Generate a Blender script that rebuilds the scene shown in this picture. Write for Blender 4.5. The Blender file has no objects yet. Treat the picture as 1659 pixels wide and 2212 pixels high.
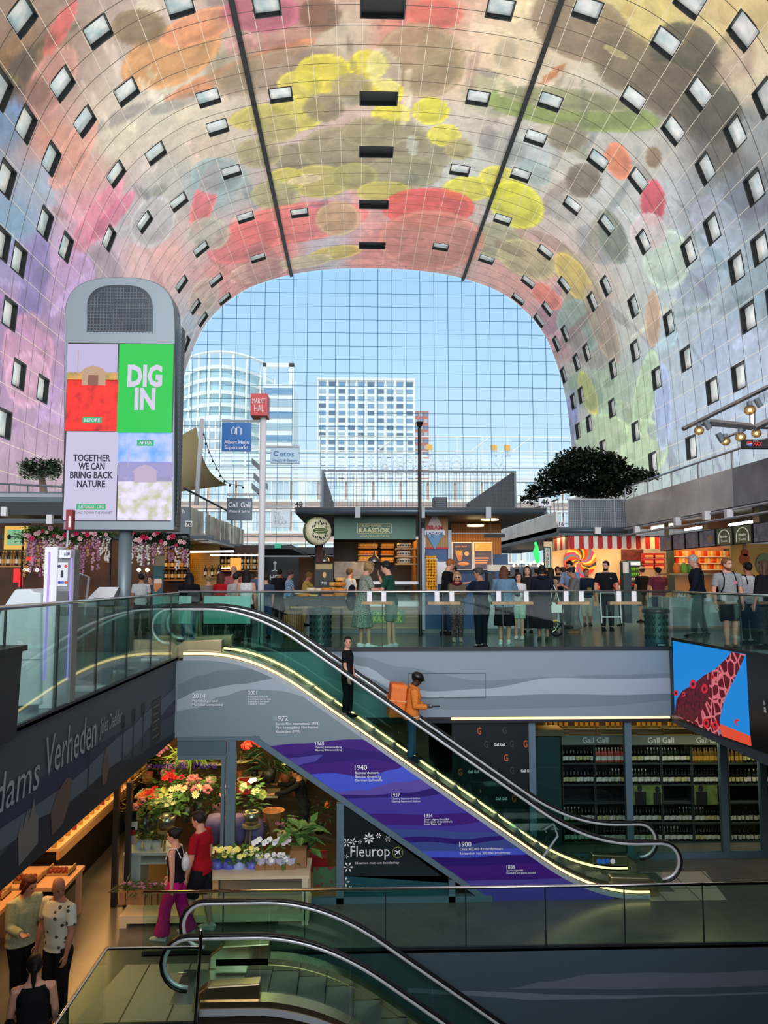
import bpy, math, random
import numpy as np
from mathutils import Vector as V, Matrix
random.seed(7)
S = bpy.context.scene
COL = S.collection
PI = math.pi
# ------------------------------------------------------------------ camera
F = 1620.0; CX, CY = 829.5, 1106.0; H = 1.47
PHI = math.atan(144 / F); TH = math.atan(57.5 / F * math.cos(PHI))
_cd = bpy.data.cameras.new('camera')
_cd.sensor_fit = 'HORIZONTAL'; _cd.sensor_width = 36; _cd.lens = F / 1659 * 36; _cd.clip_end = 900
CAM = bpy.data.objects.new('camera', _cd); COL.objects.link(CAM)
CAM.location = (0, 0, H); CAM.rotation_euler = (PI / 2 + PHI, 0, -TH)
S.camera = CAM
_R = V((math.cos(TH), -math.sin(TH), 0))
_F = V((math.sin(TH) * math.cos(PHI), math.cos(TH) * math.cos(PHI), math.sin(PHI)))
_U = _R.cross(_F)
def P(u, v, y):
    "world point at depth y (metres down the hall) seen at photo pixel u, v"
    d = _F + _R * ((u - CX) / F) + _U * ((CY - v) / F)
    return V((0, 0, H)) + d * (y / d.y)
def PX(u, x, v=1250):
    "depth at which pixel column u meets the plane X = x"
    d = _F + _R * ((u - CX) / F) + _U * ((CY - v) / F)
    return d.y * x / d.x
def GY(v, z=0.0, u=830):
    "depth at which pixel row v meets the level z"
    d = _F + _R * ((u - CX) / F) + _U * ((CY - v) / F)
    return d.y * (z - H) / d.z
# ------------------------------------------------------------------ light
def lin(c):
    return tuple((x / 255 / 12.92) if x / 255 <= .04045 else ((x / 255 + .055) / 1.055) ** 2.4 for x in c[:3])
S.view_settings.view_transform = 'Standard'; S.view_settings.look = 'None'
S.view_settings.gamma = 1; S.view_settings.use_curve_mapping = False
S.view_settings.exposure = 0.0
S.cycles.max_bounces = 7; S.cycles.diffuse_bounces = 4; S.cycles.glossy_bounces = 4
S.cycles.transparent_max_bounces = 24; S.cycles.caustics_reflective = False; S.cycles.caustics_refractive = False
S.cycles.sample_clamp_indirect = 6
W = bpy.data.worlds.new('sky'); S.world = W; W.use_nodes = True
_n, _l = W.node_tree.nodes, W.node_tree.links
_n.clear()
_tc = _n.new('ShaderNodeTexCoord'); _sx = _n.new('ShaderNodeSeparateXYZ'); _cr = _n.new('ShaderNodeValToRGB')
_bg = _n.new('ShaderNodeBackground'); _wo = _n.new('ShaderNodeOutputWorld')
_l.new(_tc.outputs['Generated'], _sx.inputs[0]); _l.new(_sx.outputs['Z'], _cr.inputs[0])
_e = _cr.color_ramp.elements
_e[0].position = 0.0; _e[0].color = lin((226, 244, 255)) + (1,)
_e[1].position = .42; _e[1].color = lin((160, 212, 252)) + (1,)
_x = _e.new(.18); _x.color = lin((200, 234, 255)) + (1,)
_l.new(_cr.outputs[0], _bg.inputs[0]); _bg.inputs[1].default_value = 1.12
_l.new(_bg.outputs[0], _wo.inputs[0])
def area(name, loc, size, power, col=(255, 255, 255), rot=(0, 0, 0), sy=None, spread=PI):
    l = bpy.data.lights.new(name, 'AREA'); l.shape = 'RECTANGLE'; l.size = size; l.size_y = sy or size
    l.energy = power; l.color = lin(col); l.spread = spread
    o = bpy.data.objects.new(name, l); COL.objects.link(o); o.location = loc; o.rotation_euler = rot
    return o
# daylight through the glass end wall of the hall behind the viewer
area('facade_daylight', (1.8, -41, 18), 40, 26000, (250, 250, 255), (PI / 2, 0, 0), 34)
# added fill panels above the stalls, standing for uplights, to brighten the vault
for _x in (-12.5, 1.8, 16.0): area('vault_fill_light', (_x, 48, 4.75), 7, 5200, (255, 250, 240), (PI, 0, 0), 50)
# daylight sun outside, over the street front
_sun = bpy.data.lights.new('sun', 'SUN'); _sun.energy = 3.2; _sun.angle = .02; _sun.color = lin((255, 246, 230))
_so = bpy.data.objects.new('sun', _sun); COL.objects.link(_so); _so.rotation_euler = (math.radians(30), 0, math.radians(-14))
# ------------------------------------------------------------------ materials
_MC = {}
def mt(name, c, rough=.55, metal=0.0, emit=0.0, noise=0.0, c2=None, amt=.35, spec=.4, bump=0.0):
    if name in _MC: return _MC[name]
    m = bpy.data.materials.new(name); m.use_nodes = True; _MC[name] = m
    nt = m.node_tree; b = nt.nodes['Principled BSDF']
    col = lin(c) + (1,)
    b.inputs['Base Color'].default_value = col
    b.inputs['Roughness'].default_value = rough; b.inputs['Metallic'].default_value = metal
    b.inputs['Specular IOR Level'].default_value = spec
    if noise:
        tc = nt.nodes.new('ShaderNodeTexCoord'); nz = nt.nodes.new('ShaderNodeTexNoise'); nz.inputs['Scale'].default_value = noise
        nz.inputs['Detail'].default_value = 4
        rp = nt.nodes.new('ShaderNodeValToRGB')
        rp.color_ramp.elements[0].position = .5 - amt / 2; rp.color_ramp.elements[1].position = .5 + amt / 2
        rp.color_ramp.elements[0].color = col
        rp.color_ramp.elements[1].color = lin(c2 or tuple(min(255, x * 1.18 + 4) for x in c)) + (1,)
        nt.links.new(tc.outputs['Object'], nz.inputs['Vector']); nt.links.new(nz.outputs['Fac'], rp.inputs[0])
        nt.links.new(rp.outputs[0], b.inputs['Base Color'])
        if bump:
            bp = nt.nodes.new('ShaderNodeBump'); bp.inputs['Strength'].default_value = bump
            nt.links.new(nz.outputs['Fac'], bp.inputs['Height']); nt.links.new(bp.outputs[0], b.inputs['Normal'])
        if emit: nt.links.new(rp.outputs[0], b.inputs['Emission Color'])
    if emit:
        if not noise: b.inputs['Emission Color'].default_value = col
        b.inputs['Emission Strength'].default_value = emit
        b.inputs['Base Color'].default_value = (0, 0, 0, 1) if not noise else col
    return m
def checkmat(name, c1, c2, scale, rough=.7, stretch=(1, 1, 1)):
    if name in _MC: return _MC[name]
    m = mt(name, c1, rough); nt = m.node_tree; b = nt.nodes['Principled BSDF']
    tc = nt.nodes.new('ShaderNodeTexCoord'); mp = nt.nodes.new('ShaderNodeMapping'); ck = nt.nodes.new('ShaderNodeTexChecker')
    mp.inputs['Scale'].default_value = stretch
    ck.inputs['Scale'].default_value = scale; ck.inputs[1].default_value = lin(c1) + (1,); ck.inputs[2].default_value = lin(c2) + (1,)
    nt.links.new(tc.outputs['Object'], mp.inputs[0]); nt.links.new(mp.outputs[0], ck.inputs[0]); nt.links.new(ck.outputs[0], b.inputs['Base Color'])
    return m
def vormat(name, c1, c2, scale, thr=.35, rough=.7, edge=False, emit=0.0):
    if name in _MC: return _MC[name]
    m = mt(name, c1, rough); nt = m.node_tree; b = nt.nodes['Principled BSDF']
    tc = nt.nodes.new('ShaderNodeTexCoord'); vo = nt.nodes.new('ShaderNodeTexVoronoi'); vo.inputs['Scale'].default_value = scale
    if edge: vo.feature = 'DISTANCE_TO_EDGE'
    rp = nt.nodes.new('ShaderNodeValToRGB'); e = rp.color_ramp.elements
    e[0].position = thr; e[1].position = thr + .04; e[0].color = lin(c2) + (1,); e[1].color = lin(c1) + (1,)
    nt.links.new(tc.outputs['Object'], vo.inputs['Vector']); nt.links.new(vo.outputs['Distance'], rp.inputs[0]); nt.links.new(rp.outputs[0], b.inputs['Base Color'])
    if emit:
        nt.links.new(rp.outputs[0], b.inputs['Emission Color']); b.inputs['Emission Strength'].default_value = emit
    return m
def stripemat(name, c1, c2, scale, axis='Z', rough=.6, emit=0.0, wave='BANDS', pos=.5, dist=0.0):
    if name in _MC: return _MC[name]
    m = mt(name, c1, rough); nt = m.node_tree; b = nt.nodes['Principled BSDF']
    tc = nt.nodes.new('ShaderNodeTexCoord'); wv = nt.nodes.new('ShaderNodeTexWave'); wv.bands_direction = axis; wv.inputs['Scale'].default_value = scale
    wv.inputs['Distortion'].default_value = dist
    rp = nt.nodes.new('ShaderNodeValToRGB'); e = rp.color_ramp.elements
    e[0].position = pos - .06; e[1].position = pos + .06; e[0].color = lin(c1) + (1,); e[1].color = lin(c2) + (1,)
    nt.links.new(tc.outputs['Object'], wv.inputs['Vector']); nt.links.new(wv.outputs['Fac'], rp.inputs[0]); nt.links.new(rp.outputs[0], b.inputs['Base Color'])
    if emit:
        nt.links.new(rp.outputs[0], b.inputs['Emission Color']); b.inputs['Emission Strength'].default_value = emit
    return m
def bricks(name, c1, c2, mortar, scale=1.0, bw=.5, bh=.25, ms=.02, vec='XZ', rough=.8, metal=0):
    if name in _MC: return _MC[name]
    m = mt(name, c1, rough, metal); nt = m.node_tree; b = nt.nodes['Principled BSDF']
    tc = nt.nodes.new('ShaderNodeTexCoord'); sp = nt.nodes.new('ShaderNodeSeparateXYZ'); cb = nt.nodes.new('ShaderNodeCombineXYZ')
    br = nt.nodes.new('ShaderNodeTexBrick'); br.inputs['Scale'].default_value = scale; br.inputs['Mortar Size'].default_value = ms
    br.inputs['Brick Width'].default_value = bw; br.inputs['Row Height'].default_value = bh; br.offset = .5 if vec[-1] != '!' else 0
    for k, c in ((1, c1), (2, c2), (3, mortar)): br.inputs[k].default_value = lin(c) + (1,)
    nt.links.new(tc.outputs['Object'], sp.inputs[0]); nt.links.new(sp.outputs[vec[0]], cb.inputs[0]); nt.links.new(sp.outputs[vec[1]], cb.inputs[1])
    nt.links.new(cb.outputs[0], br.inputs[0]); nt.links.new(br.outputs[0], b.inputs['Base Color'])
    return m
def glassmat(name, tint, refl=.9, base=.6, haze=0.0, hazec=(255, 255, 255)):
    if name in _MC: return _MC[name]
    m = bpy.data.materials.new(name); m.use_nodes = True; _MC[name] = m
    nt = m.node_tree; nt.nodes.clear(); N = nt.nodes.new
    out = N('ShaderNodeOutputMaterial'); tr = N('ShaderNodeBsdfTransparent'); gl = N('ShaderNodeBsdfGlossy'); mx = N('ShaderNodeMixShader')
    tr.inputs[0].default_value = lin(tint) + (1,); gl.inputs[0].default_value = (refl, refl, refl, 1); gl.inputs['Roughness'].default_value = .02
    fr = N('ShaderNodeFresnel'); fr.inputs[0].default_value = 1.45
    ma = N('ShaderNodeMath'); ma.operation = 'MULTIPLY'; ma.inputs[1].default_value = base; ma.use_clamp = True
    nt.links.new(fr.outputs[0], ma.inputs[0]); nt.links.new(ma.outputs[0], mx.inputs[0]); nt.links.new(tr.outputs[0], mx.inputs[1]); nt.links.new(gl.outputs[0], mx.inputs[2])
    last = mx
    if haze:
        df = N('ShaderNodeBsdfDiffuse'); df.inputs[0].default_value = lin(hazec) + (1,); m2 = N('ShaderNodeMixShader'); m2.inputs[0].default_value = haze
        nt.links.new(mx.outputs[0], m2.inputs[1]); nt.links.new(df.outputs[0], m2.inputs[2]); last = m2
    nt.links.new(last.outputs[0], out.inputs[0])
    return m
# ------------------------------------------------------------------ mesh builder
def wm(o):
    return Matrix.Identity(4) if o.parent else o.matrix_basis.copy()
def tag(o, label=None, cat=None, group=None, kind=None):
    if label: o['label'] = label
    if cat: o['category'] = cat
    if group: o['group'] = group
    if kind: o['kind'] = kind
    return o
def thing(name, label, cat, loc=(0, 0, 0), rz=0, group=None, kind=None):
    o = bpy.data.objects.new(name, None); COL.objects.link(o); o.location = loc; o.rotation_euler = (0, 0, rz); o.empty_display_size = .2
    return tag(o, label, cat, group, kind)
class B:
    def __init__(s): s.v = []; s.f = []; s.m = []; s.mi = 0; s.T = None
    def add(s, vs, fs):
        k = len(s.v); T = s.T
        s.v += [tuple(T @ V(p)) if T else tuple(p) for p in vs]
        for f in fs: s.f.append([i + k for i in f]); s.m.append(s.mi)
        return s
    def box(s, x0, x1, y0, y1, z0, z1):
        return s.add([(x, y, z) for z in (z0, z1) for y in (y0, y1) for x in (x0, x1)],
                     [(0, 2, 3, 1), (4, 5, 7, 6), (0, 1, 5, 4), (2, 6, 7, 3), (0, 4, 6, 2), (1, 3, 7, 5)])
    def bx(s, c, d, rz=0.0):
        T = s.T; s.T = (T or Matrix.Identity(4)) @ Matrix.Translation(V(c)) @ Matrix.Rotation(rz, 4, 'Z')
        s.box(-d[0] / 2, d[0] / 2, -d[1] / 2, d[1] / 2, -d[2] / 2, d[2] / 2); s.T = T
        return s
    def quad(s, a, b, c, d): return s.add([a, b, c, d], [(0, 1, 2, 3)])
    def loft(s, rings, cap=True, loop=False):
        n = len(rings[0]); vs = [p for r in rings for p in r]; fs = []
        for i in range(len(rings) - 1):
            for j in range(n):
                fs.append((i * n + j, i * n + (j + 1) % n, (i + 1) * n + (j + 1) % n, (i + 1) * n + j))
        if cap: fs += [tuple(range(n))[::-1], tuple(range((len(rings) - 1) * n, len(rings) * n))]
        return s.add(vs, fs)
    def tube(s, pts, r, n=8, flat=1.0, up=None, round_=False):
        pts = [V(p) for p in pts]; rr = list(r) if hasattr(r, '__len__') else [r] * len(pts)
        if round_:
            d0 = (pts[0] - pts[1]).normalized(); d1 = (pts[-1] - pts[-2]).normalized()
            pts = [pts[0] + d0 * rr[0] * .8] + pts + [pts[-1] + d1 * rr[-1] * .8]; rr = [rr[0] * .45] + rr + [rr[-1] * .45]
        rings = []; u = None
        for i, p in enumerate(pts):
            t = (pts[min(i + 1, len(pts) - 1)] - pts[max(i - 1, 0)]).normalized()
            if up is not None: u = V(up) - t * t.dot(V(up))
            elif u is None:
                u = V((0, 0, 1)) if abs(t.z) < .9 else V((1, 0, 0))
                u = u - t * t.dot(u)
            else: u = u - t * t.dot(u)
            u.normalize(); w = t.cross(u)
            rings.append([p + (w * math.cos(2 * PI * k / n) * rr[i] + u * math.sin(2 * PI * k / n) * rr[i] * flat) for k in range(n)])
        return s.loft(rings)
    def lathe(s, prof, c=(0, 0, 0), n=16, ax='Z', cap=True):
        c = V(c); rings = []
        for r, z in prof:
            ring = []
            for k in range(n):
                a = 2 * PI * k / n; x, y = r * math.cos(a), r * math.sin(a)
                ring.append(c + (V((x, y, z)) if ax == 'Z' else V((x, z, y)) if ax == 'Y' else V((z, x, y))))
            rings.append(ring)
        return s.loft(rings, cap)
    def cyl(s, c, r, z0, z1, n=16, ax='Z'): return s.lathe([(r, z0), (r, z1)], c, n, ax)
    def ell(s, c, r, n=10, m=7):
        c = V(c); r = (r, r, r) if not hasattr(r, '__len__') else r
        rings = [[c + V((r[0] * math.sin(t) * math.cos(2 * PI * k / n), r[1] * math.sin(t) * math.sin(2 * PI * k / n), -r[2] * math.cos(t))) for k in range(n)]
                 for t in [PI * (i + .25) / (m + .5) for i in range(m + 1)]]
        return s.loft(rings)
    def prism(s, poly, d0, d1, pl='xz'):
        n = len(poly)
        def q(a, b, d): return (a, d, b) if pl == 'xz' else (d, a, b) if pl == 'yz' else (a, b, d)
        vs = [q(a, b, d0) for a, b in poly] + [q(a, b, d1) for a, b in poly]
        return s.add(vs, [tuple(range(n)), tuple(range(n, 2 * n))[::-1]] + [(i, (i + 1) % n, (i + 1) % n + n, i + n) for i in range(n)])
    def disc(s, c, r, y0, y1, n=20, rx=None): return s.prism([(c[0] + (rx or r) * math.cos(2 * PI * k / n), c[1] + r * math.sin(2 * PI * k / n)) for k in range(n)], y0, y1)
    def done(s, name, mat, par=None, smooth=False, label=None, cat=None, group=None, kind=None):
        me = bpy.data.meshes.new(name); me.from_pydata(s.v, [], s.f)
        for m in (mat if isinstance(mat, (list, tuple)) else [mat]): me.materials.append(m)
        if any(s.m): me.polygons.foreach_set('material_index', s.m)
        if smooth: me.polygons.foreach_set('use_smooth', [True] * len(s.f))
        if name != 'ceiling' and len(s.f) < 60000:
            import bmesh
            bm = bmesh.new(); bm.from_mesh(me); bmesh.ops.recalc_face_normals(bm, faces=bm.faces); bm.to_mesh(me); bm.free()
        o = bpy.data.objects.new(name, me); COL.objects.link(o)
        if par: o.parent = par; o.matrix_parent_inverse = wm(par).inverted()
        return tag(o, label, cat, group, kind)
def bevel(o, w=.01, seg=2):
    m = o.modifiers.new('b', 'BEVEL'); m.width = w; m.segments = seg; m.limit_method = 'ANGLE'
    return o
def kids(o): return list(o.children)
def dup(o, loc=None, rz=None, label=None, par=None, scale=None):
    c = o.copy(); COL.objects.link(c)
    if par: c.parent = par
    if loc is not None: c.location = loc
    if rz is not None: c.rotation_euler = (0, 0, rz)
    if scale is not None: c.scale = scale if hasattr(scale, '__len__') else (scale,) * 3
    if label: c['label'] = label
    for ch in kids(o): dup(ch, par=c)
    return c
def text(s, o, w=None, h=.1, right=(1, 0, 0), up=(0, 0, 1), mat=None, par=None, ex=.004, name='lettering', bold=0.0, align='LEFT', shear=0.0, space=1.0):
    "raised lettering: origin o is the baseline start (or centre); h cap height, w total width"
    cu = bpy.data.curves.new('t', 'FONT'); cu.body = s; cu.size = 1; cu.extrude = 0; cu.offset = bold; cu.align_x = align; cu.resolution_u = 2
    cu.shear = shear; cu.space_character = space; cu.space_line = .95
    to = bpy.data.objects.new('t', cu); COL.objects.link(to)
    me = bpy.data.meshes.new_from_object(to)
    bpy.data.objects.remove(to); bpy.data.curves.remove(cu)
    n = len(me.vertices); co = np.zeros(n * 3, 'f'); me.vertices.foreach_get('co', co); co = co.reshape(-1, 3)
    if n == 0: return None
    nl = s.count('\n')
    sy = h / .69
    sx = sy if w is None else w / max(1e-4, co[:, 0].max() - co[:, 0].min())
    x0 = co[:, 0].min() if align == 'LEFT' else 0
    r = np.array(V(right).normalized()); up = np.array(V(up).normalized()); nn = np.cross(r, up)
    out = np.array(o)[None] + (co[:, 0:1] - x0) * sx * r[None] + co[:, 1:2] * sy * up[None] + nn[None] * ex
    me.vertices.foreach_set('co', out.astype('f').ravel()); me.update()
    me.materials.clear(); me.materials.append(mat)
    ob = bpy.data.objects.new(name, me); COL.objects.link(ob)
    if par: ob.parent = par; ob.matrix_parent_inverse = wm(par).inverted()
    return ob
def catmull(pts, n=8):
    pts = [V(p) if len(p) == 3 else V((p[0], p[1], 0)) for p in pts]
    q = [2 * pts[0] - pts[1]] + pts + [2 * pts[-1] - pts[-2]]; o = []
    for i in range(1, len(q) - 2):
        a, b, c, d = q[i - 1:i + 3]
        for k in range(n):
            t = k / n
            o.append(.5 * (2 * b + (c - a) * t + (2 * a - 5 * b + 4 * c - d) * t * t + (3 * b - a - 3 * c + d) * t ** 3))
    return o + [q[-2]]
def interp(pts, x):
    "piecewise cosine interpolation of (x, y) pairs"
    if x <= pts[0][0]: return pts[0][1]
    for (a, p), (b, q) in zip(pts, pts[1:]):
        if x <= b:
            t = (x - a) / (b - a); t = t * t * (3 - 2 * t)
            return p + (q - p) * t
    return pts[-1][1]
# common materials
M = dict(
    steel=mt('brushed_steel', (190, 192, 194), .28, 1), chrome=mt('polished_steel', (215, 218, 220), .12, 1), dark=mt('dark_metal', (38, 42, 46), .45, .3),
    black=mt('black_rubber', (14, 14, 16), .35), white=mt('white_paint', (235, 236, 238), .45), grey=mt('grey_paint', (110, 120, 128), .5),
    bluegrey=mt('blue_grey_frame', (92, 116, 130), .45), lgrey=mt('light_grey_paint', (168, 176, 182), .45), wood=mt('pale_wood', (190, 160, 112), .5, noise=9, c2=(150, 118, 76)),
    floor=mt('dark_polished_floor', (84, 96, 102), .2, noise=2.2, c2=(100, 112, 116), spec=.5), slab=mt('slab_grey', (122, 136, 146), .5), glass=glassmat('balustrade_glass', (230, 247, 242), .85, .42),
    shopglass=glassmat('shop_glass', (228, 238, 236), .85, .5), jet=mt('jet', (10, 11, 13), .5), letw=mt('white_letter', (240, 242, 245), .5),
    pink=mt('deep_pink', (214, 40, 120), .6), red=mt('signal_red', (190, 24, 30), .5), warm=mt('warm_lamp', (255, 214, 150), emit=6), led=mt('white_lamp', (255, 250, 240), emit=7),
    cardboard=mt('cardboard', (150, 112, 74), .8), leaf=mt('leaf_green', (48, 92, 44), .5, noise=14, c2=(88, 140, 60)), dleaf=mt('dark_leaf', (22, 46, 30), .5, noise=8, c2=(40, 72, 40)))
# ================================================================== the hall: vault, glass end wall, floors
XC = 1.8; Y0, Y1 = -42.0, 81.0
_half = [(22.3, -.3), (22.25, 5), (22.1, 10), (21.9, 14), (21.5, 19.3), (20.95, 22.8), (19.95, 26.4), (18.75, 29), (17, 31.2), (14, 33.5), (9.6, 35.05), (5, 35.8), (0, 36)]
_pr = np.array([(p.x + XC, p.y) for p in catmull([(x, z) for x, z in _half] + [(-x, z) for x, z in _half[::-1][1:]], 40)])
_S = np.r_[0, np.cumsum(np.linalg.norm(np.diff(_pr, axis=0), axis=1))]; _S -= _S[-1] / 2
def arch(s): return np.interp(s, _S, _pr[:, 0]), np.interp(s, _S, _pr[:, 1])
# windows of the flats in the vault: rows along the vault (arc position, depths down the hall)
WROW = [(-39.6, '52.3 59.3'), (-36.44, '48.5 62.4 45 71'), (-33.25, '51.8 57.1 67.5 43.2 74.4 78.2 40.3'), (-29.95, '66 60.6 53.7 41 78.6 75.8 43.7'), (-26.65, '40.2 59 71.6 48.7 79.9 75 45.3'),
        (-23.3, '62.7 78.9 75.5 40.2 54.1 66.4 43.9 37'), (-19.92, '69.9 76.4 41.1 80 50.7 36 44.7 57.5'), (-16.6, '36.9 75.1 59 79.9 45.2 40.1 67.9 52.3'), (-11.64, '74.9 53.3 40.5 66.2 58.5 49'),
        (-6.7, '59.9 74.5 42 50.4'), (.37, '75.3 66.7 58.1 51.3 42.7'), (7.34, '67.6 50.4 42.2'), (12.3, '74.9 66.2 58.5 52.5 49.1 40.8'), (17.22, '79.9 67.5 58.8 74.8 45 51.8 39.8'),
        (20.58, '69.6 75.6 79.4 44.2 50.2 57.2 35.6 40.7'), (24, '36.8 78.3 53.5 43.1 39.7'), (27.31, '39.6 44.7 48'), (30.54, '40.6 42.7'), (33.86, '42.5'), (36.89, '44.4 47.8'), (40.1, '43.2')]
WIN = []
for s, ys in WROW:
    for y in ys.split():
        WIN.append((s, float(y), 1.35 if abs(s - .37) < .1 else .8, .8))
def _merge(vals):
    o = []
    for v in sorted(vals):
        if not o or v - o[-1] > .03: o.append(v)
    return np.array(o)
_sl = _merge([w[0] + k * w[2] for w in WIN for k in (-1, 1)] + list(np.arange(_S[0] + .001, _S[-1], .22)) + [_S[-1]])
_yl = _merge([w[1] + k * w[3] for w in WIN for k in (-1, 1)] + list(np.arange(Y0, 24, 2.0)) + list(np.arange(24, Y1, .25)) + [Y1])
_ns, _ny = len(_sl), len(_yl)
_ax, _az = arch(_sl)
_vx = np.repeat(_ax, _ny); _vz = np.repeat(_az, _ny); _vy = np.tile(_yl, _ns)
# colour of the printed panels, hall light baked in: a generic collage of soft discs and leaves
BASE = """60,150,150,120,95 20,260,120,150,185 90,400,165,180,205 30,480,130,165,195 60,560,155,145,195 40,700,155,125,170 100,760,170,135,175 150,560,200,165,210 200,450,225,160,175 110,300,210,155,140
180,380,220,170,160 230,560,210,182,205 260,480,190,188,198 300,560,228,190,190 250,300,218,208,188 330,260,208,203,188 400,230,218,208,186 350,420,190,188,184 450,330,208,192,172 450,400,155,180,186
430,520,212,190,190 360,560,232,180,175 480,600,232,160,155 600,540,238,150,145 700,540,202,192,202 650,30,190,140,130 720,80,205,190,168 900,40,218,140,125 1000,150,228,202,176 1040,280,208,198,186
1100,130,228,206,172 1140,180,228,212,186 1200,260,203,198,182 1150,330,188,198,203 1000,330,192,198,192 1230,400,203,198,188 1300,420,198,203,203 1350,300,188,192,188 1400,350,192,192,188 1440,430,188,198,208
1500,450,155,165,175 1560,330,115,115,110 1500,200,118,108,92 1600,420,115,130,145 1640,600,138,162,178 1560,560,165,190,210 1480,620,178,198,210 1400,560,198,208,208 1450,760,172,192,210 1550,760,162,182,210
1600,850,168,188,214 1350,700,192,198,192 1270,640,208,188,176 1300,850,168,192,162 1370,900,168,192,168 1450,900,162,182,208 1240,900,192,192,192 1620,150,218,208,182 1590,30,218,198,142 1400,20,218,202,132
1640,300,152,162,168 1140,600,228,170,160 1200,700,218,166,172 820,560,228,150,145 420,680,198,192,198"""
BLOB = """370,120,115,62,-25,212,152,95 430,58,90,34,-20,226,152,112 520,150,175,20,-22,206,136,96 600,152,142,42,-15,160,140,120 565,28,85,42,0,184,98,122 690,32,46,36,0,122,88,66 940,30,60,34,0,214,110,98
910,130,96,80,10,166,146,116 700,158,62,42,0,228,216,72 650,185,52,34,0,214,204,86 640,245,62,38,0,214,204,92 560,252,66,26,-10,192,182,92 795,140,43,33,0,232,222,70 825,200,48,30,0,236,224,60 930,240,40,30,0,228,222,62
845,248,42,27,0,232,222,66 760,190,46,32,0,162,150,112 700,232,44,32,0,142,130,102 600,275,48,32,0,178,168,112 640,342,52,32,0,142,134,106 560,330,50,34,0,168,156,118 740,322,96,48,0,152,142,112 800,285,60,34,0,158,146,116
855,302,74,42,0,152,144,114 905,335,74,40,0,156,148,120 960,292,36,24,0,226,216,76 992,322,31,23,0,176,162,112 690,392,64,36,0,188,178,96 620,388,42,26,0,204,194,92 870,372,86,36,0,152,148,118 765,382,52,30,0,166,160,104
595,422,54,32,0,172,170,124 830,415,60,24,0,196,188,90 1010,408,54,27,0,222,216,72 1082,392,48,32,20,222,216,82 1115,442,64,48,30,216,216,62 1072,520,52,40,0,166,168,134 1140,560,70,40,20,190,182,140
640,482,155,42,-8,234,122,118 730,472,48,38,0,196,172,134 530,522,86,42,-20,232,122,122 442,430,24,76,18,236,116,122 470,380,60,40,0,150,172,176 725,546,58,15,-8,216,192,92 925,448,100,42,0,226,86,86 930,520,116,66,0,208,136,122
450,505,46,36,0,184,182,168 1235,238,192,40,8,132,152,82 1225,214,150,24,6,152,150,122 1255,58,112,72,20,136,118,96 1350,132,74,62,30,122,108,88 1480,118,80,66,30,86,82,72 1450,196,92,58,20,112,102,86 1535,245,70,64,30,90,90,82
1225,296,43,32,0,132,126,106 1260,390,39,38,0,120,110,100 1335,348,27,42,-20,228,132,96 1410,438,27,50,0,208,76,92 1440,560,52,66,0,192,216,202 1195,160,39,8,-38,202,132,82 1322,512,30,62,-20,122,132,118 1412,340,18,24,0,142,120,92
1262,645,40,116,-24,166,156,132 1240,600,28,64,-34,216,192,102 1250,705,46,62,-20,140,166,158 1270,850,17,50,-18,238,228,92 1395,850,24,96,10,178,208,168 1302,945,62,52,0,188,212,168 1392,965,52,62,0,182,208,168 1432,880,18,96,0,162,182,226
1300,700,26,90,-20,168,150,130 1410,690,16,60,0,196,160,130 1400,500,40,40,0,210,200,205 1235,900,14,60,0,150,160,215
200,482,24,116,34,228,142,166 140,640,60,104,20,184,152,198 72,620,28,124,10,136,122,178 60,760,56,84,0,194,144,174 240,470,18,74,42,218,122,152 130,60,18,66,30,228,112,112 110,180,44,90,30,200,150,140 330,480,46,60,30,190,188,194 160,330,30,90,30,226,164,150
40,160,26,70,30,96,88,82 300,60,60,40,0,140,118,90 560,585,70,24,-14,228,186,170 660,565,60,14,-8,214,196,160 440,640,30,44,30,206,182,166 400,720,20,50,20,180,192,204 1180,640,40,20,40,236,130,112 60,820,50,60,0,206,160,190"""
_b = np.array([[float(q) for q in t.split(',')] for t in BASE.split()])
_dx, _dy, _dz = _vx, np.maximum(_vy, 6), _vz - H
_dep = _dx * _F.x + _dy * _F.y + _dz * _F.z
_pu = CX + F * (_dx * _R.x + _dy * _R.y) / _dep; _pv = CY - F * (_dx * _U.x + _dy * _U.y + _dz * _U.z) / _dep
_col = np.zeros((len(_pu), 3)); _wt = np.zeros(len(_pu))
for r in _b:
    w = 1 / ((_pu - r[0]) ** 2 + (_pv - r[1]) ** 2 + 120) ** 1.7; _col += w[:, None] * r[2:5]; _wt += w
_col /= _wt[:, None]
_rg = random.Random(44)
_strokes = []
for _k in range(260):   # thin brush strokes and small dabs between the big shapes
    r = _rg.random(); u, v = _rg.uniform(-10, 1670), _rg.uniform(-10, 1000); L_ = _rg.uniform(14, 75); a = math.degrees(math.atan2(v - 1250, u - 772)) + _rg.choice((0, 90, 90, _rg.uniform(-30, 30)))
    i_ = int(np.argmin((_b[:, 0] - u) ** 2 + (_b[:, 1] - v) ** 2)); d = _rg.choice((.62, .72, .8, 1.12, 1.2)); c = _b[i_, 2:5] * d
    _strokes.append((u, v, L_, _rg.uniform(3, 14) if r < .75 else L_ * .7, a, min(255, c[0] + _rg.uniform(-16, 16)), min(255, c[1] + _rg.uniform(-12, 12)), min(255, c[2] + _rg.uniform(-16, 16)), .42))
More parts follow.
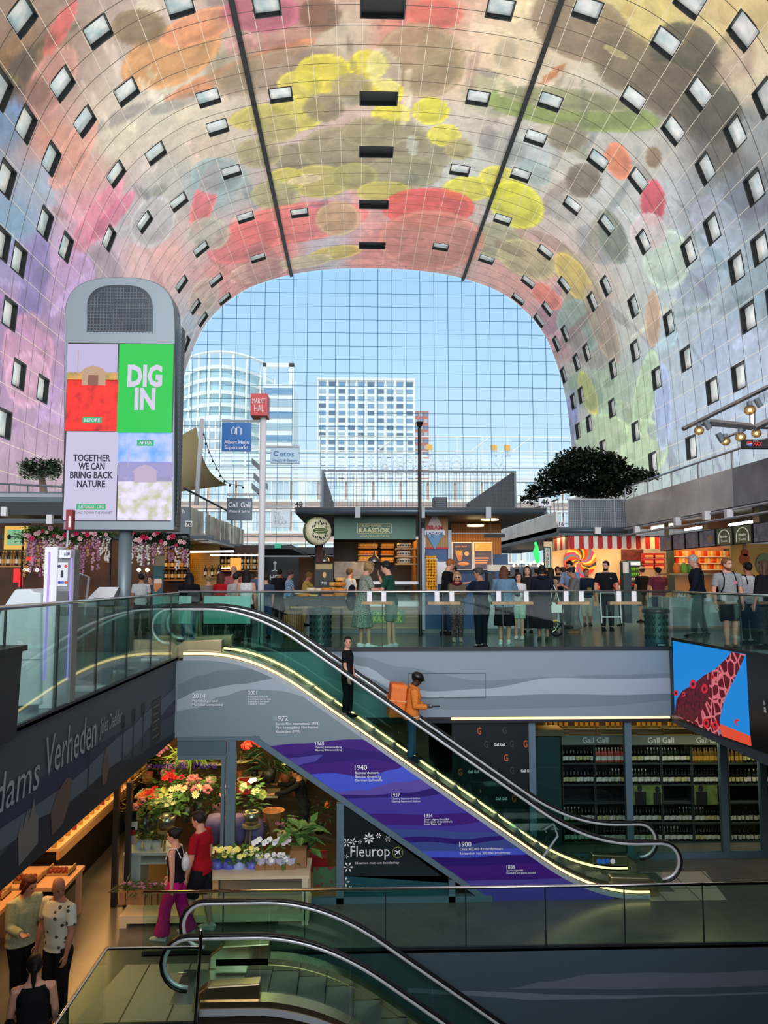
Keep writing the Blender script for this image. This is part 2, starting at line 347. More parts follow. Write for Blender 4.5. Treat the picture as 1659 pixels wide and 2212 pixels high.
for t in _strokes[:170] + [[float(q) for q in t.split(',')] + [.82] for t in BLOB.split()] + _strokes[170:]:
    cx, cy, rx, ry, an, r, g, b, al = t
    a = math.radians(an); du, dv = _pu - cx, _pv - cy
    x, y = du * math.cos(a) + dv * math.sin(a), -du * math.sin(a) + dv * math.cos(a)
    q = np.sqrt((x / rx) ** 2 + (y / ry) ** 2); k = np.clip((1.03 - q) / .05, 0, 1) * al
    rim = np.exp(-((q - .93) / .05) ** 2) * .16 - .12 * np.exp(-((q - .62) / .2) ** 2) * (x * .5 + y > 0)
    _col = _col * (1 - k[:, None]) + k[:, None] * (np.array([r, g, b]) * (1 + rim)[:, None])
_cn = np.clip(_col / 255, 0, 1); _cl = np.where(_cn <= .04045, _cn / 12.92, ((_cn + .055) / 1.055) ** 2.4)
_keep = np.ones((_ns - 1, _ny - 1), bool); _sm = (_sl[1:] + _sl[:-1]) / 2; _ym = (_yl[1:] + _yl[:-1]) / 2
for s, y, hs, hy in WIN:
    _keep[np.ix_(np.abs(_sm - s) < hs - .02, np.abs(_ym - y) < hy - .02)] = False
_ii, _jj = np.nonzero(_keep); _a = _ii * _ny + _jj
_fc = np.stack([_a, _a + 1, _a + _ny + 1, _a + _ny], 1)
_me = bpy.data.meshes.new('ceiling')
_me.vertices.add(len(_vx)); _me.vertices.foreach_set('co', np.stack([_vx, _vy, _vz], 1).astype('f').ravel())
_me.loops.add(_fc.size); _me.loops.foreach_set('vertex_index', _fc.astype('i').ravel())
_me.polygons.add(len(_fc)); _me.polygons.foreach_set('loop_start', np.arange(0, _fc.size, 4, dtype='i')); _me.polygons.foreach_set('loop_total', np.full(len(_fc), 4, 'i'))
_me.polygons.foreach_set('use_smooth', np.ones(len(_fc), bool))
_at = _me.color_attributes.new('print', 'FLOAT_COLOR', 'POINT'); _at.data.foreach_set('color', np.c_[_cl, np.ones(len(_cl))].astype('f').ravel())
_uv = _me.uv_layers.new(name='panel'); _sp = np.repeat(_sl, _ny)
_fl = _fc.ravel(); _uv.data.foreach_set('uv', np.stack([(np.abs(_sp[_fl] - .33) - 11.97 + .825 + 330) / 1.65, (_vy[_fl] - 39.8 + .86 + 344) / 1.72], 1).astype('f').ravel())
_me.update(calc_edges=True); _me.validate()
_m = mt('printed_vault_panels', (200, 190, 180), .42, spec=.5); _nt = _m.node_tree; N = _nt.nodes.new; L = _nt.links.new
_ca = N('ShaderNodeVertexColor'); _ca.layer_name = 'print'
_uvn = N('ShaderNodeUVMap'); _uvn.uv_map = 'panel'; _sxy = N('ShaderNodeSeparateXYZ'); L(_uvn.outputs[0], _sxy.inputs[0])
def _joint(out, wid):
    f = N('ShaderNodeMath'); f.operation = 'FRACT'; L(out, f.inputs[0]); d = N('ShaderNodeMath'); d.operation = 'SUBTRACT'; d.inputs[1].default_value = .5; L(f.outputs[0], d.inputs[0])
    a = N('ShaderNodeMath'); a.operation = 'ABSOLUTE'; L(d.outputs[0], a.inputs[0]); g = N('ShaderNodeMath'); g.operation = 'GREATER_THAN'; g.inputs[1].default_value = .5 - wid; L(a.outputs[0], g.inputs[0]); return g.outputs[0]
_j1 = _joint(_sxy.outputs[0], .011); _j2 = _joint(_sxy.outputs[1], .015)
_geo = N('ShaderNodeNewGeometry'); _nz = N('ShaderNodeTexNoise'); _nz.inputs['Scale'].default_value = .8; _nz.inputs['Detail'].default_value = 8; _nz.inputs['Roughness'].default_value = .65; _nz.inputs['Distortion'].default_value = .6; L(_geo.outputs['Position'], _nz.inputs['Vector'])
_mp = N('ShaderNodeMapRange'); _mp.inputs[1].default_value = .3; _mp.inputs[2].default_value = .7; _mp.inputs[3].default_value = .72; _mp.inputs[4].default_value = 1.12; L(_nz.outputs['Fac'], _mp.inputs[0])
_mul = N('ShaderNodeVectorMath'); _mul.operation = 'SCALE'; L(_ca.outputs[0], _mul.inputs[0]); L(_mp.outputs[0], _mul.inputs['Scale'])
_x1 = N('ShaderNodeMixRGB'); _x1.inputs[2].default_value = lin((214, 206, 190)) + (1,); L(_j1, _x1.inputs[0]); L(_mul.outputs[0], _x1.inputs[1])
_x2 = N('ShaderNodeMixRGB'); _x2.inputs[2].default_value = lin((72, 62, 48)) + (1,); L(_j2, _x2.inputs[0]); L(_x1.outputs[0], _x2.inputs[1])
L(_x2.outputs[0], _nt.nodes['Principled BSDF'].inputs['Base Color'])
_me.materials.append(_m)
VAULT = bpy.data.objects.new('ceiling', _me); COL.objects.link(VAULT); tag(VAULT, kind='structure', label='great curved vault printed with soft fruit colours in square panels')
# the windows
_rev = mt('window_reveal', (18, 22, 24), .5); _pan = mt('window_pane', (250, 252, 252), .06, .1, noise=.9, c2=(176, 200, 206), spec=.9)  # pale mottled pane colour stands in for reflected sky
for k, (s, y, hs, hy) in enumerate(WIN):
    (xa, za), (xb, zb), (xm, zm) = arch(s - hs), arch(s + hs), arch(s)
    t = V((xb - xa, 0, zb - za)).normalized(); n = V((xm - XC, 0, zm - 10)); n -= t * n.dot(t); n.normalize()
    b = B(); dp = .34
    def q(a, c, d): return V((xm, y, zm)) + t * a + V((0, c, 0)) + n * d
    for a0, a1, c0, c1 in ((-hs - .04, -hs + .06, -hy, hy), (hs - .06, hs + .04, -hy, hy), (-hs, hs, -hy - .04, -hy + .06), (-hs, hs, hy - .06, hy + .04)):
        b.add([q(a, c, d) for d in (-.012, dp) for c in (c0, c1) for a in (a0, a1)], [(0, 2, 3, 1), (4, 5, 7, 6), (0, 1, 5, 4), (2, 6, 7, 3), (0, 4, 6, 2), (1, 3, 7, 5)])
    w = b.done('window_%d' % (k + 1), _rev, kind='structure')
    b = B(); b.add([q(a, c, d) for d in (dp - .06, dp) for c in (-hy, hy) for a in (-hs, hs)], [(0, 2, 3, 1), (4, 5, 7, 6), (0, 1, 5, 4), (2, 6, 7, 3), (0, 4, 6, 2), (1, 3, 7, 5)])
    b.done('pane', _rev if abs(s - .37) < .1 else _pan, w)
# two black light tracks along the vault
for s, nm in ((9.35, 'left'), (-10.05, 'right')):
    x, z = arch(s); b = B(); d = V((XC - x, 0, 8 - z)).normalized() * .16; t = V((d.z, 0, -d.x)).normalized() * .17
    c = V((x, 0, z)) + d * 1.0
    for y in np.arange(20, 80.9, 6.1):
        vs = [c + V((0, yy, 0)) + t * i + d * j for yy in (y, min(y + 6.06, 80.9)) for j in (-.6, 1) for i in (-1, 1)]
        b.add(vs, [(0, 1, 3, 2), (4, 6, 7, 5), (0, 4, 5, 1), (2, 3, 7, 6), (0, 2, 6, 4), (1, 5, 7, 3)])
    b.done('light_track', M['jet'], label='long black track running down the vault on the %s of the middle windows' % nm, cat='lighting track')
# glass end wall of cables
FW = thing('window_200', 'glass end wall hung on a net of thin cables', None, (XC, 81, 0), kind='structure')
_cab = mt('steel_cable', (52, 112, 150), .4, .3)
def zin(x):   # height of the vault at x
    return float(np.interp(-abs(x - XC), -np.array([h[0] for h in _half]), [h[1] for h in _half]))
def xin(z):
    return float(np.interp(z, [h[1] for h in _half], [h[0] for h in _half]))
x = P(449, 700, 81).x
xs = [x + 1.56 * k for k in range(-3, 40)]
for x in xs:
    if abs(x - XC) < 21.6: B().tube([(x, 81, 0), (x, 81, min(35.9, zin(x) + .1))], .03, 5).done('vertical_cable', _cab, FW)
z = P(800, 606.3, 81).z
while z > .5:
    B().tube([(XC - xin(z), 81, z), (XC + xin(z), 81, z)], .028, 5).done('horizontal_cable', _cab, FW); z -= 1.503
_fg = glassmat('facade_glass', (246, 250, 252), .5, .08, haze=.05)  # white diffuse share stands in for reflections veiling the glass
B().prism([(XC + x, z) for x, z in _half] + [(XC - x, z) for x, z in _half[::-1][1:]], 81.1, 81.13).done('pane', _fg, FW)
# floors: market floor round the atrium, lower floor, bottom
XL, XR, YB, YN = -3.3, 6.57, 15.7, .2
ZL = -4.31
def struct(name, b, m, **k): return b.done(name, m, kind='structure', **k)
struct('floor', B().box(-21, XL - .02, -42, 81, -.35, 0), M['floor'], label='dark polished market floor on the left')
struct('floor', B().box(XR + .02, 24.2, -42, 81, -.35, 0), M['floor'], label='dark polished market floor on the right')
struct('floor', B().box(XL - .02, XR + .02, YB + .02, 81, -.35, 0), M['floor'], label='dark polished market floor behind the atrium')
struct('floor', B().box(XL - .02, XR + .02, -42, YN, -.35, 0), M['floor'], label='market floor under the viewer')
struct('ceiling', B().box(-21, XL - .05, -42, 81, -1.45, -1.3), M['slab'], label='underside of the left market floor')
struct('ceiling', B().box(XR + .05, 24.2, -42, 81, -1.5, -1.35), M['dark'], label='underside of the right market floor')
struct('ceiling', B().box(XL - .05, XR + .05, YB + .05, 30, -1.5, -1.35), M['dark'], label='underside of the market floor behind')
struct('floor', B().box(-16, 24, 12.25, 24, ZL - .3, ZL), mt('lower_floor', (92, 92, 88), .25, noise=1.6, c2=(106, 104, 98), spec=.5), label='lower floor in front of the shops')
struct('floor', B().box(-16, -3.27, -20, 12.25, ZL - .3, ZL), _MC['lower_floor'], label='lower floor by the left stalls')
struct('floor', B().box(-3.27, -2.1, 10.35, 12.25, ZL - .3, ZL), _MC['lower_floor'], label='landing of the lower escalator')
struct('floor', B().box(-16, 24, -20, 24, -9.3, -9.0), M['dark'], label='dark floor of the lowest level')
for nm, b in (('left', B().box(-16.3, -16, -20, 24, -9, -1.4)), ('right', B().box(24, 24.3, -20, 24, -9, -1.4)), ('back', B().box(-16, 24, 23.7, 24, -9, -1.4)), ('front', B().box(-16, 24, -20.3, -20, -9, -1.4))):
    struct('wall_' + nm, b, M['dark'])
struct('wall_left', B().box(-3.6, -3.27, -20, 10.35, -9, ZL), M['dark'])
# light tiles of the escalator landings
_tile = bricks('landing_tiles', (178, 170, 156), (168, 160, 146), (70, 66, 60), 1, 2.4, .62, .012, 'YX!', .4)
struct('floor', B().add([(x, y, ZL + .006) for x, y in ((-3.45, 11.95), (-2.2, 11.95), (-2.12, 10.37), (-3.25, 10.37), (-3.29, 9), (-3.9, 9))], [(0, 1, 2, 3, 4, 5)]), _tile, label='pale stone tiles at the top of the lower escalator')
struct('floor', B().add([(x, y, ZL + .006) for x, y in ((5.3, 13.87), (6.68, 13.87), (6.9, 15.2), (5.3, 15.2))], [(0, 1, 2, 3)]), _tile, label='pale stone tiles at the foot of the upper escalator')
# fascia walls with wave decor
_wv = [mt('fascia_grey', (134, 150, 162), .5), mt('fascia_mid', (118, 134, 146), .5), mt('fascia_light', (166, 178, 190), .5), mt('fascia_line', (70, 84, 94), .5)]
def wave(b, y, x0, x1, top, bot, mi, px=True, n=40, eps=0):
    "band between two pixel curves on the plane at depth y"
    pts = []
    for i in range(n + 1):
        u = x0 + (x1 - x0) * i / n; a = P(u, interp(top, u), y); c = P(u, interp(bot, u), y)
        if c.z < a.z - 1e-4: pts.append((a.x, a.z, c.z))
    b.mi = mi
    for (xa, a0, a1), (xb, b0, b1) in zip(pts, pts[1:]):
        b.add([(xa, y - eps, a0), (xb, y - eps, b0), (xb, y - eps, b1), (xa, y - eps, a1)], [(0, 1, 2, 3)])
    b.mi = 0
b = B().box(XL, XR, YB, YB + .04, -1.37, .02)
wave(b, YB, 700, 1452, [(700, 1403), (790, 1420), (860, 1440), (1040, 1470), (1200, 1462), (1300, 1458), (1452, 1455)], [(700, 1405), (790, 1440), (860, 1478), (930, 1494), (1040, 1488), (1200, 1464), (1340, 1467), (1452, 1464)], 1, eps=.004)
wave(b, YB, 700, 1452, [(700, 1406), (790, 1441), (860, 1479), (930, 1494), (1040, 1488), (1200, 1464), (1340, 1467), (1452, 1464)], [(700, 1420), (790, 1462), (860, 1494), (930, 1507), (1060, 1503), (1200, 1499), (1340, 1501), (1452, 1498)], 2, eps=.004)
wave(b, YB, 700, 1452, [(700, 1421), (790, 1463), (860, 1495), (930, 1508), (1060, 1504), (1200, 1500), (1340, 1502), (1452, 1499)], [(700, 1460), (790, 1500), (860, 1528), (1000, 1533), (1200, 1529), (1300, 1525), (1452, 1513)], 1, eps=.004)
b.mi = 3
for u0, v0, u1, v1 in ((882, 1454, 1049, 1455), (1048, 1454, 1049, 1508), (882, 1507, 1049, 1508), (882, 1454, 883, 1508)):
    a, c = P(u0, v0, YB), P(u1, v1, YB); b.box(a.x, max(c.x, a.x + .01), YB - .006, YB, min(c.z, a.z - .01), a.z)
b.mi = 0
struct('wall_back', b, _wv)
b = B().box(XR - .03, XR, -20, YB, -1.5, .02); struct('wall_right', b, _wv[3])
# left fascia with dark print
_lf = [mt('fascia_dark', (64, 76, 88), .55), mt('fascia_dark_wave', (86, 98, 112), .55), mt('fascia_dark_blue', (44, 50, 76), .55), mt('fascia_deep', (34, 40, 46), .55), mt('fascia_bronze', (98, 80, 70), .55), mt('fascia_stone', (112, 112, 108), .55)]
b = B().box(XL - .04, XL, -20, 14, -1.41, .02)
def lwave(top, bot, mi, y0=3.0, y1=14.0, n=50, eps=.004):
    b.mi = mi; pr = None
    for i in range(n + 1):
        y = y0 + (y1 - y0) * i / n; c = (y, interp(top, y), interp(bot, y))
        if pr and (c[1] > c[2] or pr[1] > pr[2]):
            b.add([(XL + eps, pr[0], pr[1]), (XL + eps, c[0], c[1]), (XL + eps, c[0], c[2]), (XL + eps, pr[0], pr[2])], [(0, 1, 2, 3)])
        pr = c
    b.mi = 0
lwave([(3, -.5), (6, -.48), (9, -.62), (14, -.72)], [(3, -1.0), (6, -.82), (9, -.86), (14, -.95)], 2)
lwave([(3, -1.0), (6, -.82), (9, -.86), (11, -.7), (12.6, -.58), (14, -.5)], [(3, -1.2), (6, -1.0), (9, -1.08), (11, -1.05), (12.6, -.86), (14, -.72)], 1, eps=.006)
lwave([(3, -1.1), (5, -1.15), (6.3, -1.02), (7, -1.12), (8, -1.0), (9, -1.1), (10.4, -1.04), (12, -1.2), (14, -1.3)], [(3, -1.41), (14, -1.41)], 3, eps=.008)
b.mi = 4
b.add([(XL + .012, y, z) for y, z in ((8.5, -1.3), (8.44, -1.05), (8.6, -.88), (8.85, -.78), (9.02, -.82), (9.0, -1.05), (8.8, -1.26))], [tuple(range(7))])
b.add([(XL + .012, y, z) for y, z in ((10.1, -1.2), (10.06, -.95), (10.2, -.72), (10.28, -.84), (10.35, -1.0), (10.26, -1.2))], [tuple(range(6))])
b.mi = 5
b.add([(XL + .012, y, z) for y, z in ((7.7, -1.32), (7.66, -1.0), (7.74, -.9), (7.77, -1.0), (7.85, -.82), (7.9, -.96), (8.0, -.76), (8.05, -.94), (8.12, -.95), (8.14, -1.25))], [tuple(range(10))])
for y in (9.55, 10.9, 11.4, 11.9):
    b.mi = 3; b.box(XL, XL + .014, y, y + .025, -1.15, -.55); b.box(XL, XL + .014, y - .05, y + .08, -.62, -.45)
b.box(XL, XL + .014, 12.4, 12.95, -1.2, -.5); b.mi = 5
for k in range(5): b.box(XL + .014, XL + .016, 12.48, 12.85 - .1 * (k % 2), -.62 - k * .12, -.6 - k * .12)
b.mi = 0
lw = struct('wall_left', b, _lf)
_scr = mt('handwritten_letter', (150, 158, 168), .6)
ya, yb = PX(16, XL, 1750), PX(82, XL, 1660)
text('dams', (XL + .014, 7.12, -.68), w=.98, h=.36, right=(0, 1, 0), mat=_scr, par=lw, shear=.12)
text('Verheden', (XL + .014, 8.24, -.62), w=1.55, h=.42, right=(0, 1, 0), mat=_scr, par=lw, shear=.1)
text('Jules Deelder', (XL + .014, 9.92, -.52), w=.9, h=.2, right=(0, 1, 0), mat=_scr, par=lw, shear=.1)
struct('trim_1', B().box(XL - .03, XL + .03, -20, 14.02, .0, .035), M['lgrey']); struct('trim_2', B().box(XL, XR, YB - .03, YB + .04, .0, .03), M['lgrey']); struct('trim_3', B().box(XR, XR + .06, -20, YB, -.02, .05), M['lgrey'])
# warm light line above the wine shop
struct('trim_4', B().box(P(975, 1548, YB).x, XR - .05, YB + .02, YB + .08, -1.43, -1.385), mt('warm_line', (255, 208, 150), emit=2.2))
# wall of the lower void
b = B().box(-3.27, 24, 12.2, 12.25, -9, ZL + .02)
wave(b, 12.2, 1100, 1700, [(1100, 2134), (1180, 2120), (1280, 2104), (1400, 2101), (1500, 2102), (1700, 2094)], [(1100, 2136), (1200, 2135), (1330, 2137), (1480, 2134), (1700, 2128)], 1, eps=.004)
wave(b, 12.2, 880, 1700, [(880, 2134), (1000, 2140), (1100, 2143), (1200, 2148), (1330, 2150), (1480, 2148), (1700, 2142)], [(880, 2144), (1000, 2150), (1090, 2155), (1140, 2160), (1300, 2158), (1480, 2152), (1700, 2146)], 2, eps=.004)
struct('wall_back', b, [mt('void_wall', (66, 82, 92), .5), mt('void_wave', (96, 106, 118), .5), mt('void_wave_light', (104, 116, 128), .5)])
# ================================================================== outside the glass wall
struct('road', B().box(-120, 140, 81.5, 260, -.4, -.2), mt('paving', (190, 186, 178), .8, noise=3))
def slabs(b, y, x0, x1, zs):
    for z0, z1 in zs: b.box(x0, x1, y, y + .3, z0, z1)
# long brick block opposite, with a glazed roof terrace
BY = 116
def PZ(v, y=BY): return P(830, v, y).z
_brk = bricks('pale_brick', (214, 178, 162), (204, 168, 152), (224, 200, 188), 1, .5, .16, .02)
_cream = mt('cream_render', (240, 236, 226), .7); _glz = mt('office_glass', (176, 200, 208), .12, .2, noise=.35, c2=(214, 228, 232))
bd = thing('brick_building', 'long pale brick building behind the glass wall, with white window bands', 'building', (0, BY, 0))
x0, x1 = P(330, 1100, BY).x, P(1330, 1100, BY).x
B().box(x0, x1, BY, BY + 14, -.3, PZ(1034)).done('wall', _brk, bd)
for k, (v0, v1) in enumerate(((1041, 1080), (1107, 1148), (1176, 1214))):
    b = B(); b.box(x0, x1, BY - .35, BY, PZ(v0 - 1), PZ(v0 - 5)); b.box(x0, x1, BY - .35, BY, PZ(v1 + 5), PZ(v1)); b.done('sill_band', _cream, bd)
    n = 17; wx = (x1 - x0) / n
    for i in range(n):
        a = x0 + i * wx; f = B().box(a + .25, a + wx - .25, BY - .18, BY - .02, PZ(v1), PZ(v0)).done('window', _glz, bd)
        b = B()
        for j in range(5): b.box(a + .2 + j * (wx - .5) / 4, a + .34 + j * (wx - .5) / 4, BY - .3, BY - .15, PZ(v1), PZ(v0))
        if i % 2: b.box(a + wx * .3, a + wx * .62, BY - .26, BY - .16, PZ(v1), PZ(v0))
        b.done('window_frame', _cream, f)
b = B()
for k in range(6): b.box(x0, x1, BY + 1, BY + 1.1, PZ(1030 - k * 9), PZ(1024 - k * 9))
b.done('terrace_screen', mt('terrace_screen', (232, 238, 240), .5), bd)
b = B(); zt, zb = PZ(940), PZ(972)
for u in (690, 745, 815, 880, 935, 990, 1045, 1100, 1150, 1195): b.tube([(P(u, 1000, BY).x, BY + 1, PZ(1034)), (P(u, 1000, BY).x, BY + 1, zt)], .09, 5)
b.tube([(P(690, 1000, BY).x, BY + 1, zt), (P(1235, 1000, BY).x, BY + 1, zt)], .1, 5); b.tube([(x0, BY + 1, zb), (x1, BY + 1, zb)], .1, 5)
for u in (1020, 1110, 815): b.tube([(P(u, 1000, BY).x, BY + 1, zb), (P(u + 42, 1000, BY).x, BY + 1, zt)], .1, 5)
b.done('terrace_frame', _cream, bd)
for u in (928, 1097, 1068): B().bx((P(u, 960, BY).x, BY + .6, PZ(964)), (.95, .4, .8)).done('orange_lamp_box', mt('amber_sign', (240, 170, 50), .5), bd)
text('LABORATORIUM', (P(800, 1000, BY).x, BY + .6, PZ(1010)), w=P(1090, 1000, BY).x - P(800, 1000, BY).x, h=2.2, mat=mt('faint_sign', (206, 220, 222), .5), par=bd, ex=.1)
# white gridded apartment tower
def tower(name, label, u0, u1, v0, y, cols, rows, dep, wallm, winm, vb=1100, pad=.16):
    t = thing(name, label, 'tower', (0, y, 0)); a, c = P(u0, 900, y).x, P(u1, 900, y).x; zt = P((u0 + u1) / 2, v0, y).z; zb = P((u0 + u1) / 2, vb, y).z
    B().box(a, c, y, y + dep, -.3, zt).done('wall', wallm, t)
    w = (c - a) / cols; rh = (zt - zb) / rows
    for i in range(cols):
        for j in range(rows):
            X, Z = a + i * w, zb + j * rh
            B().box(X + w * pad, X + w * (1 - pad), y - .1, y + .02, Z + rh * .2, Z + rh * .78).done('window', winm[(i + j) % len(winm)], t)
    b = B()
    for i in range(cols + 1): b.box(a + i * w - w * .06, a + i * w + w * .06, y - .35, y, zb, zt)
    b.done('pier', wallm, t)
    return t, a, c, zt
_tw = mt('white_tower_wall', (246, 244, 238), .7); _wb = mt('tower_window_blue', (120, 160, 190), .15, .2); _wd = mt('tower_window_dark', (84, 112, 136), .15, .2); _wg = mt('tower_window_grey', (176, 196, 204), .15, .2)
t, a, c, zt = tower('apartment_tower', 'white square-gridded apartment tower in the middle of the skyline', 686, 895, 822, 165, 10, 17, 16, _tw, (_wb, _wd, _wb, _wg), 1090)
b = B(); b.box(a - .2, c + .2, 164.6, 181, zt, zt + .5); b.done('parapet', _tw, t)
for u in (737, 836): B().cyl((P(u, 900, 168).x, 168, zt), .35, 0, 1.3, 8).done('chimney', M['dark'], t)
tower('brick_tower', 'narrow red brick tower tucked behind the white gridded one', 893, 925, 888, 190, 3, 14, 10, mt('red_brick', (206, 110, 96), .8), (_wg, _wb), 1090)
# curved glass office block on the left
cw = thing('glass_office_tower', 'curved glass office tower with white floor bands, leftmost of the skyline', 'tower', (0, 180, 0))
a, c = P(372, 900, 180).x, P(578, 900, 180).x; zt = P(480, 774, 180).z
def arcx(t): return a + (c - a) * t, 180 + 9 * (2 * t - 1) ** 2 if t < .5 else 180 + 14 * (2 * t - 1) ** 2
pts = [arcx(k / 24) for k in range(25)]
B().prism(pts + [(c, 205), (a, 205)], -.3, zt - 1.5, 'xy').done('glass_wall', mt('curtain_wall', (168, 204, 208), .1, .2, noise=.2, c2=(206, 230, 232)), cw)
for k in range(14):
    z = zt - 2.2 - k * 3.1; B().prism([(x, y - .5) for x, y in pts] + [(x, y + .3) for x, y in pts[::-1]], z - .45, z + .45, 'xy').done('floor_band', _tw, cw)
b = B()
for x, y in pts[::3]: b.box(x - .22, x + .22, y - .6, y - .1, -.3, zt + 1.5)
b.done('mullion', _tw, cw)
b = B(); b.tube([(x, y - .3, zt + 1.4) for x, y in pts], .45, 5); b.done('roof_edge', _tw, cw)
sw = thing('office_slab', 'white office slab with an open roof frame beside the curved tower', 'tower', (0, 186, 0))
a, c = P(566, 900, 186).x, P(634, 900, 186).x; zt = P(600, 830, 186).z; z2 = P(600, 784, 186).z
B().box(a, c, 186, 202, -.3, zt).done('wall', _tw, sw)
B().box(a, a + .9, 186, 187, zt, z2).box(c - 1.2, c, 186, 187, zt, z2).box(a, c, 186, 187, z2 - 1, z2).done('roof_frame', _tw, sw)
for k in range(11): B().box(a + .3, c - .3, 185.8, 186, zt - 2.6 - k * 3, zt - 1 - k * 3).done('window', _wg if k % 2 else _wb, sw)
tower('low_office_block', 'low pale glass office block under the curved tower', 398, 480, 904, 140, 6, 8, 12, _tw, (_wg, _glz), 1090)
# ================================================================== glass balustrades
GH = 1.2
_jd = mt('pane_joint', (24, 40, 40), .4)
def balustrade(label, path, z0, h, us=None, step=1.26, hr=.024, first=None):
    t = thing('glass_balustrade', label, 'balustrade', (path[0][0], path[0][1], z0))
    pts = [V((p[0], p[1], z0 + h)) for p in path]
    B().tube(pts, hr, 10).done('handrail', M['chrome'], t, True)
    b = B()
    for p, q in zip(path, path[1:]):
        d = (V(q) - V(p)); L_ = d.length; d.normalize(); n = V((-d.y, d.x))
        b.add([(p[0] + n.x * s, p[1] + n.y * s, z) for z in (z0 - .02, z0 + .06) for s in (-.02, .02)] + [(q[0] + n.x * s, q[1] + n.y * s, z) for z in (z0 - .02, z0 + .06) for s in (-.02, .02)],
              [(0, 1, 3, 2), (4, 6, 7, 5), (0, 4, 5, 1), (2, 3, 7, 6), (0, 2, 6, 4), (1, 5, 7, 3)])
    b.done('base_channel', M['dark'], t)
    for si, (p, q) in enumerate(zip(path, path[1:])):
        d = (V(q) - V(p)); L_ = d.length; d.normalize(); n = V((-d.y, d.x)) * .007
        cut = [0.0]; x = (first if first is not None and si == 0 else step)
        while x < L_ - .25: cut.append(x); x += step
        cut.append(L_)
        for i, (a, c) in enumerate(zip(cut, cut[1:])):
            A, C = V(p) + d * (a + .006), V(p) + d * (c - .006)
            g = B().add([(w.x + n.x * s, w.y + n.y * s, z) for w in (A, C) for z in (z0 + .05, z0 + h - .02) for s in (-1, 1)], [(0, 1, 3, 2), (4, 6, 7, 5), (0, 4, 5, 1), (2, 3, 7, 6), (0, 2, 6, 4), (1, 5, 7, 3)]).done('glass_pane', M['glass'], t)
            if i:
                A = V(p) + d * a
                B().bx((A.x, A.y, z0 + .05 + (h - .07) / 2), (.018, .018, h - .08)).done('pane_joint', _jd, g)
    return t
xr0 = P(385, 1300, YB).x
balustrade('long glass balustrade with steel rail at the back edge of the atrium', [(xr0, YB - .02), (XR, YB - .02)], 0, GH, first=P(430, 1300, YB).x - xr0)
balustrade('glass balustrade with steel rail along the left edge of the atrium', [(XL + .01, 14.0), (XL + .01, 3.2)], 0, GH, first=.5)
balustrade('glass balustrade along the right edge of the atrium, above the video wall', [(XR + .02, YB - .1), (XR + .02, 7)], 0, GH, step=1.4)
xl0 = P(309, 1935, 12.2).x
balustrade('long glass balustrade on the lower floor, across the bottom of the view', [(xl0, 12.22), (12, 12.22)], ZL, .94, first=P(482, 1950, 12.2).x - xl0)
balustrade('glass balustrade turning the corner round the top of the lower escalator', [(P(430, 2043, 10.35).x, 10.35), (-3.25, 10.35), (-3.25, 6.5)], ZL, .98, step=1.3, hr=.022)
B().tube([(P(430, 2043, 10.35).x + .02, 10.34, ZL + 1.2), (P(430, 2043, 10.35).x + .02, 10.34, ZL + .98), (P(430, 2043, 10.35).x - .03, 10.34, ZL)], .025, 8, round_=True).done('rail_post', M['chrome'], bpy.data.objects['glass_balustrade.004'], True)
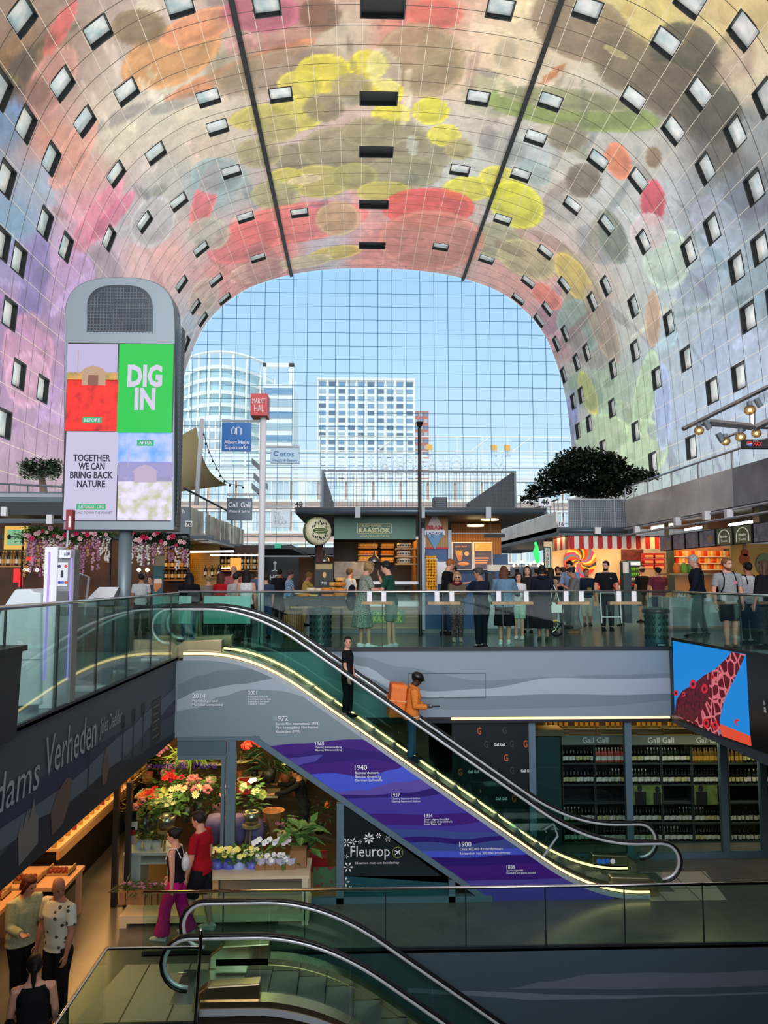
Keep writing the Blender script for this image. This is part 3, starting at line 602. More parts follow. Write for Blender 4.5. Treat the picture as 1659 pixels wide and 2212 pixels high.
# ================================================================== escalators
def escalator(name, label, yn, yf, x_top, x_bot, zt, zb, xl, xr, gold=True, bottom=True):
    t = thing(name, label, 'escalator', ((xl + xr) / 2, (yn + yf) / 2, zb))
    sl = (zt - zb) / (x_bot - x_top)
    def zs(x):    # walking line with eased corners
        w = .9
        def ramp(d): return 0 if d < -w else (d + w) ** 2 / (4 * w) if d < w else d
        return zt - sl * ramp(x - x_top) + sl * ramp(x - x_bot)
    n = 90; xx = [xl + .0 + (xr - xl) * i / n for i in range(n + 1)]
    _deck = mt('escalator_deck', (196, 176, 138) if gold else (168, 164, 154), .26, .95)  # golden glow of the light lines put into the steel colour
    _strip = mt('escalator_light_line', (255, 220, 150), emit=2.6) if gold else _deck
    hr = .36
    for side, y in (('near', yn), ('far', yf)):
        s = -1 if side == 'near' else 1
        hh = .95
        # handrail loop with round ends
        def arc(cx, x_s, cz): return [V((cx + x_s * hr * math.sin(a), y, cz - hr * math.cos(a))) for a in [PI * k / 10 for k in range(11)]]
        xs = [x for x in xx if (xl + hr < x < xr - hr)]
        top = [V((x, y, zs(x) + hh)) for x in xs]
        p = arc(xl + hr, -1, zs(xl + hr) + hh - hr) + top[1:]
        if bottom: p += arc(xr - hr, 1, zs(xr - hr) + hh - hr)[::-1]
        B().tube(p, .042, 8, .6, up=None).done('handrail', M['black'], t, True)
        q = []
        for i, v in enumerate(p):
            tt = (p[min(i + 1, len(p) - 1)] - p[max(i - 1, 0)]).normalized(); q.append(v + V((tt.z, 0, -tt.x)) * .045)
        B().tube(q, .029, 6).done('handrail_guide', mt('guide_steel', (226, 230, 232), .3, .35), t, True)
        # glass panel
        low = [(v.x, zs(v.x) + .16) for v in p if xl + .42 < v.x < xr - .42]
        lo = sorted(set((round(a, 4), c) for a, c in low))
        poly = [(v.x, v.z) for v in q if True]
        poly = [(a, max(c, zs(a) + .16)) for a, c in poly]
        gp = B()
        m = 8
        for k in range(m):
            xa, xb = xl + .1 + (xr - xl - .2) * k / m + .008, xl + .1 + (xr - xl - .2) * (k + 1) / m - .008
            up_ = [(xa + (xb - xa) * j / 10) for j in range(11)]
            def topz(x):
                if x < xl + hr: return zs(xl + hr) + hh - hr + math.sqrt(max(0, hr * hr - (xl + hr - x) ** 2)) - .05
                if x > xr - hr and bottom: return zs(xr - hr) + hh - hr + math.sqrt(max(0, hr * hr - (x - xr + hr) ** 2)) - .05
                return zs(x) + hh - .04
            B().prism([(x, topz(x)) for x in up_] + [(x, zs(x) + .12 + (.35 if (x < xl + hr or (x > xr - hr and bottom)) else 0)) for x in up_[::-1]], y - .006, y + .006).done('glass_panel', M['glass'], t)
        # decking, skirt and light line
        xd = [x for x in xx if xl + .55 <= x <= xr - .55]
        def strip(y0, y1, z0, z1):
            b = B()
            rings = [[(x, y0, zs(x) + z0), (x, y1, zs(x) + z0), (x, y1, zs(x) + z1), (x, y0, zs(x) + z1)] for x in xd]
            return b.loft(rings)
        ya, yb = (y - .13, y + .1) if s < 0 else (y - .1, y + .13)
        strip(ya, yb, .06, .15).done('deck', _deck, t)
        yi = yb if s < 0 else ya
        strip(min(yi, yi - s * -.0) - .012, yi + .012, -.25, .06).done('skirt', _deck, t)
        if gold:
            strip(ya - .012, ya + .004, .085, .125).done('light_line', _strip, t)
        if s < 0: strip(ya - .02, ya + .02, -.02, .06).done('edge_trim', M['lgrey'], t)
    # steps
    _st = stripemat('step_ribs', (66, 68, 70), (110, 112, 114), 18, 'Y', .4)
    x = xl + 1.0; st = .4
    while x < xr - 1.0:
        z = zs(x + st / 2); b = B().box(x, x + st - .006, yn + .12, yf - .12, z - .05 - (.2 if z < zt - .02 and z > zb + .02 else 0), z)
        b.done('step', _st, t); x += st
    for a, c, z in ((xl + .1, xl + 1.02, zt), (xr - 1.02, xr - .1, zb)):
        if z == zb and not bottom: continue
        B().box(a, c, yn + .1, yf - .1, z - .06, z + .012).done('comb_plate', M['steel'], t)
    # underside
    xd = [x for x in xx if xl + .6 <= x <= xr - .6]
    B().loft([[(x, yn - .1, zs(x) - .8), (x, yf + .15, zs(x) - .8), (x, yf + .15, zs(x) - .72), (x, yn - .1, zs(x) - .72)] for x in xd if zs(x) - .8 > (zb - .05 if bottom else -9)]).done('soffit', M['slab'], t)
    # end caps of the balustrade with the comb lamp
    for y in (yn, yf):
        for xa, s in ((xl + .95, 1), (xr - .95, -1)):
            if s < 0 and not bottom: continue
            b = B(); z = zs(xa); b.prism([(xa - s * .0, z - .0), (xa - s * .5, z), (xa - s * .48, z + .2), (xa - s * .3, z + .33), (xa + s * .4, z + .36), (xa + s * .4, z)], y - .1, y + .1)
            bevel(b.done('newel_base', _deck, t), .02)
    return t, zs
EY0, EY1 = 14.15, 15.25
EXL, EXR = P(324, 1345, EY0).x, P(1472, 1860, EY0).x
esc, zs1 = escalator('escalator', 'upper escalator running down to the right, lit by golden light lines', EY0, EY1, -1.94, 4.28, 0, ZL, EXL, EXR)
# safety signs and barrier plate of the upper escalator
for k, u in enumerate((1294, 1304, 1313, 1324)):
    p = P(u, 1861, EY0 - .15); B().disc((p.x, p.z), .045, EY0 - .145, EY0 - .135, 14).done('safety_sticker', mt('sticker_blue', (40, 110, 190), .4) if k < 3 else M['white'], esc)
a, c = P(1098, 1779, EY0 - .14), P(1195, 1779, EY0 - .14)
B().box(a.x, c.x, EY0 - .16, EY0 - .14, a.z - .06, a.z).box(a.x, c.x, EY0 - .5, EY0 - .14, a.z - .01, a.z).done('guard_plate', M['glass'], esc)
B().tube([(c.x, EY0 - .15, c.z), (P(1200, 1800, EY0).x, EY0 - .15, P(1200, 1800, EY0).z), (P(1168, 1845, EY0).x, EY0 - .15, P(1168, 1845, EY0).z)], .02, 6).done('guard_bracket', M['lgrey'], esc)
esc2, zs2 = escalator('escalator', 'lower escalator in the bottom foreground, going down from the glass corner', 10.75, 11.86, -.5, 6.55, ZL, -9.1, -2.64, 7.4, gold=False, bottom=False)
# ================================================================== the panel under the upper escalator, printed with waves and years
PY = 14.0
def lowz(x):  # lower edge of the panel (diagonal of the shop front)
    u = CX + F * (x * _R.x + PY * _R.y) / (x * _F.x + PY * _F.y)
    return P(u, interp([(556, 1592), (1062, 1963)], u) if False else (1592 if u < 556 else 1592 + (u - 556) * .7332), PY).z
def topz(x): return zs1(x) - .02
pxs = [P(383, 1500, PY).x + (P(1325, 1900, PY).x - P(383, 1500, PY).x) * i / 120 for i in range(121)]
pm = dict(g=mt('panel_grey', (126, 142, 150), .5), gm=mt('panel_grey_dark', (108, 124, 134), .5), gl=mt('panel_grey_light', (160, 172, 184), .5), v=mt('panel_violet', (66, 22, 128), .45), n=mt('panel_navy', (44, 16, 116), .45), b=mt('panel_blue', (74, 92, 216), .45),
          l=mt('panel_lavender', (84, 74, 168), .45), m=mt('panel_plum', (98, 80, 172), .45), i=mt('panel_indigo', (70, 58, 162), .45), s=mt('panel_slate', (62, 80, 150), .45))
keys = list(pm); panel = B()
def band(top, bot, key, eps):
    panel.mi = keys.index(key); pr = None
    for x in pxs:
        u = CX + F * (x * _R.x + PY * _R.y) / (x * _F.x + PY * _F.y)
        zt = min(topz(x), P(u, interp(top, u), PY).z) if top else topz(x); zb = max(lowz(x), ZL, P(u, interp(bot, u), PY).z) if bot else max(lowz(x), ZL)
        c = (x, zt, zb) if zt > zb + .002 else None
        if pr and c: panel.add([(pr[0], PY - eps, pr[1]), (x, PY - eps, zt), (x, PY - eps, zb), (pr[0], PY - eps, pr[2])], [(0, 1, 2, 3)])
        pr = c
band(None, None, 'g', 0)
band([(383, 1480), (440, 1458), (480, 1448), (550, 1446), (600, 1456), (760, 1480)], [(383, 1512), (440, 1490), (520, 1478), (600, 1466), (640, 1466), (760, 1500)], 'gm', .003)
band([(383, 1512), (440, 1490), (520, 1478), (600, 1466), (640, 1466), (760, 1490)], [(383, 1536), (430, 1530), (480, 1505), (540, 1489), (600, 1492), (690, 1511), (760, 1540)], 'gl', .004)
band([(560, 1613), (650, 1606), (760, 1597), (830, 1597)], None, 'v', .005)
band([(560, 1640), (640, 1628), (720, 1612), (800, 1622), (880, 1640)], [(600, 1660), (700, 1648), (800, 1640), (900, 1655)], 'n', .006)
band([(600, 1642), (640, 1636), (700, 1630), (706, 1631)], [(600, 1640), (640, 1654), (680, 1646), (706, 1629)], 'l', .007)
band([(640, 1674), (720, 1670), (790, 1679), (850, 1662), (890, 1648), (940, 1652)], [(640, 1700), (720, 1711), (790, 1706), (850, 1690), (930, 1683), (1000, 1690)], 'b', .008)
band([(640, 1701), (720, 1711), (790, 1706), (850, 1690), (930, 1683), (1000, 1695)], [(720, 1716), (800, 1717), (880, 1712), (950, 1700), (1050, 1712)], 'm', .009)
band([(720, 1716), (800, 1717), (880, 1712), (950, 1700), (1050, 1712)], [(720, 1726), (830, 1722), (900, 1722), (960, 1714), (1060, 1722)], 'n', .010)
band([(720, 1726), (830, 1722), (900, 1722), (960, 1714), (1060, 1722)], [(720, 1760), (840, 1757), (900, 1760), (1000, 1756), (1080, 1760)], 'i', .011)
band([(800, 1781), (900, 1783), (960, 1784), (1050, 1774), (1120, 1778)], [(800, 1790), (940, 1792), (1000, 1798), (1120, 1796)], 'i', .012)
band([(800, 1789), (940, 1792), (1000, 1798), (1120, 1796)], [(800, 1840), (1200, 1838)], 's', .013)
band([(840, 1812), (900, 1806), (1000, 1812), (1060, 1806), (1120, 1796)], [(840, 1822), (920, 1818), (1000, 1824), (1060, 1816), (1120, 1806)], 'n', .015)
band([(860, 1838), (1000, 1838), (1100, 1832), (1170, 1828)], [(860, 1850), (1000, 1852), (1100, 1846), (1200, 1842)], 'b', .016)
band([(860, 1851), (1000, 1853), (1100, 1846), (1200, 1842)], [(860, 1872), (1000, 1868), (1240, 1860)], 'n', .016)
band([(900, 1904), (1100, 1900), (1200, 1897), (1300, 1904)], None, 'l', .014)
panel.mi = 0
x = P(383, 1500, PY).x; panel.box(x - .05, x, PY, PY + 1.6, -1.4, 0)
panel = panel.done('side_panel', [pm[k] for k in keys], esc, label='grey and violet side panel printed with waves and years')
def ptext(s, u0, u1, v, h, y=PY - .03, mat=None, par=panel, bold=0.0):
    a, c = P(u0, v, y), P(u1, v, y); text(s, a, w=c.x - a.x, h=h / F * y, mat=mat or M['letw'], par=par, bold=bold)
for yr, u0, u1, v, lines in (('2014', 415, 444, 1508, (('Markthal gereed', 415, 470, 1517), ('Markthal completed', 415, 481, 1525))),
        ('2001', 536, 555, 1500, (('Rotterdam Culturele', 536, 579, 1507), ('Hoofdstad van Europa', 536, 585, 1512), ('Rotterdam European', 536, 582, 1517), ('Capital of Culture', 536, 573, 1522))),
        ('1972', 595, 622, 1557, (('Eerste Film International (IFFR)', 596, 690, 1566), ('First International Film Festival', 596, 687, 1574), ('Rotterdam (IFFR)', 596, 649, 1583))),
        ('1965', 681, 700, 1610, (('Opening Brienenoordbrug', 681, 738, 1616), ("Opening 'Brienenoordbrug'", 681, 739, 1622))),
        ('1940', 766, 793, 1663, (('Bombardement', 767, 818, 1672), ('Bombardment by', 767, 824, 1680), ('German Luftwaffe', 767, 826, 1688))),
        ('1937', 846, 864, 1721, (('Opening Feyenoord Stadion', 846, 907, 1727), ('Opening Feyenoord Stadium', 846, 908, 1733))),
        ('1914', 917, 934, 1766, (('Eerste uitgave Pietje Bell', 917, 970, 1772), ("First edition of the children's", 917, 977, 1777), ("book 'Pietje Bell'", 917, 954, 1782))),
        ('1900', 992, 1018, 1829, (('Circa 300.000 Rotterdammers', 993, 1086, 1837), ('Rotterdam has 300.000 inhabitants', 993, 1102, 1846))),
        ('1888', 1094, 1112, 1877, (('Sparta opgericht', 1094, 1130, 1882), ('Football Club Sparta founded', 1094, 1157, 1888)))):
    ptext(yr, u0, u1, v, 10 if u1 - u0 > 24 else 7.5, bold=.012)
    for s, a, c, vv in lines: ptext(s, a, c, vv, 5.2 if u1 - u0 > 24 else 3.8, bold=.01)
# ================================================================== lower floor: wine shop
def rect(b, u0, v0, u1, v1, y, d=.03):
    vm = (v0 + v1) / 2; a, c = P(u0, vm, y), P(u1, vm, y); z0, z1 = sorted((P((u0 + u1) / 2, v0, y).z, P((u0 + u1) / 2, v1, y).z))
    return b.box(a.x, c.x, y, y + d, z0, z1)
def ptx(s, u0, u1, v, h, y, mat, par, **k):
    a, c = P(u0, v, y), P(u1, v, y); return text(s, (a.x, y, P((u0 + u1) / 2, v, y).z), w=c.x - a.x, h=h / F * y, mat=mat, par=par, **k)
WY = 15.92
sf = thing('shop_front', 'grey framed glass front of the wine shop', 'shop front', (8, WY, ZL))
zs0 = ZL
for u in (1150, 1358, 1563, 1648):
    x = P(u, 1700, WY).x; B().box(x - .07, x + .07, WY - .05, WY + .07, ZL, -1.53).done('mullion', M['bluegrey'], sf)
xx = [P(u, 1700, WY).x for u in (1150, 1358, 1563, 1648, 1800)]
for a, c in zip(xx, xx[1:]): B().box(a + .07, c - .07, WY, WY + .012, ZL + .12, -1.52).done('glass_pane', M['shopglass'], sf)
B().box(P(975, 1700, WY).x, xx[-1], WY - .04, WY + .06, ZL, ZL + .12).done('sill', M['bluegrey'], sf)
pp = thing('poster_board', 'black advertising panel with orange and grey letters G beside the wine shop window', 'poster panel', (3, WY, ZL))
b = B(); rect(b, 977, 1560, 1143, 1862, WY - .01, .04); b.done('board', mt('poster_black', (24, 31, 35), .35), pp)
_or, _dg = mt('orange_letter', (190, 84, 50), .5), mt('dim_letter', (46, 54, 58), .5)
for u, v, m in ((1035, 1586, _or), (1135, 1614, _or), (1093, 1644, _or), (994, 1675, _or), (1110, 1732, _or), (1090, 1585, _dg), (1050, 1615, _dg), (1105, 1614, _dg), (1106, 1671, _dg), (1050, 1735, _dg)): ptx('G', u - 4.5, u + 4.5, v, 14, WY - .02, m, pp, bold=.03)
for u, v in ((1079, 1611), (1023, 1670), (1083, 1728), (1137, 1668)): ptx('Gall Gall', u - 12, u + 12, v, 6, WY - .02, M['letw'], pp, bold=.02)
SY = 16.8
_shd = mt('shelf_charcoal', (58, 68, 70), .5); _teal = mt('cabinet_teal', (40, 72, 78), .45); _sgn = mt('shelf_sign', (132, 134, 122), .5)
cols = [(1215, 1286), (1286, 1352), (1364, 1430), (1430, 1496), (1496, 1556), (1574, 1646), (1646, 1716)]
rows = [1648, 1694, 1733, 1777, 1819]
_bt = [mt('bottle_dark', (16, 18, 20), .12), mt('bottle_rose', (190, 86, 78), .12), mt('bottle_gold', (120, 92, 40), .15), mt('bottle_green', (34, 46, 26), .12)]
_lb = [mt('bottle_label', (228, 226, 216), .6), mt('bottle_label_cream', (214, 204, 150), .6), mt('bottle_label_amber', (206, 160, 70), .6)]
def bottle(bm, lm):
    o = B().lathe([(.0, 0), (.037, .0), (.038, .02), (.038, .19), (.03, .225), (.014, .25), (.013, .31), (.0, .312)], n=10, cap=False).done('wine_bottle', bm, None, True); o['category'] = 'bottle'
    B().lathe([(.0386, .05), (.0386, .14)], n=10, cap=False).done('bottle_label', lm, o, True); B().cyl((0, 0, 0), .0148, .27, .314, 8).done('capsule', lm if bm is not _bt[0] else _bt[0], o, True)
    return o
protos = [bottle(_bt[0], _lb[0]), bottle(_bt[1], _lb[0]), bottle(_bt[0], _lb[1]), bottle(_bt[2], _lb[2]), bottle(_bt[3], _lb[0])]
_used = set()
def place(k, loc, label, group):
    o = protos[k]
    if k in _used: o = dup(o)
    _used.add(k); o.location = loc; o['label'] = label; o['group'] = group; return o
rown = ['top', 'second', 'third', 'fourth', 'bottom']; coln = ['first', 'second', 'third', 'fourth', 'fifth', 'sixth', 'seventh']
kindn = ['dark wine bottles with white labels', 'pink rose wine bottles', 'dark wine bottles with cream labels', 'golden bottles with amber labels', 'green wine bottles with white labels']
for ci, (u0, u1) in enumerate(cols):
    un = thing('wine_rack', 'charcoal wine shelf unit, %s from the teal cabinet side' % coln[ci], 'shelf unit', (P(u0, 1700, SY).x, SY, ZL), group='wine shelf units')
    a, c = P(u0, 1700, SY).x, P(u1, 1700, SY).x
    B().box(a + .01, c - .01, SY + .3, SY + .33, ZL + .7, P(u0, 1608, SY).z).done('back_panel', M['jet'], un)
    for x in (a + .005, c - .025): B().box(x, x + .02, SY, SY + .3, ZL, P(u0, 1608, SY).z).done('side_panel', _shd, un)
    for ri, v in enumerate(rows): z = P((u0 + u1) / 2, v, SY).z; B().box(a, c, SY - .01, SY + .3, z - .035, z).done('shelf', _shd, un)
    B().box(a + .005, c - .005, SY - .005, SY + .02, ZL + .02, P(u0, 1822, SY).z).done('cupboard_door', _teal, un)
    for ri, v in enumerate(rows):
        if ri == 2: continue
        z = P((u0 + u1) / 2, v, SY).z; n = 9 if ci < 6 else 3
        if ci == 5: n = 8
        for k in range(n):
            kind = (1 if (ci, ri) == (1, 0) else 2 if (ci * 3 + ri + k // 4) % 5 == 1 else 3 if ci >= 4 and ri == 0 else 4 if (ci + ri + k // 5) % 4 == 3 else 0)
            place(kind, (a + .05 + (c - a - .1) * k / (n - 1 if ci < 6 else 8), SY + .06 + .02 * (k % 2), z), '%s on the %s shelf of the %s unit' % (kindn[kind].replace('bottles', 'bottle'), rown[ri], coln[ci]), 'wine bottles on the shelves')
for (u0, u1, t0, t1) in ((1213, 1349, 1258, 1314), (1363, 1498, 1399, 1456), (1498, 1556, 1504, 1556)):
    s = thing('fascia_sign', 'grey sign board with white lettering over the %s shelves' % ('leftmost' if u0 < 1300 else 'middle' if u0 < 1400 else 'rightmost'), 'sign', (P(u0, 1600, SY).x, SY, -1.9), group='sign boards above the wine')
    b = B(); rect(b, u0, 1588, u1, 1609, SY - .06, .05); b.done('board', _sgn, s); ptx('Gall Gall' if t0 < 1500 else 'Gall Ga', t0, t1 if t0 < 1500 else 1551, 1605, 12, SY - .065, M['letw'], s, bold=.012)
tc = thing('side_cabinet', 'dark teal cabinet side at the left end of the wine shelves', 'cabinet', (P(1180, 1700, SY).x, SY, ZL))
b = B(); rect(b, 1158, 1592, 1213, 1866, SY - .1, .5); b.done('body', _teal, tc); b = B(); rect(b, 1156, 1577, 1218, 1590, SY - .12, .55); b.done('top_box', mt('tan_board', (140, 122, 96), .6), tc)
for u0, u1 in ((1218, 1286), (1290, 1352), (1364, 1430), (1434, 1496), (1500, 1560)):
    b = B(); rect(b, u0, 1574, u1, 1588, SY + .25, .03); b.done('display_ledge', _MC['tan_board'], None, label='tan ledge box above the sign boards over shelf at %s' % ('the cabinet' if u0 < 1250 else 'the rose bottles' if u0 < 1300 else 'the photo poster' if u0 < 1400 else 'the fourth unit' if u0 < 1450 else 'the golden bottles'), cat='ledge')
b = B(); rect(b, 1160, 1573, 1570, 1576, SY + .45, .35); b.done('high_shelf', _shd, None, label='long high shelf carrying a row of amber spirit bottles', cat='shelf')
for k in range(34):
    u = 1178 + k * 11.2; p = P(u, 1573, SY + .55)
    if k % 6 == 5: continue
    place(3, p, 'amber spirit bottle on the long high shelf', 'spirit bottles on the high shelf')
for u0, u1, nm in ((1368, 1429, 'two people tasting wine on a lawn'), (1500, 1550, 'a green hillside')):
    ph = thing('photo_poster', 'photo board of %s between the wine shelves' % nm, 'poster', (P(u0, 1740, SY).x, SY, -3.3))
    b = B(); rect(b, u0, 1697, u1, 1738, SY - .03, .02); b.done('print', mt('lawn_print', (92, 122, 62), .5, noise=6, c2=(140, 160, 96)), ph)
    b = B(); q = P(u0 + 14, 1700, SY - .035); b.disc((q.x, q.z - .03), .07, SY - .038, SY - .033, 12, .055); rect(b, u0 + 4, 1710, u0 + 28, 1738, SY - .037, .004)
    if u0 < 1400: q = P(u0 + 52, 1702, SY - .035); b.disc((q.x, q.z - .03), .07, SY - .038, SY - .033, 12, .05); rect(b, u0 + 44, 1712, u0 + 60, 1738, SY - .037, .004)
    b.done('figure_print', mt('print_dark', (40, 40, 46), .5), ph)
area('wine_shop_light', (9.0, 16.1, -1.58), 5, 90, (255, 232, 196), (math.radians(-25), 0, 0), .4)
area('wine_shop_light', (P(1370, 1560, 17.4).x, 17.35, -1.56), 4.2, 40, (255, 190, 110), (0, 0, 0), .4)
struct('wall_back', B().box(P(1150, 1700, 18).x, 14, 17.9, 18, ZL, -1.5), mt('shop_wall', (60, 50, 42), .6))
# ================================================================== flower shop
FY = 14.0
xL, xR = P(250, 1800, FY).x, P(735, 1800, FY).x
_frm = M['bluegrey']
ff = thing('shop_front', 'blue grey framed glass front of the flower shop under the escalator', 'shop front', ((xL + xR) / 2, FY, ZL))
def vpost(u, v0, v1, w, m=_frm, y=FY): 
    x = P(u, 1800, y).x; B().box(x - w / 2, x + w / 2, y - .04, y + .08, P(u, v1, y).z if v1 else ZL, P(u, v0, y).z).done('mullion', m, ff)
vpost(497, 1600, None, .17); vpost(735, 1735, None, .13); vpost(480, 1640, None, .06); vpost(975, 1900, None, .12)
b = B(); rect(b, 383, 1592, 560, 1600, FY - .04, .1); rect(b, 383, 1632, 490, 1641, FY - .04, .1); b.done('top_rail', _frm, ff)
b = B(); rect(b, 383, 1600, 488, 1633, FY - .01, .05); b.done('top_panel', mt('panel_blue_grey', (80, 104, 116), .5), ff)
a, c = (P(548, 1590, FY).x, P(548, 1590, FY).z), (P(1062, 1963, FY).x, max(ZL, P(1062, 1963, FY).z))
d = V((c[0] - a[0], c[1] - a[1])).normalized(); n = V((-d.y, d.x)) * .075
B().prism([(a[0] + n.x * .3, a[1] + n.y * .3), (c[0] + n.x * .3, c[1] + n.y * .3), (c[0] - n.x, c[1] - n.y), (a[0] - n.x, a[1] - n.y)], FY - .045, FY + .08).done('raking_rail', _frm, ff)
B().box(P(440, 1900, FY).x, P(1062, 1900, FY).x, FY - .04, FY + .08, ZL, ZL + .1).done('sill', _frm, ff)
def diag(u): return 1597 + (u - 556) * .7332 + 4
for u0, u1, v0 in ((283, 478, 1641), (508, 728, None)):
    if v0: b = B(); rect(b, u0, v0, u1, 1945, FY, .012)
    else:
        q = [P(508, 1600, FY), P(556, 1600, FY), P(728, diag(728), FY), P(728, 1945, FY), P(508, 1945, FY)]; b = B().prism([(k.x, k.z) for k in q], FY, FY + .012)
    b.done('glass_pane', M['shopglass'], ff)
for u, nm in ((250, 'front'), (277, 'inner')): vpost(u, 1690, None, .09, M['dark'])
# the black florist panel right of the window
fp = thing('poster_board', 'black and teal florist panel with white flower drawings under the sloping frame', 'poster panel', (P(850, 1900, FY).x, FY, ZL))
q = [P(743, diag(743), FY), P(975, diag(975), FY), P(975, 1893, FY), P(743, 1893, FY)]
B().prism([(k.x, k.z) for k in q], FY + .01, FY + .03).done('board', mt('florist_black', (20, 32, 36), .35), fp)
q = [P(743, 1893, FY), P(968, 1893, FY), P(968, 1945, FY), P(743, 1945, FY)]
B().prism([(k.x, k.z) for k in q], FY + .01, FY + .03).done('lower_board', mt('florist_teal', (22, 72, 82), .3), fp)
q = [P(743, diag(743) + 1, FY), P(772, diag(772), FY), P(772, 1775, FY), P(743, 1765, FY)]
ptx('Fleurop', 757, 842, 1850, 22, FY - .005, M['letw'], fp, bold=.0); ptx('bloemen met een boodschap', 768, 862, 1866, 5, FY - .005, M['letw'], fp)
p = P(859, 1841, FY); B().lathe([(.098, 0), (.098, .01), (.088, .01), (.088, 0), (.098, 0)], (p.x, FY - .012, p.z), 24, 'Y', False).done('emblem_ring', mt('emblem_olive', (150, 150, 70), .5), fp)
B().tube([(p.x - .05, FY - .01, p.z - .04), (p.x, FY - .01, p.z), (p.x + .05, FY - .01, p.z + .05)], .009, 5).tube([(p.x - .05, FY - .01, p.z + .03), (p.x + .02, FY - .01, p.z + .01), (p.x + .04, FY - .01, p.z - .04)], .008, 5).done('emblem_figure', M['letw'], fp)
def flowerprint(u, v, r, k, m=M['letw']):
    p = P(u, v, FY); r = r / 115.7; b = B()
    for i in range(k):
        t = 2 * PI * i / k; b.add([(p.x + math.cos(t + s) * r * q, FY - .002, p.z + math.sin(t + s) * r * q) for s, q in ((0, .15), (.25, .7), (0, 1), (-.25, .7))], [(0, 1, 2, 3)])
    b.done('flower_print', m, fp)
for u, v, r, k in ((757, 1790, 17, 8), (797, 1811, 12, 8), (749, 1820, 10, 6), (763, 1818, 8, 5), (777, 1818, 5, 6), (752, 1873, 11, 6), (760, 1838, 4, 5), (745, 1905, 11, 5), (757, 1918, 5, 6), (748, 1850, 5, 5), (818, 1805, 6, 6), (838, 1812, 7, 6)): flowerprint(u, v, r, k, M['jet'] if (u, v) == (757, 1790) else M['letw'])
for u, u1, s in ((316, 400, 'owers'), (386, 404, '&'), (418, 468, 'More')): ptx(s, u, u1 if s != 'owers' else 378, 1660, 13, FY - .012, mt('purple_letter', (92, 50, 140), .5), ff, bold=.015)
# interior shell
_sw = mt('shop_warm_wall', (78, 58, 40), .7, noise=2)
struct('wall_back', B().box(xL, 1.6, 17.0, 17.1, ZL, -1.47), _sw); struct('wall_right', B().box(1.6, 1.7, 14.2, 17.1, ZL, -2.9), _sw)
struct('floor', B().box(xL, 1.6, FY, 17, ZL, ZL + .02), mt('shop_floor', (120, 92, 60), .4))
area('florist_light', (-3.0, 15.0, -1.55), 2.4, 60, (255, 200, 130), (0, 0, 0), 1.2)
area('florist_light', (-1.4, 14.9, -1.6), 1.2, 36, (255, 206, 140), (0, 0, 0), 1.4)
area('florist_window_light', (-2.6, 14.2, -1.62), 2.6, 34, (255, 214, 150), (math.radians(30), 0, 0), .3)
# shelves on the back wall of the florist
_ivory = mt('ivory_board', (222, 206, 170), .5)
for u0, u1, v in ((430, 480, 1650), (512, 560, 1645), (512, 560, 1682), (560, 600, 1720), (600, 660, 1690), (290, 350, 1720)):
    b = B(); rect(b, u0, v, u1, v + 4, 16.4, .6); b.done('wall_shelf', _ivory, None, label='ivory shelf at the back of the flower shop holding %s' % {1650: 'dark vases', 1645: 'a brown hourglass vase', 1682: 'a wire basket and pots', 1720: 'small boxes' if u0 > 500 else 'hanging leaves', 1690: 'yellow lilies'}[v], cat='shelf')
_pots = [mt('pot_terracotta', (150, 84, 56), .6), mt('pot_black', (30, 30, 32), .4), mt('pot_cream', (214, 200, 176), .5), mt('pot_pink', (214, 150, 150), .5), mt('pot_brown', (92, 66, 46), .5)]
def vase(u, v, y, h, r, mi, label, prof=None):
    p = P(u, v, y); o = B().lathe(prof or [(r * .6, 0), (r * .7, .01), (r, h * .45), (r * .85, h * .8), (r * .9, h), (r * .75, h), (r * .7, h * .6), (0, h * .5)], p, 14, cap=False).done('vase', _pots[mi], None, True)
    return tag(o, label, 'vase')
hg = [(.07, 0), (.03, .1), (.03, .14), (.07, .24), (.06, .24), (.02, .14), (0, .13)]
vase(520, 1645, 16.6, .24, .07, 4, 'brown hourglass vase on the shelf under the red garland', hg)
vase(536, 1645, 16.6, .12, .06, 1, 'small black pot beside the hourglass vase')
for k, (u, v, h, mi) in enumerate(((440, 1650, .2, 1), (452, 1650, .25, 1), (466, 1650, .18, 4), (518, 1682, .16, 0), (532, 1682, .2, 4), (550, 1682, .17, 1), (610, 1690, .16, 0), (570, 1720, .14, 0))): vase(u, v, 16.6, h, .08, mi, ['black vase, leftmost behind the purple lettering', 'tall black vase behind the purple lettering', 'brown vase at the right behind the purple lettering', 'terracotta pot left on the lower shelf', 'brown bowl vase in the middle of the lower shelf', 'black pot right on the lower shelf', 'terracotta pot under the yellow lilies', 'small terracotta pot on the shelf by the brown paper bouquet'][k])
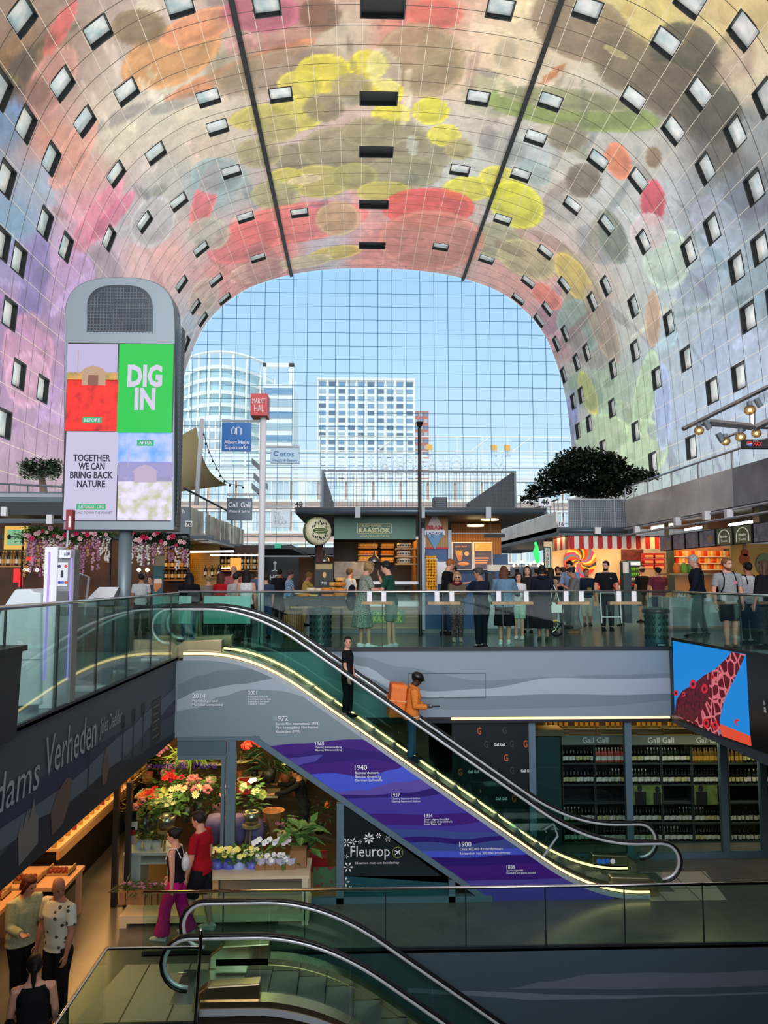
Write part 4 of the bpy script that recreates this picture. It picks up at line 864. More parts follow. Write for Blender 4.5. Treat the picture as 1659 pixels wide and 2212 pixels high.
# plants
_grn = [M['leaf'], M['dleaf'], mt('leaf_lime', (120, 150, 60), .5), mt('leaf_olive', (92, 104, 52), .5)]
_petal = {}
def pet(c): return _petal.setdefault(c, mt('petal_%02x%02x%02x' % c, c, .55, noise=12, c2=tuple(min(255, x + 30) for x in c)))
def leafy(b, c, n, r, h, ll, lw, rnd, droop=.3):
    for i in range(n):
        a = rnd.uniform(0, 2 * PI); q = rnd.uniform(0, 1) ** .6 * r; p = V(c) + V((math.cos(a) * q, math.sin(a) * q, rnd.uniform(.1, 1) * h)); d = V((math.cos(a + rnd.uniform(-.6, .6)), math.sin(a + rnd.uniform(-.6, .6)), rnd.uniform(-droop, .9))).normalized(); w = d.cross(V((0, 0, 1))).normalized() * lw; l = ll * rnd.uniform(.7, 1.2)
        b.add([p, p + d * l * .45 + w, p + d * l - V((0, 0, l * .2)), p + d * l * .45 - w], [(0, 1, 2), (0, 2, 3)])
_fm = {}
def blossom(kind, c):
    if (kind, c) in _fm: return _fm[kind, c]
    b = B(); n = {'rose': 7, 'daisy': 9, 'orchid': 5, 'cala': 3, 'puff': 0, 'cyc': 5}[kind]
    if kind == 'puff':
        rn = random.Random(5)
        for k in range(14):
            t, f = rn.uniform(0, 6.28), rn.uniform(0, 1.5); b.ell((.05 * math.cos(t) * math.sin(f), .05 * math.sin(t) * math.sin(f), .05 * math.cos(f)), .022, 5, 3)
    else:
        for ring, (rr, zz, k0) in enumerate(((.055, .01, n), (.032, .03, max(3, n - 2))) if kind == 'rose' else ((.06, .012, n),)):
            for i in range(k0):
                t = 2 * PI * (i + .4 * ring) / k0; dx, dy = math.cos(t), math.sin(t); w = rr * (1.1 if n < 7 else .6)
                b.add([(0, 0, 0), (dx * rr * .6 - dy * w * .5, dy * rr * .6 + dx * w * .5, zz * 1.4), (dx * rr, dy * rr, zz), (dx * rr * .6 + dy * w * .5, dy * rr * .6 - dx * w * .5, zz * 1.4)], [(0, 1, 2), (0, 2, 3)])
        b.ell((0, 0, .014), .014, 6, 4)
    me = b.done('flower', pet(c), None); _fm[kind, c] = me; me.name = 'tmp'; return me
_fuse = set()
def plant(label, c, r, h, n_leaf, flowers=(), kind='rose', fs=1.0, pot=None, name='potted_plant', gi=0, ll=.14, lw=.03, seed=1, stem=None, group=None, cat='plant', droop=.3, tilt=True):
    rnd = random.Random(seed); c = V(c); t = thing(name, label, cat, c, group=group); z = 0
    if pot:
        pm_, pr, ph = pot[:3]
        if len(pot) > 3: B().bx(c + V((0, 0, ph / 2)), (pr * 2, pr * 2, ph)).done('box', pm_, t)
        else: B().lathe([(0, 0), (pr * .72, 0), (pr, ph), (pr * .9, ph), (pr * .85, ph * .8), (0, ph * .8)], c, 14, cap=False).done('pot', pm_, t, True)
        z = ph * .85
    b = B(); leafy(b, c + V((0, 0, z)), n_leaf, r, h, ll, lw, rnd, droop)
    if stem:
        for k in range(stem): a = 2 * PI * k / stem; b.tube([c + V((0, 0, z)), c + V((math.cos(a) * r * .3, math.sin(a) * r * .3, z + h * .9))], .006, 4)
    b.done('foliage', _grn[gi], t)
    for i, fc in enumerate(flowers):
        a = rnd.uniform(0, 2 * PI) if tilt else -PI / 2; f = math.acos(rnd.uniform(.15, 1)); p = c + V((math.cos(a) * math.sin(f) * r * 1.05, math.sin(a) * math.sin(f) * r * 1.05 - .3 * r, z + h * (.45 + .62 * math.cos(f))))
        m = blossom(kind, fc); o = m if (kind, fc) not in _fuse else m.copy()
        if o is not m: COL.objects.link(o)
        _fuse.add((kind, fc)); o.name = 'flower'; o.parent = t; o.location = p - c
        o.rotation_euler = (rnd.uniform(.3, 1.2), 0, rnd.uniform(-.6, .6)); o.scale = (fs,) * 3
    return t
GP = lambda u, v, y: P(u, v, y)
O_, R_, PK, CR, LI, YL, WH = (238, 110, 40), (214, 40, 44), (226, 128, 138), (240, 226, 170), (176, 110, 150), (240, 226, 110), (246, 244, 236)
_bk = mt('metal_bucket', (96, 100, 98), .35, .7)
def bucket(label, u, v, y, r, h, cols, kind='rose', fs=1.3, n=70, gi=0, ph=.3, seed=1):
    return plant(label, P(u, v, y), r, h, n, cols, kind, fs, (_bk, .11, ph), 'flower_bucket', gi, seed=seed, cat='bouquet', group='buckets of cut flowers in the shop')
bucket('bucket of orange and red roses, front left of the display', 330, 1790, 14.9, .26, .42, [O_, (240, 90, 60), O_, R_, (232, 60, 70), O_, (244, 140, 50), O_, R_, O_], fs=1.5, seed=3)
bucket('bucket of deep red blooms at the middle of the display', 365, 1765, 15.3, .26, .5, [R_, (190, 36, 50), R_, (210, 60, 50), R_, (226, 50, 60), R_, R_], fs=1.5, seed=4)
bucket('bucket of magenta blooms above the red ones', 372, 1745, 15.6, .2, .5, [(226, 40, 96)] * 6, fs=1.4, seed=5, n=40)
bucket('bucket of pale pink hydrangea heads at the right of the display', 428, 1765, 15.3, .27, .5, [PK, (236, 164, 160), PK, PK, (240, 170, 170), PK, PK, (222, 120, 140), PK, PK], 'puff', 1.5, seed=6)
bucket('bucket of cream and peach chrysanthemums', 402, 1775, 15.1, .28, .5, [CR, (240, 210, 170), CR, CR, (244, 200, 160), CR, CR, CR, (236, 190, 150)], 'daisy', 1.4, seed=7)
bucket('bucket of lilac sprays at the top of the display', 385, 1735, 15.8, .26, .6, [LI, (196, 140, 176), LI, LI, LI, LI, (150, 90, 140), LI], 'puff', 1.3, seed=8)
bucket('bucket of dusky pink sprays low at the left', 312, 1800, 14.6, .18, .36, [(190, 110, 120)] * 7, 'puff', 1.0, seed=9, n=40)
bucket('bucket of dark green foliage by the window post', 455, 1800, 15.2, .36, .7, [PK, PK], gi=1, seed=10, n=150)
bucket('bucket of tall dark leaves against the left shop wall', 296, 1790, 15.8, .3, .8, [], gi=3, seed=11, n=110)
for k, (u, v, y, r, h, gi, cs_, l) in enumerate(((318, 1690, 16.2, .3, .5, 3, [YL, CR], 'hanging olive leaves, top left behind the lettering'), (350, 1672, 16.4, .28, .4, 1, [LI] * 5, 'dark foliage with lilac heads behind the lettering'), (455, 1700, 16.3, .3, .6, 1, [], 'dark bush behind the pink hydrangeas'), (470, 1760, 15.6, .26, .5, 0, [PK], 'green bush left of the wide post'), (520, 1775, 15.8, .26, .4, 1, [WH], 'dark bush right of the wide post'), (640, 1720, 16.4, .26, .5, 3, [YL, YL], 'olive bush by the yellow lilies'), (690, 1800, 15.6, .28, .5, 1, [O_], 'dark bush at the right end behind the red panel'), (610, 1820, 15.2, .24, .35, 0, [LI, LI], 'green bush behind the white orchids'))):
    plant(l, P(u, v, y), r, h, 70, cs_, 'puff', 1.2, (_pots[k % 5], .12, .2), gi=gi, seed=70 + k, name='leafy_bush')
plant('anthurium in a dimpled silver bowl on a ledge', P(360, 1790, 14.35), .26, .42, 60, [CR, YL, CR, (250, 240, 180), CR], 'cala', 2.0, (mt('silver_bowl', (206, 204, 190), .22, .8, noise=22, c2=(120, 116, 100), bump=.8), .17, .24), seed=12, ll=.2, lw=.06)
plant('orchid in a dimpled silver bowl on a wooden stool', P(543, 1780, 14.35), .22, .55, 45, [CR, CR, YL, WH, CR, CR], 'orchid', 1.6, (_MC['silver_bowl'], .16, .22), seed=13, ll=.18, lw=.05)
def stool(u, v, y, h, label):
    p = P(u, v, y); t = thing('wooden_stool', label, 'stool', (p.x, p.y, p.z - h)); B().cyl((p.x, p.y, 0), .17, p.z - .05, p.z, 18).done('seat', M['wood'], t)
    for k in range(3): a = 2 * PI * k / 3 + .5; B().tube([(p.x + .08 * math.cos(a), p.y + .08 * math.sin(a), p.z - .05), (p.x + .14 * math.cos(a), p.y + .14 * math.sin(a), p.z - h)], .022, 6).done('leg', M['wood'], t)
stool(543, 1780, 14.35, .42, 'three legged wooden stool under the orchid bowl'); stool(360, 1790, 14.35, .45, 'three legged wooden stool under the anthurium bowl')
plant('spiky green and yellow plant hanging from the shop ceiling', P(412, 1640, 14.8), .3, .2, 90, [], gi=2, seed=14, ll=.3, lw=.012, name='hanging_plant', droop=1.0)
plant('garland of red peppers hanging above the shelf', P(545, 1632, 15.4), .16, .3, 14, [R_, (226, 70, 50), R_, R_, (226, 70, 50), R_, R_, R_, R_], 'puff', 1.2, seed=15, name='hanging_garland', cat='garland')
plant('dark palm with long narrow leaves behind the sloping frame', P(582, 1690, 15.6), .2, .5, 60, [], gi=1, seed=16, ll=.5, lw=.02, pot=(_pots[1], .14, .25))
plant('yellow lilies in a bunch at the back', P(618, 1690, 15.9), .2, .42, 40, [YL, CR, YL, (246, 220, 90), YL], 'daisy', 1.6, (_pots[0], .12, .2), seed=17)
plant('green shrub with broad leaves at the right end of the bench', P(645, 1868, 13.6), .3, .45, 46, [], gi=0, seed=18, ll=.3, lw=.09, pot=(M['cardboard'], .14, .28, 1))
bq = plant('bouquet wrapped in brown paper', P(590, 1800, 14.6), .2, .3, 40, [(190, 90, 110), CR, LI], gi=1, seed=19, name='wrapped_bouquet', cat='bouquet')
p = P(590, 1800, 14.6); B().lathe([(.05, -.12), (.07, 0), (.22, .42), (.19, .42), (.05, .02), (0, 0)], p, 9, cap=False).done('paper_wrap', mt('brown_paper', (168, 106, 58), .8, noise=8), bq)
for k, u in enumerate((470, 494, 517, 545)):
    plant('yellow potted begonia in %s wrap, %s from the shop post' % (('dark blue', 'violet blue', 'pale blue', 'blue')[k], ('first', 'second', 'third', 'fourth')[k]), P(u, 1889, 13.55), .13, .22, 40, [YL, CR, (250, 240, 150), YL, CR, YL], 'cyc', .95, (mt('wrap_%d' % k, ((70, 84, 170), (84, 92, 190), (150, 166, 210), (92, 96, 176))[k], .4, noise=10), .12, .24), seed=20 + k, group='potted plants along the bench')
for k, u in enumerate((563, 585, 607, 627)):
    t = plant('white orchid in a brown carton, %s of the cartons along the bench' % ('first', 'second', 'third', 'fourth')[k], P(u, 1889, 13.5), .1, .16, 12, [WH] * 4, 'orchid', .9, (M['cardboard'], .085, .2, 1), seed=30 + k, group='orchids in cartons on the bench', stem=1)
    c = P(u, 1889, 13.5); b = B(); b.tube([c + V((0, 0, .2)), c + V((.02, 0, .5)), c + V((-.05, -.03, .6)), c + V((-.12, -.05, .56))], .006, 5); b.done('stem', _grn[0], t)
    for j in range(3): o = _fm['orchid', WH].copy(); COL.objects.link(o); o.name = 'flower'; o.parent = t; o.location = V((-.02 - .05 * j, -.04, .6 - .03 * j)); o.rotation_euler = (1.3, 0, .2 * j); o.scale = (.9,) * 3
    B().lathe([(.09, .18), (.12, .3), (.1, .3), (.08, .18)], c, 8, cap=False).done('tissue_wrap', mt('tissue', (200, 200, 222), .6), t)
# white bench outside the shop
bn = thing('display_bench', 'long white display bench in front of the flower shop window', 'bench', (P(560, 1990, 13.6).x, 13.6, ZL)); y0, y1 = 13.15, 13.95
a, c, zt, zb = P(440, 1900, y0).x, P(668, 1900, y0).x, P(560, 1893, y0).z, P(560, 1975, y0).z
B().box(a, c, y0, y1, zt - .05, zt).done('top', _ivory, bn)
for x in (a + .02, c - .12): B().box(x, x + .1, y0 + .01, y0 + .1, ZL, zt - .05).done('leg', _ivory, bn); B().box(x, x + .1, y1 - .1, y1 - .01, ZL, zt - .05).done('leg', _ivory, bn)
B().box(P(258, 1980, y0).x, c, y0, y1, zb - .12, zb).done('lower_shelf', _ivory, bn); B().box(P(258, 1980, y0).x, P(258, 1980, y0).x + .12, y0, y1, ZL, zb - .12).done('foot', _ivory, bn)
bevel(B().box(a + .14, c - .14, y1 - .05, y1 - .02, zb, zt - .1).done('back_board', mt('board_grey', (150, 142, 124), .6), bn), .01)
for k in range(7):
    u = 266 + k * 14; plant('spiky bulb plant in a brown carton on the low shelf, %s from the left' % ('first', 'second', 'third', 'fourth', 'fifth', 'sixth', 'seventh')[k], P(u, 1952, 13.4), .06, .16, 12, [LI] * 2, 'puff', .5, (M['cardboard'], .06, .2, 1), seed=40 + k, ll=.22, lw=.012, group='small bulb plants on the low shelf', gi=3)
tb = thing('white_table', 'white table inside the flower shop carrying small pots', 'table', (P(318, 1840, 14.5).x, 14.5, ZL)); a, c = P(272, 1838, 14.3).x, P(372, 1838, 14.3).x; z = P(300, 1836, 14.3).z
B().box(a, c, 14.15, 14.8, z - .05, z).done('top', M['white'], tb); B().box(a, a + .3, 14.2, 14.75, ZL, z - .05).done('side', M['white'], tb); B().box(c - .06, c, 14.2, 14.75, ZL, z - .05).done('leg', M['white'], tb); B().box(a + .3, c, 14.2, 14.75, z - .22, z - .19).done('shelf', M['white'], tb)
for k, u in enumerate((296, 318, 338)): plant('small leafy plant in a white pot on the shop table, %s' % ('nearest the black screen', 'in the middle', 'beside the stool')[k], P(u, 1837, 14.35), .09, .24, 16, [CR, YL] if k == 2 else [], 'rose', .6, (M['white'], .09, .17), seed=60 + k, ll=.18, lw=.05, gi=1 if k == 1 else 0)
b = B(); rect(b, 268, 1752, 294, 1778, 14.1, .03); b.done('tablet_screen', M['jet'], None, label='small black screen hung inside the left end of the shop window', cat='screen')
for u, v, c, l in ((283, 1795, (190, 36, 44), 'small red card above the cartoonish sticker at the left window end'), (285, 1815, (226, 190, 200), 'pink and white sticker low in the left window corner'), (288, 1784, (240, 236, 228), 'small white card right under the black screen')):
    b = B(); rect(b, u - 9, v - 9, u + 9, v + 9, 14.03, .006); b.done('window_card', mt('card_%d' % u, c, .5), None, label=l.replace('cartoonish', 'pink'), cat='card')
b = B(); rect(b, 512, 1690, 540, 1716, 15.9, .35); b.done('crate', mt('red_crate', (180, 40, 40), .5), None, label='red plastic crate on the back shelf of the flower shop', cat='crate')
rp = thing('window_poster', 'tall red and flower photo panel at the right end of the shop window', 'poster', (P(690, 1900, 14.1).x, 14.1, ZL)); b = B(); rect(b, 668, 1838, 706, 1885, 14.1, .02); b.done('red_board', M['red'], rp); b = B(); rect(b, 676, 1874, 727, 1915, 14.07, .02); b.done('flower_print', vormat('flower_print', (110, 140, 96), (190, 60, 90), 9, .3), rp)
for k, (u, v) in enumerate(((490, 1800), (512, 1795), (465, 1795), (550, 1806))):
    p = P(u, v + 26, 14.5); B().lathe([(.1, 0), (.16, .1), (.2, .36), (.14, .5), (.0, .46)], p, 9, cap=False).done('paper_sack', mt('mauve_paper', (112, 92, 140), .7, noise=6), None, True, label='mauve paper wrapped bundle behind the window, %s' % ('left of the wide post', 'right of the wide post', 'behind the begonias', 'under the wooden stool')[k], cat='wrapped bundle')
# ================================================================== lower left market stalls
area('stall_light', (-5.7, 16.8, -1.55), .5, 110, (255, 190, 110), (0, 0, 0), 6)
area('stall_light', (-5.0, 11.6, -1.55), 1.0, 60, (255, 186, 110), (0, 0, 0), 3)
sc = thing('market_counter', 'long lit market counter running back along the lower left', 'counter', (-6.1, 15, ZL)); _lit = mt('counter_top', (236, 200, 150), .5); 
B().box(-6.35, -5.25, 13.9, 19.9, ZL + .98, ZL + 1.03).done('top', _lit, sc); B().box(-6.3, -5.35, 14.0, 19.8, ZL, ZL + .98).done('front_panel', mt('counter_dark', (30, 26, 24), .5), sc); B().box(-5.29, -5.24, 13.9, 19.9, ZL + .84, ZL + .98).done('edge_board', mt('counter_edge', (214, 170, 120), .5), sc)
rn = random.Random(3)
for k in range(44):
    y = 14.0 + k * .105; c = [(190, 150, 70), (210, 180, 110), (160, 60, 50), (120, 70, 40), (200, 160, 90)][rn.randrange(5)]
    o = B().lathe([(0, 0), (.045, 0), (.05, .03), (.05, .11), (.035, .14), (.035, .16), (0, .16)], n=10, cap=False).done('jar', mt('jar_%d' % c[1], c, .3), None, True) if k < 5 else dup(_jars[k % 5])
    if k < 5: _jars = (_jars if k else []) + [o]; o['category'] = 'jar'; o['group'] = 'jars along the lit counter'
    o['label'] = 'small preserve jar on the edge of the lit counter'; o.location = (-5.37 - .12 * (k % 3), y, ZL + 1.03)
for k, y in enumerate((18.75, 19.4)):
    t = thing('display_crate', 'pale wooden display crate on the lit counter, %s' % ('nearer' if k == 0 else 'farther by the shop post'), 'crate', (-5.6, y, ZL + 1.03)); B().box(-5.85, -5.3, y - .28, y + .28, ZL + 1.03, ZL + 1.06).done('base', M['wood'], t)
    for s in (-.28, .25): B().box(-5.85, -5.3, y + s, y + s + .03, ZL + 1.03, ZL + 1.2).done('side_board', M['wood'], t)
def table(name, label, x0, x1, y0, y1, h, m):
    t = thing(name, label, 'table', ((x0 + x1) / 2, (y0 + y1) / 2, ZL)); B().box(x0, x1, y0, y1, ZL + h - .06, ZL + h).done('top', m, t)
    for x in (x0 + .03, x1 - .11):
        for y in (y0 + .03, y1 - .11): B().box(x, x + .08, y, y + .08, ZL, ZL + h - .06).done('leg', m, t)
    return t
_pk = mt('blond_wood', (216, 170, 128), .55)
table('display_table', 'blond wooden display table at the end of the lit counter', -5.8, -4.75, 12.85, 13.8, .78, _pk)
table('display_table', 'blond wooden display table beside the standing shoppers', -6.5, -5.35, 11.7, 12.7, .8, _pk)
for k, (x, y) in enumerate(((-5.45, 13.2), (-5.05, 13.5), (-5.8, 12.0), (-6.2, 12.3), (-5.7, 12.5))):
    z = ZL + (.78 if k < 2 else .8); t = thing('produce_tray', 'shallow wooden tray of small goods, %s' % ('left on the end table', 'right on the end table', 'nearest on the shoppers table', 'leftmost on the shoppers table', 'back of the shoppers table')[k], 'tray', (x, y, z)); B().box(x - .2, x + .2, y - .16, y + .16, z, z + .02).done('base', M['wood'], t)
    for a, c in ((-.2, -.18), (.18, .2)): B().box(x + a, x + c, y - .16, y + .16, z, z + .1).done('side_board', M['wood'], t)
    b = B()
    for j in range(9): b.ell((x - .14 + .07 * (j % 5), y - .08 + .12 * (j // 5), z + .05), .035, 7, 5)
    b.done('goods', mt('goods', (150, 60, 44), .5), t)['kind'] = 'stuff'
fr = thing('display_rack', 'dark rack of lit crates at the left edge of the lower floor', 'rack', (-6.2, 9.4, ZL))
for z in (.5, 1.0, 1.5): B().box(-6.6, -5.2, 9.9, 10.3, ZL + z, ZL + z + .04).done('shelf', M['wood'], fr)
for x in (-6.6, -5.25): B().box(x, x + .05, 9.9, 10.3, ZL, ZL + 1.9).done('post', M['dark'], fr)
for z in (.54, 1.04, 1.54):
    for k in range(5): B().bx((-6.4 + k * .26, 10.08, z + ZL + .09), (.22, .3, .18)).done('crate', mt('crate_amber', (190, 130, 70), .6), None, label='amber crate on the dark rack, %s shelf, number %s from the left' % ({.54: 'lower', 1.04: 'middle', 1.54: 'top'}[z], ('one', 'two', 'three', 'four', 'five')[k]), cat='crate', group='crates on the dark rack')
# ================================================================== market floor: the video pylon
def bbox(u0, v0, u1, v1, y, d=.03):
    return rect(B(), u0, v0, u1, v1, y, d)
def emis(name, c, k=1.0): return mt(name, c, emit=k)
SYN = 12.2
py = thing('video_pylon', 'tall grey pylon with a large bright video screen, round top and round pole', 'video screen', (P(258, 1440, SYN).x, SYN, 0))
def rp_(u, v): p = P(u, v, SYN); return (p.x, p.z)
body = [rp_(136, 1145), rp_(376, 1146), rp_(378, 720)] + [rp_(258 + 119.5 * math.cos(a) ** .75, 700 - 102 * math.sin(a) ** .62) for a in [PI / 2 * k / 9 for k in range(10)]] + [rp_(258 - 119.5 * math.sin(a) ** .75, 700 - 102 * math.cos(a) ** .62) for a in [PI / 2 * k / 9 for k in range(1, 10)]] + [rp_(139, 720)]
bevel(B().prism(body, SYN, SYN + .45).done('housing', mt('pylon_grey', (122, 132, 138), .4, .5), py), .015)
win = [rp_(189, 716), rp_(330, 716), rp_(330, 680)] + [rp_(259 + 71 * math.cos(a) ** .7, 672 - 56 * math.sin(a) ** .7) for a in [PI / 2 * k / 8 for k in range(9)]] + [rp_(259 - 71 * math.sin(a) ** .7, 672 - 56 * math.cos(a) ** .7) for a in [PI / 2 * k / 8 for k in range(1, 9)]]
B().prism(win, SYN - .012, SYN + .02).done('top_window', mt('pylon_glass', (34, 46, 56), .08, .1, noise=1.5, c2=(52, 66, 74)), py)
b = B()
for k in range(21): x = rp_(189 + 7 * k, 700)[0]; zt = rp_(0, 618 + max(0, (abs(k - 10) - 4)) ** 1.7 * 1.75)[1]; b.box(x - .004, x + .004, SYN - .018, SYN - .012, rp_(0, 716)[1], zt)
for k in range(14): z = rp_(259, 716 - 7 * k)[1]; w = 70 if k < 7 else 70 * math.sqrt(max(0.05, 1 - ((k - 6) / 8) ** 2)); b.box(rp_(259 - w, 690)[0], rp_(259 + w, 690)[0], SYN - .018, SYN - .012, z - .004, z + .004)
b.done('window_grid', M['grey'], py)
B().lathe([(.105, 0), (.105, P(258, 1145, SYN).z)], (P(258, 1300, SYN).x, SYN + .22, 0), 20).done('pole', mt('pole_grey', (118, 134, 140), .4, .3), py, True)
B().cyl((P(258, 1300, SYN).x, SYN + .22, 0), .24, 0, .03, 20).done('base_plate', M['steel'], py)
a = P(378, 1140, SYN).x
B().box(a - .002, a + .003, SYN + .1, SYN + .36, P(378, 1135, SYN).z, P(378, 700, SYN).z).done('perforated_strip', checkmat('perforation', (120, 130, 138), (20, 22, 24), 1, .5, (1, 22, 26)), py)
SC = SYN - .006
scr = B(); rect(scr, 140, 741, 373, 1126, SC, .012); scr = scr.done('screen', mt('screen_black', (20, 20, 22), .3), py)
def em(c, k=.85): return mt('screen_%02x%02x%02x' % tuple(c), c, emit=k)
def pic(u0, v0, u1, v1, c, n='screen_image', eps=.002, noise=0, c2=None, k=.85):
    m = em(c, k) if not noise else mt('scr_%02x%02x%02xn' % tuple(c), c, emit=k, noise=noise, c2=c2, amt=.3)
    return rect(B(), u0, v0, u1, v1, SC - eps, .001).done(n, m, scr)
pic(145, 743, 254, 805, (206, 196, 236)); pic(145, 803, 254, 822, (176, 130, 70), noise=6, c2=(120, 110, 60)); pic(143, 820, 254, 931, (222, 34, 20), noise=5, c2=(150, 20, 16))
pic(255, 743, 373, 936, (20, 214, 76)); pic(140, 932, 253, 1124, (214, 208, 238)); pic(255, 934, 372, 1000, (84, 132, 226), noise=2.5, c2=(170, 170, 226)); pic(255, 998, 372, 1040, (170, 164, 220)); pic(254, 1030, 372, 1124, (186, 178, 204), noise=7, c2=(150, 150, 120))
b = B(); q = lambda u, v: (P(u, v, SC).x, P(u, v, SC).z)
b.prism([q(172, 806), q(230, 806), q(222, 796), q(201, 789), q(182, 796)], SC - .004, SC - .003); rect(b, 177, 806, 228, 832, SC - .004, .001); rect(b, 168, 757, 169.5, 806, SC - .004, .001)
b.done('hut_image', em((206, 168, 140)), scr); rect(B(), 190, 810, 212, 832, SC - .006, .001).done('hut_shade_image', em((150, 96, 76)), scr)
b = B(); b.prism([q(284, 1020), q(342, 1020), q(330, 1010), q(313, 1003), q(296, 1010)], SC - .004, SC - .003); rect(b, 290, 1020, 338, 1042, SC - .004, .001); rect(b, 277, 955, 278.5, 1008, SC - .004, .001); b.done('hut_image', em((206, 186, 214)), scr)
_sw2 = em((226, 220, 246)); _dk = em((30, 34, 58)); _gb = em((40, 190, 120))
def stx(s, u0, u1, v, h, m, **k): return ptx(s, u0, u1, v, h, SC - .008, m, scr, ex=.001, **k)
stx('DIG', 275, 350, 833, 44, _sw2, bold=.045); stx('IN', 290, 335, 883, 44, _sw2, bold=.045)
for u0, u1, v0, v1, s in ((178, 220, 901, 914, 'BEFORE'), (296, 332, 950, 963, 'AFTER'), (165, 228, 1088, 1101, 'JUSTDIGGIT.ORG')):
    pic(u0, v0, u1, v1, (40, 190, 120), 'caption_box', .005); stx(s, u0 + 4, u1 - 4, v1 - 3, 7.5, _sw2, bold=.02)
for s, u0, u1, v in (('TOGETHER', 158, 238, 996), ('WE CAN', 169, 226, 1014), ('BRING BACK', 151, 244, 1033), ('NATURE', 166, 227, 1052)): stx(s, u0, u1, v, 14, _dk, bold=.03)
stx('COOLING DOWN THE PLANET', 148, 243, 1110, 5, _dk, shear=.2)
# video screen on the right edge of the atrium: flowers shaped like a long neck on blue
ve = thing('video_wall', 'slanting video wall showing a red flowered animal neck on blue', 'video screen', (XR, 13, -1.5)); VX = XR - .05
def R3(u, v, e=0):
    y = PX(u, VX, v); return (VX - e, y, P(u, v, y).z)
def vpoly(uv, e, m, n='screen_image', par=None): return B().add([R3(u, v, e) for u, v in uv], [tuple(range(len(uv)))]).done(n, m, par or ve)
B().add([R3(u, v, s) for s in (-.06, .0) for u, v in ((1450, 1377), (1659 + 60, 1428), (1659 + 60, 1652), (1456, 1552))], [(0, 1, 2, 3), (4, 5, 6, 7), (0, 1, 5, 4), (1, 2, 6, 5), (2, 3, 7, 6), (3, 0, 4, 7)]).done('housing', mt('wall_black', (16, 18, 22), .3), ve)
vs_ = vpoly(((1453, 1384), (1612, 1413), (1622, 1612), (1458, 1546)), .004, em((20, 132, 214), .95), 'screen')
vpoly(((1560, 1590), (1552, 1562), (1622, 1590), (1624, 1612)), .006, em((226, 78, 50), .9), par=vs_)
vpoly(((1458, 1545), (1462, 1512), (1475, 1492), (1500, 1478), (1520, 1460), (1545, 1446), (1570, 1422), (1582, 1408), (1611, 1414), (1600, 1440), (1582, 1478), (1566, 1510), (1556, 1550), (1555, 1590)), .007, vormat('screen_hide', (96, 16, 30), (226, 120, 130), 4.5, .06, edge=True, emit=.55), par=vs_)
rn = random.Random(9)
vpoly(((1458, 1545), (1462, 1512), (1475, 1492), (1500, 1478), (1520, 1460), (1532, 1470), (1534, 1500), (1520, 1530), (1500, 1560)), .008, mt('screen_flowers', (120, 14, 40), emit=.5, noise=14, c2=(40, 16, 22)), par=vs_)
for u, v, r in ((1498, 1478, 9), (1523, 1488, 9), (1526, 1562, 9), (1546, 1566, 8), (1461, 1497, 6), (1478, 1500, 5), (1540, 1462, 5)):
    vpoly([(u + r * .8 * math.cos(a), v + r * 1.15 * math.sin(a)) for a in [2 * PI * k / 10 for k in range(10)]], .010, em((214, 36, 50), .8), 'flower_image', vs_)
    vpoly([(u + r * .35 * math.cos(a), v + r * .5 * math.sin(a)) for a in [2 * PI * k / 8 for k in range(8)]], .012, em((60, 10, 20), .8), 'flower_image', vs_)
vpoly(((1590, 1552), (1600, 1556), (1592, 1560), (1596, 1572), (1587, 1560)), .010, em((206, 60, 60), .8), 'bird_image', vs_)
y = PX(1654, VX, 1520); text('a', (VX - .02, y + .02, P(1654, 1538, y).z), h=.11, right=(0, -1, 0), mat=M['letw'], par=ve, bold=.04); text('b', (VX - .02, y + .02, P(1654, 1522, y).z), h=.07, right=(0, -1, 0), mat=M['letw'], par=ve, bold=.02)
# ================================================================== cash machine kiosk, information desk and odds on the left deck
AY = 8.8
am = thing('cash_machine', 'white cash machine tower with violet light strip and card signs', 'cash machine', (P(120, 1520, AY).x, AY, 0)); a, c, e = P(88, 1400, AY).x, P(117, 1400, AY).x, P(152, 1400, AY).x; zt = P(120, 1181, AY).z
bevel(B().box(a, c, AY, AY + .2, 0, zt).done('side_column', M['white'], am), .01); B().box(c, e, AY + .03, AY + .2, 0, zt - .03).done('body', mt('atm_grey', (128, 130, 132), .4, .3), am)
b = B(); rect(b, 99, 1192, 103.5, 1470, AY - .008, .01); b.done('light_strip', emis('violet_led', (176, 150, 255), 1.1), am); b = B(); rect(b, 148, 1195, 151, 1470, AY + .02, .01); b.done('light_strip', _MC['violet_led'], am)
b = B(); rect(b, 127, 1188, 152, 1205, AY - .04, .1); s = b.done('sign_box', M['white'], am); ptx('ATM', 138, 150, 1200, 8, AY - .045, mt('atm_blue', (60, 70, 130), .4), s, bold=.02)
b = B(); rect(b, 122, 1215, 146, 1267, AY + .02, .015); s = b.done('card_sign', mt('card_white', (226, 228, 232), .4), am)
for u, v, c_ in ((127, 1258, (70, 80, 180)), (134, 1258, (60, 120, 200)), (141, 1258, (220, 80, 50)), (141, 1223, (220, 60, 50)), (127, 1223, (50, 60, 110))): p = P(u, v, AY); B().disc((p.x, p.z), .017, AY + .012, AY + .02, 10).done('card_logo', mt('logo_%d%d' % (c_[0], c_[1]), c_, .5), s)
b = B(); rect(b, 131, 1232, 136, 1247, AY + .012, .008); b.done('hand_print', M['dark'], s)
b = B(); rect(b, 120, 1277, 147, 1330, AY + .015, .02); b.done('keypad_panel', mt('atm_dark', (92, 94, 96), .4), am)
ip = thing('information_sign', 'white post with a dark red letter i sign above the cash machine', 'sign', (P(146, 1180, AY + .3).x, AY + .3, 0)); IY = AY + .25
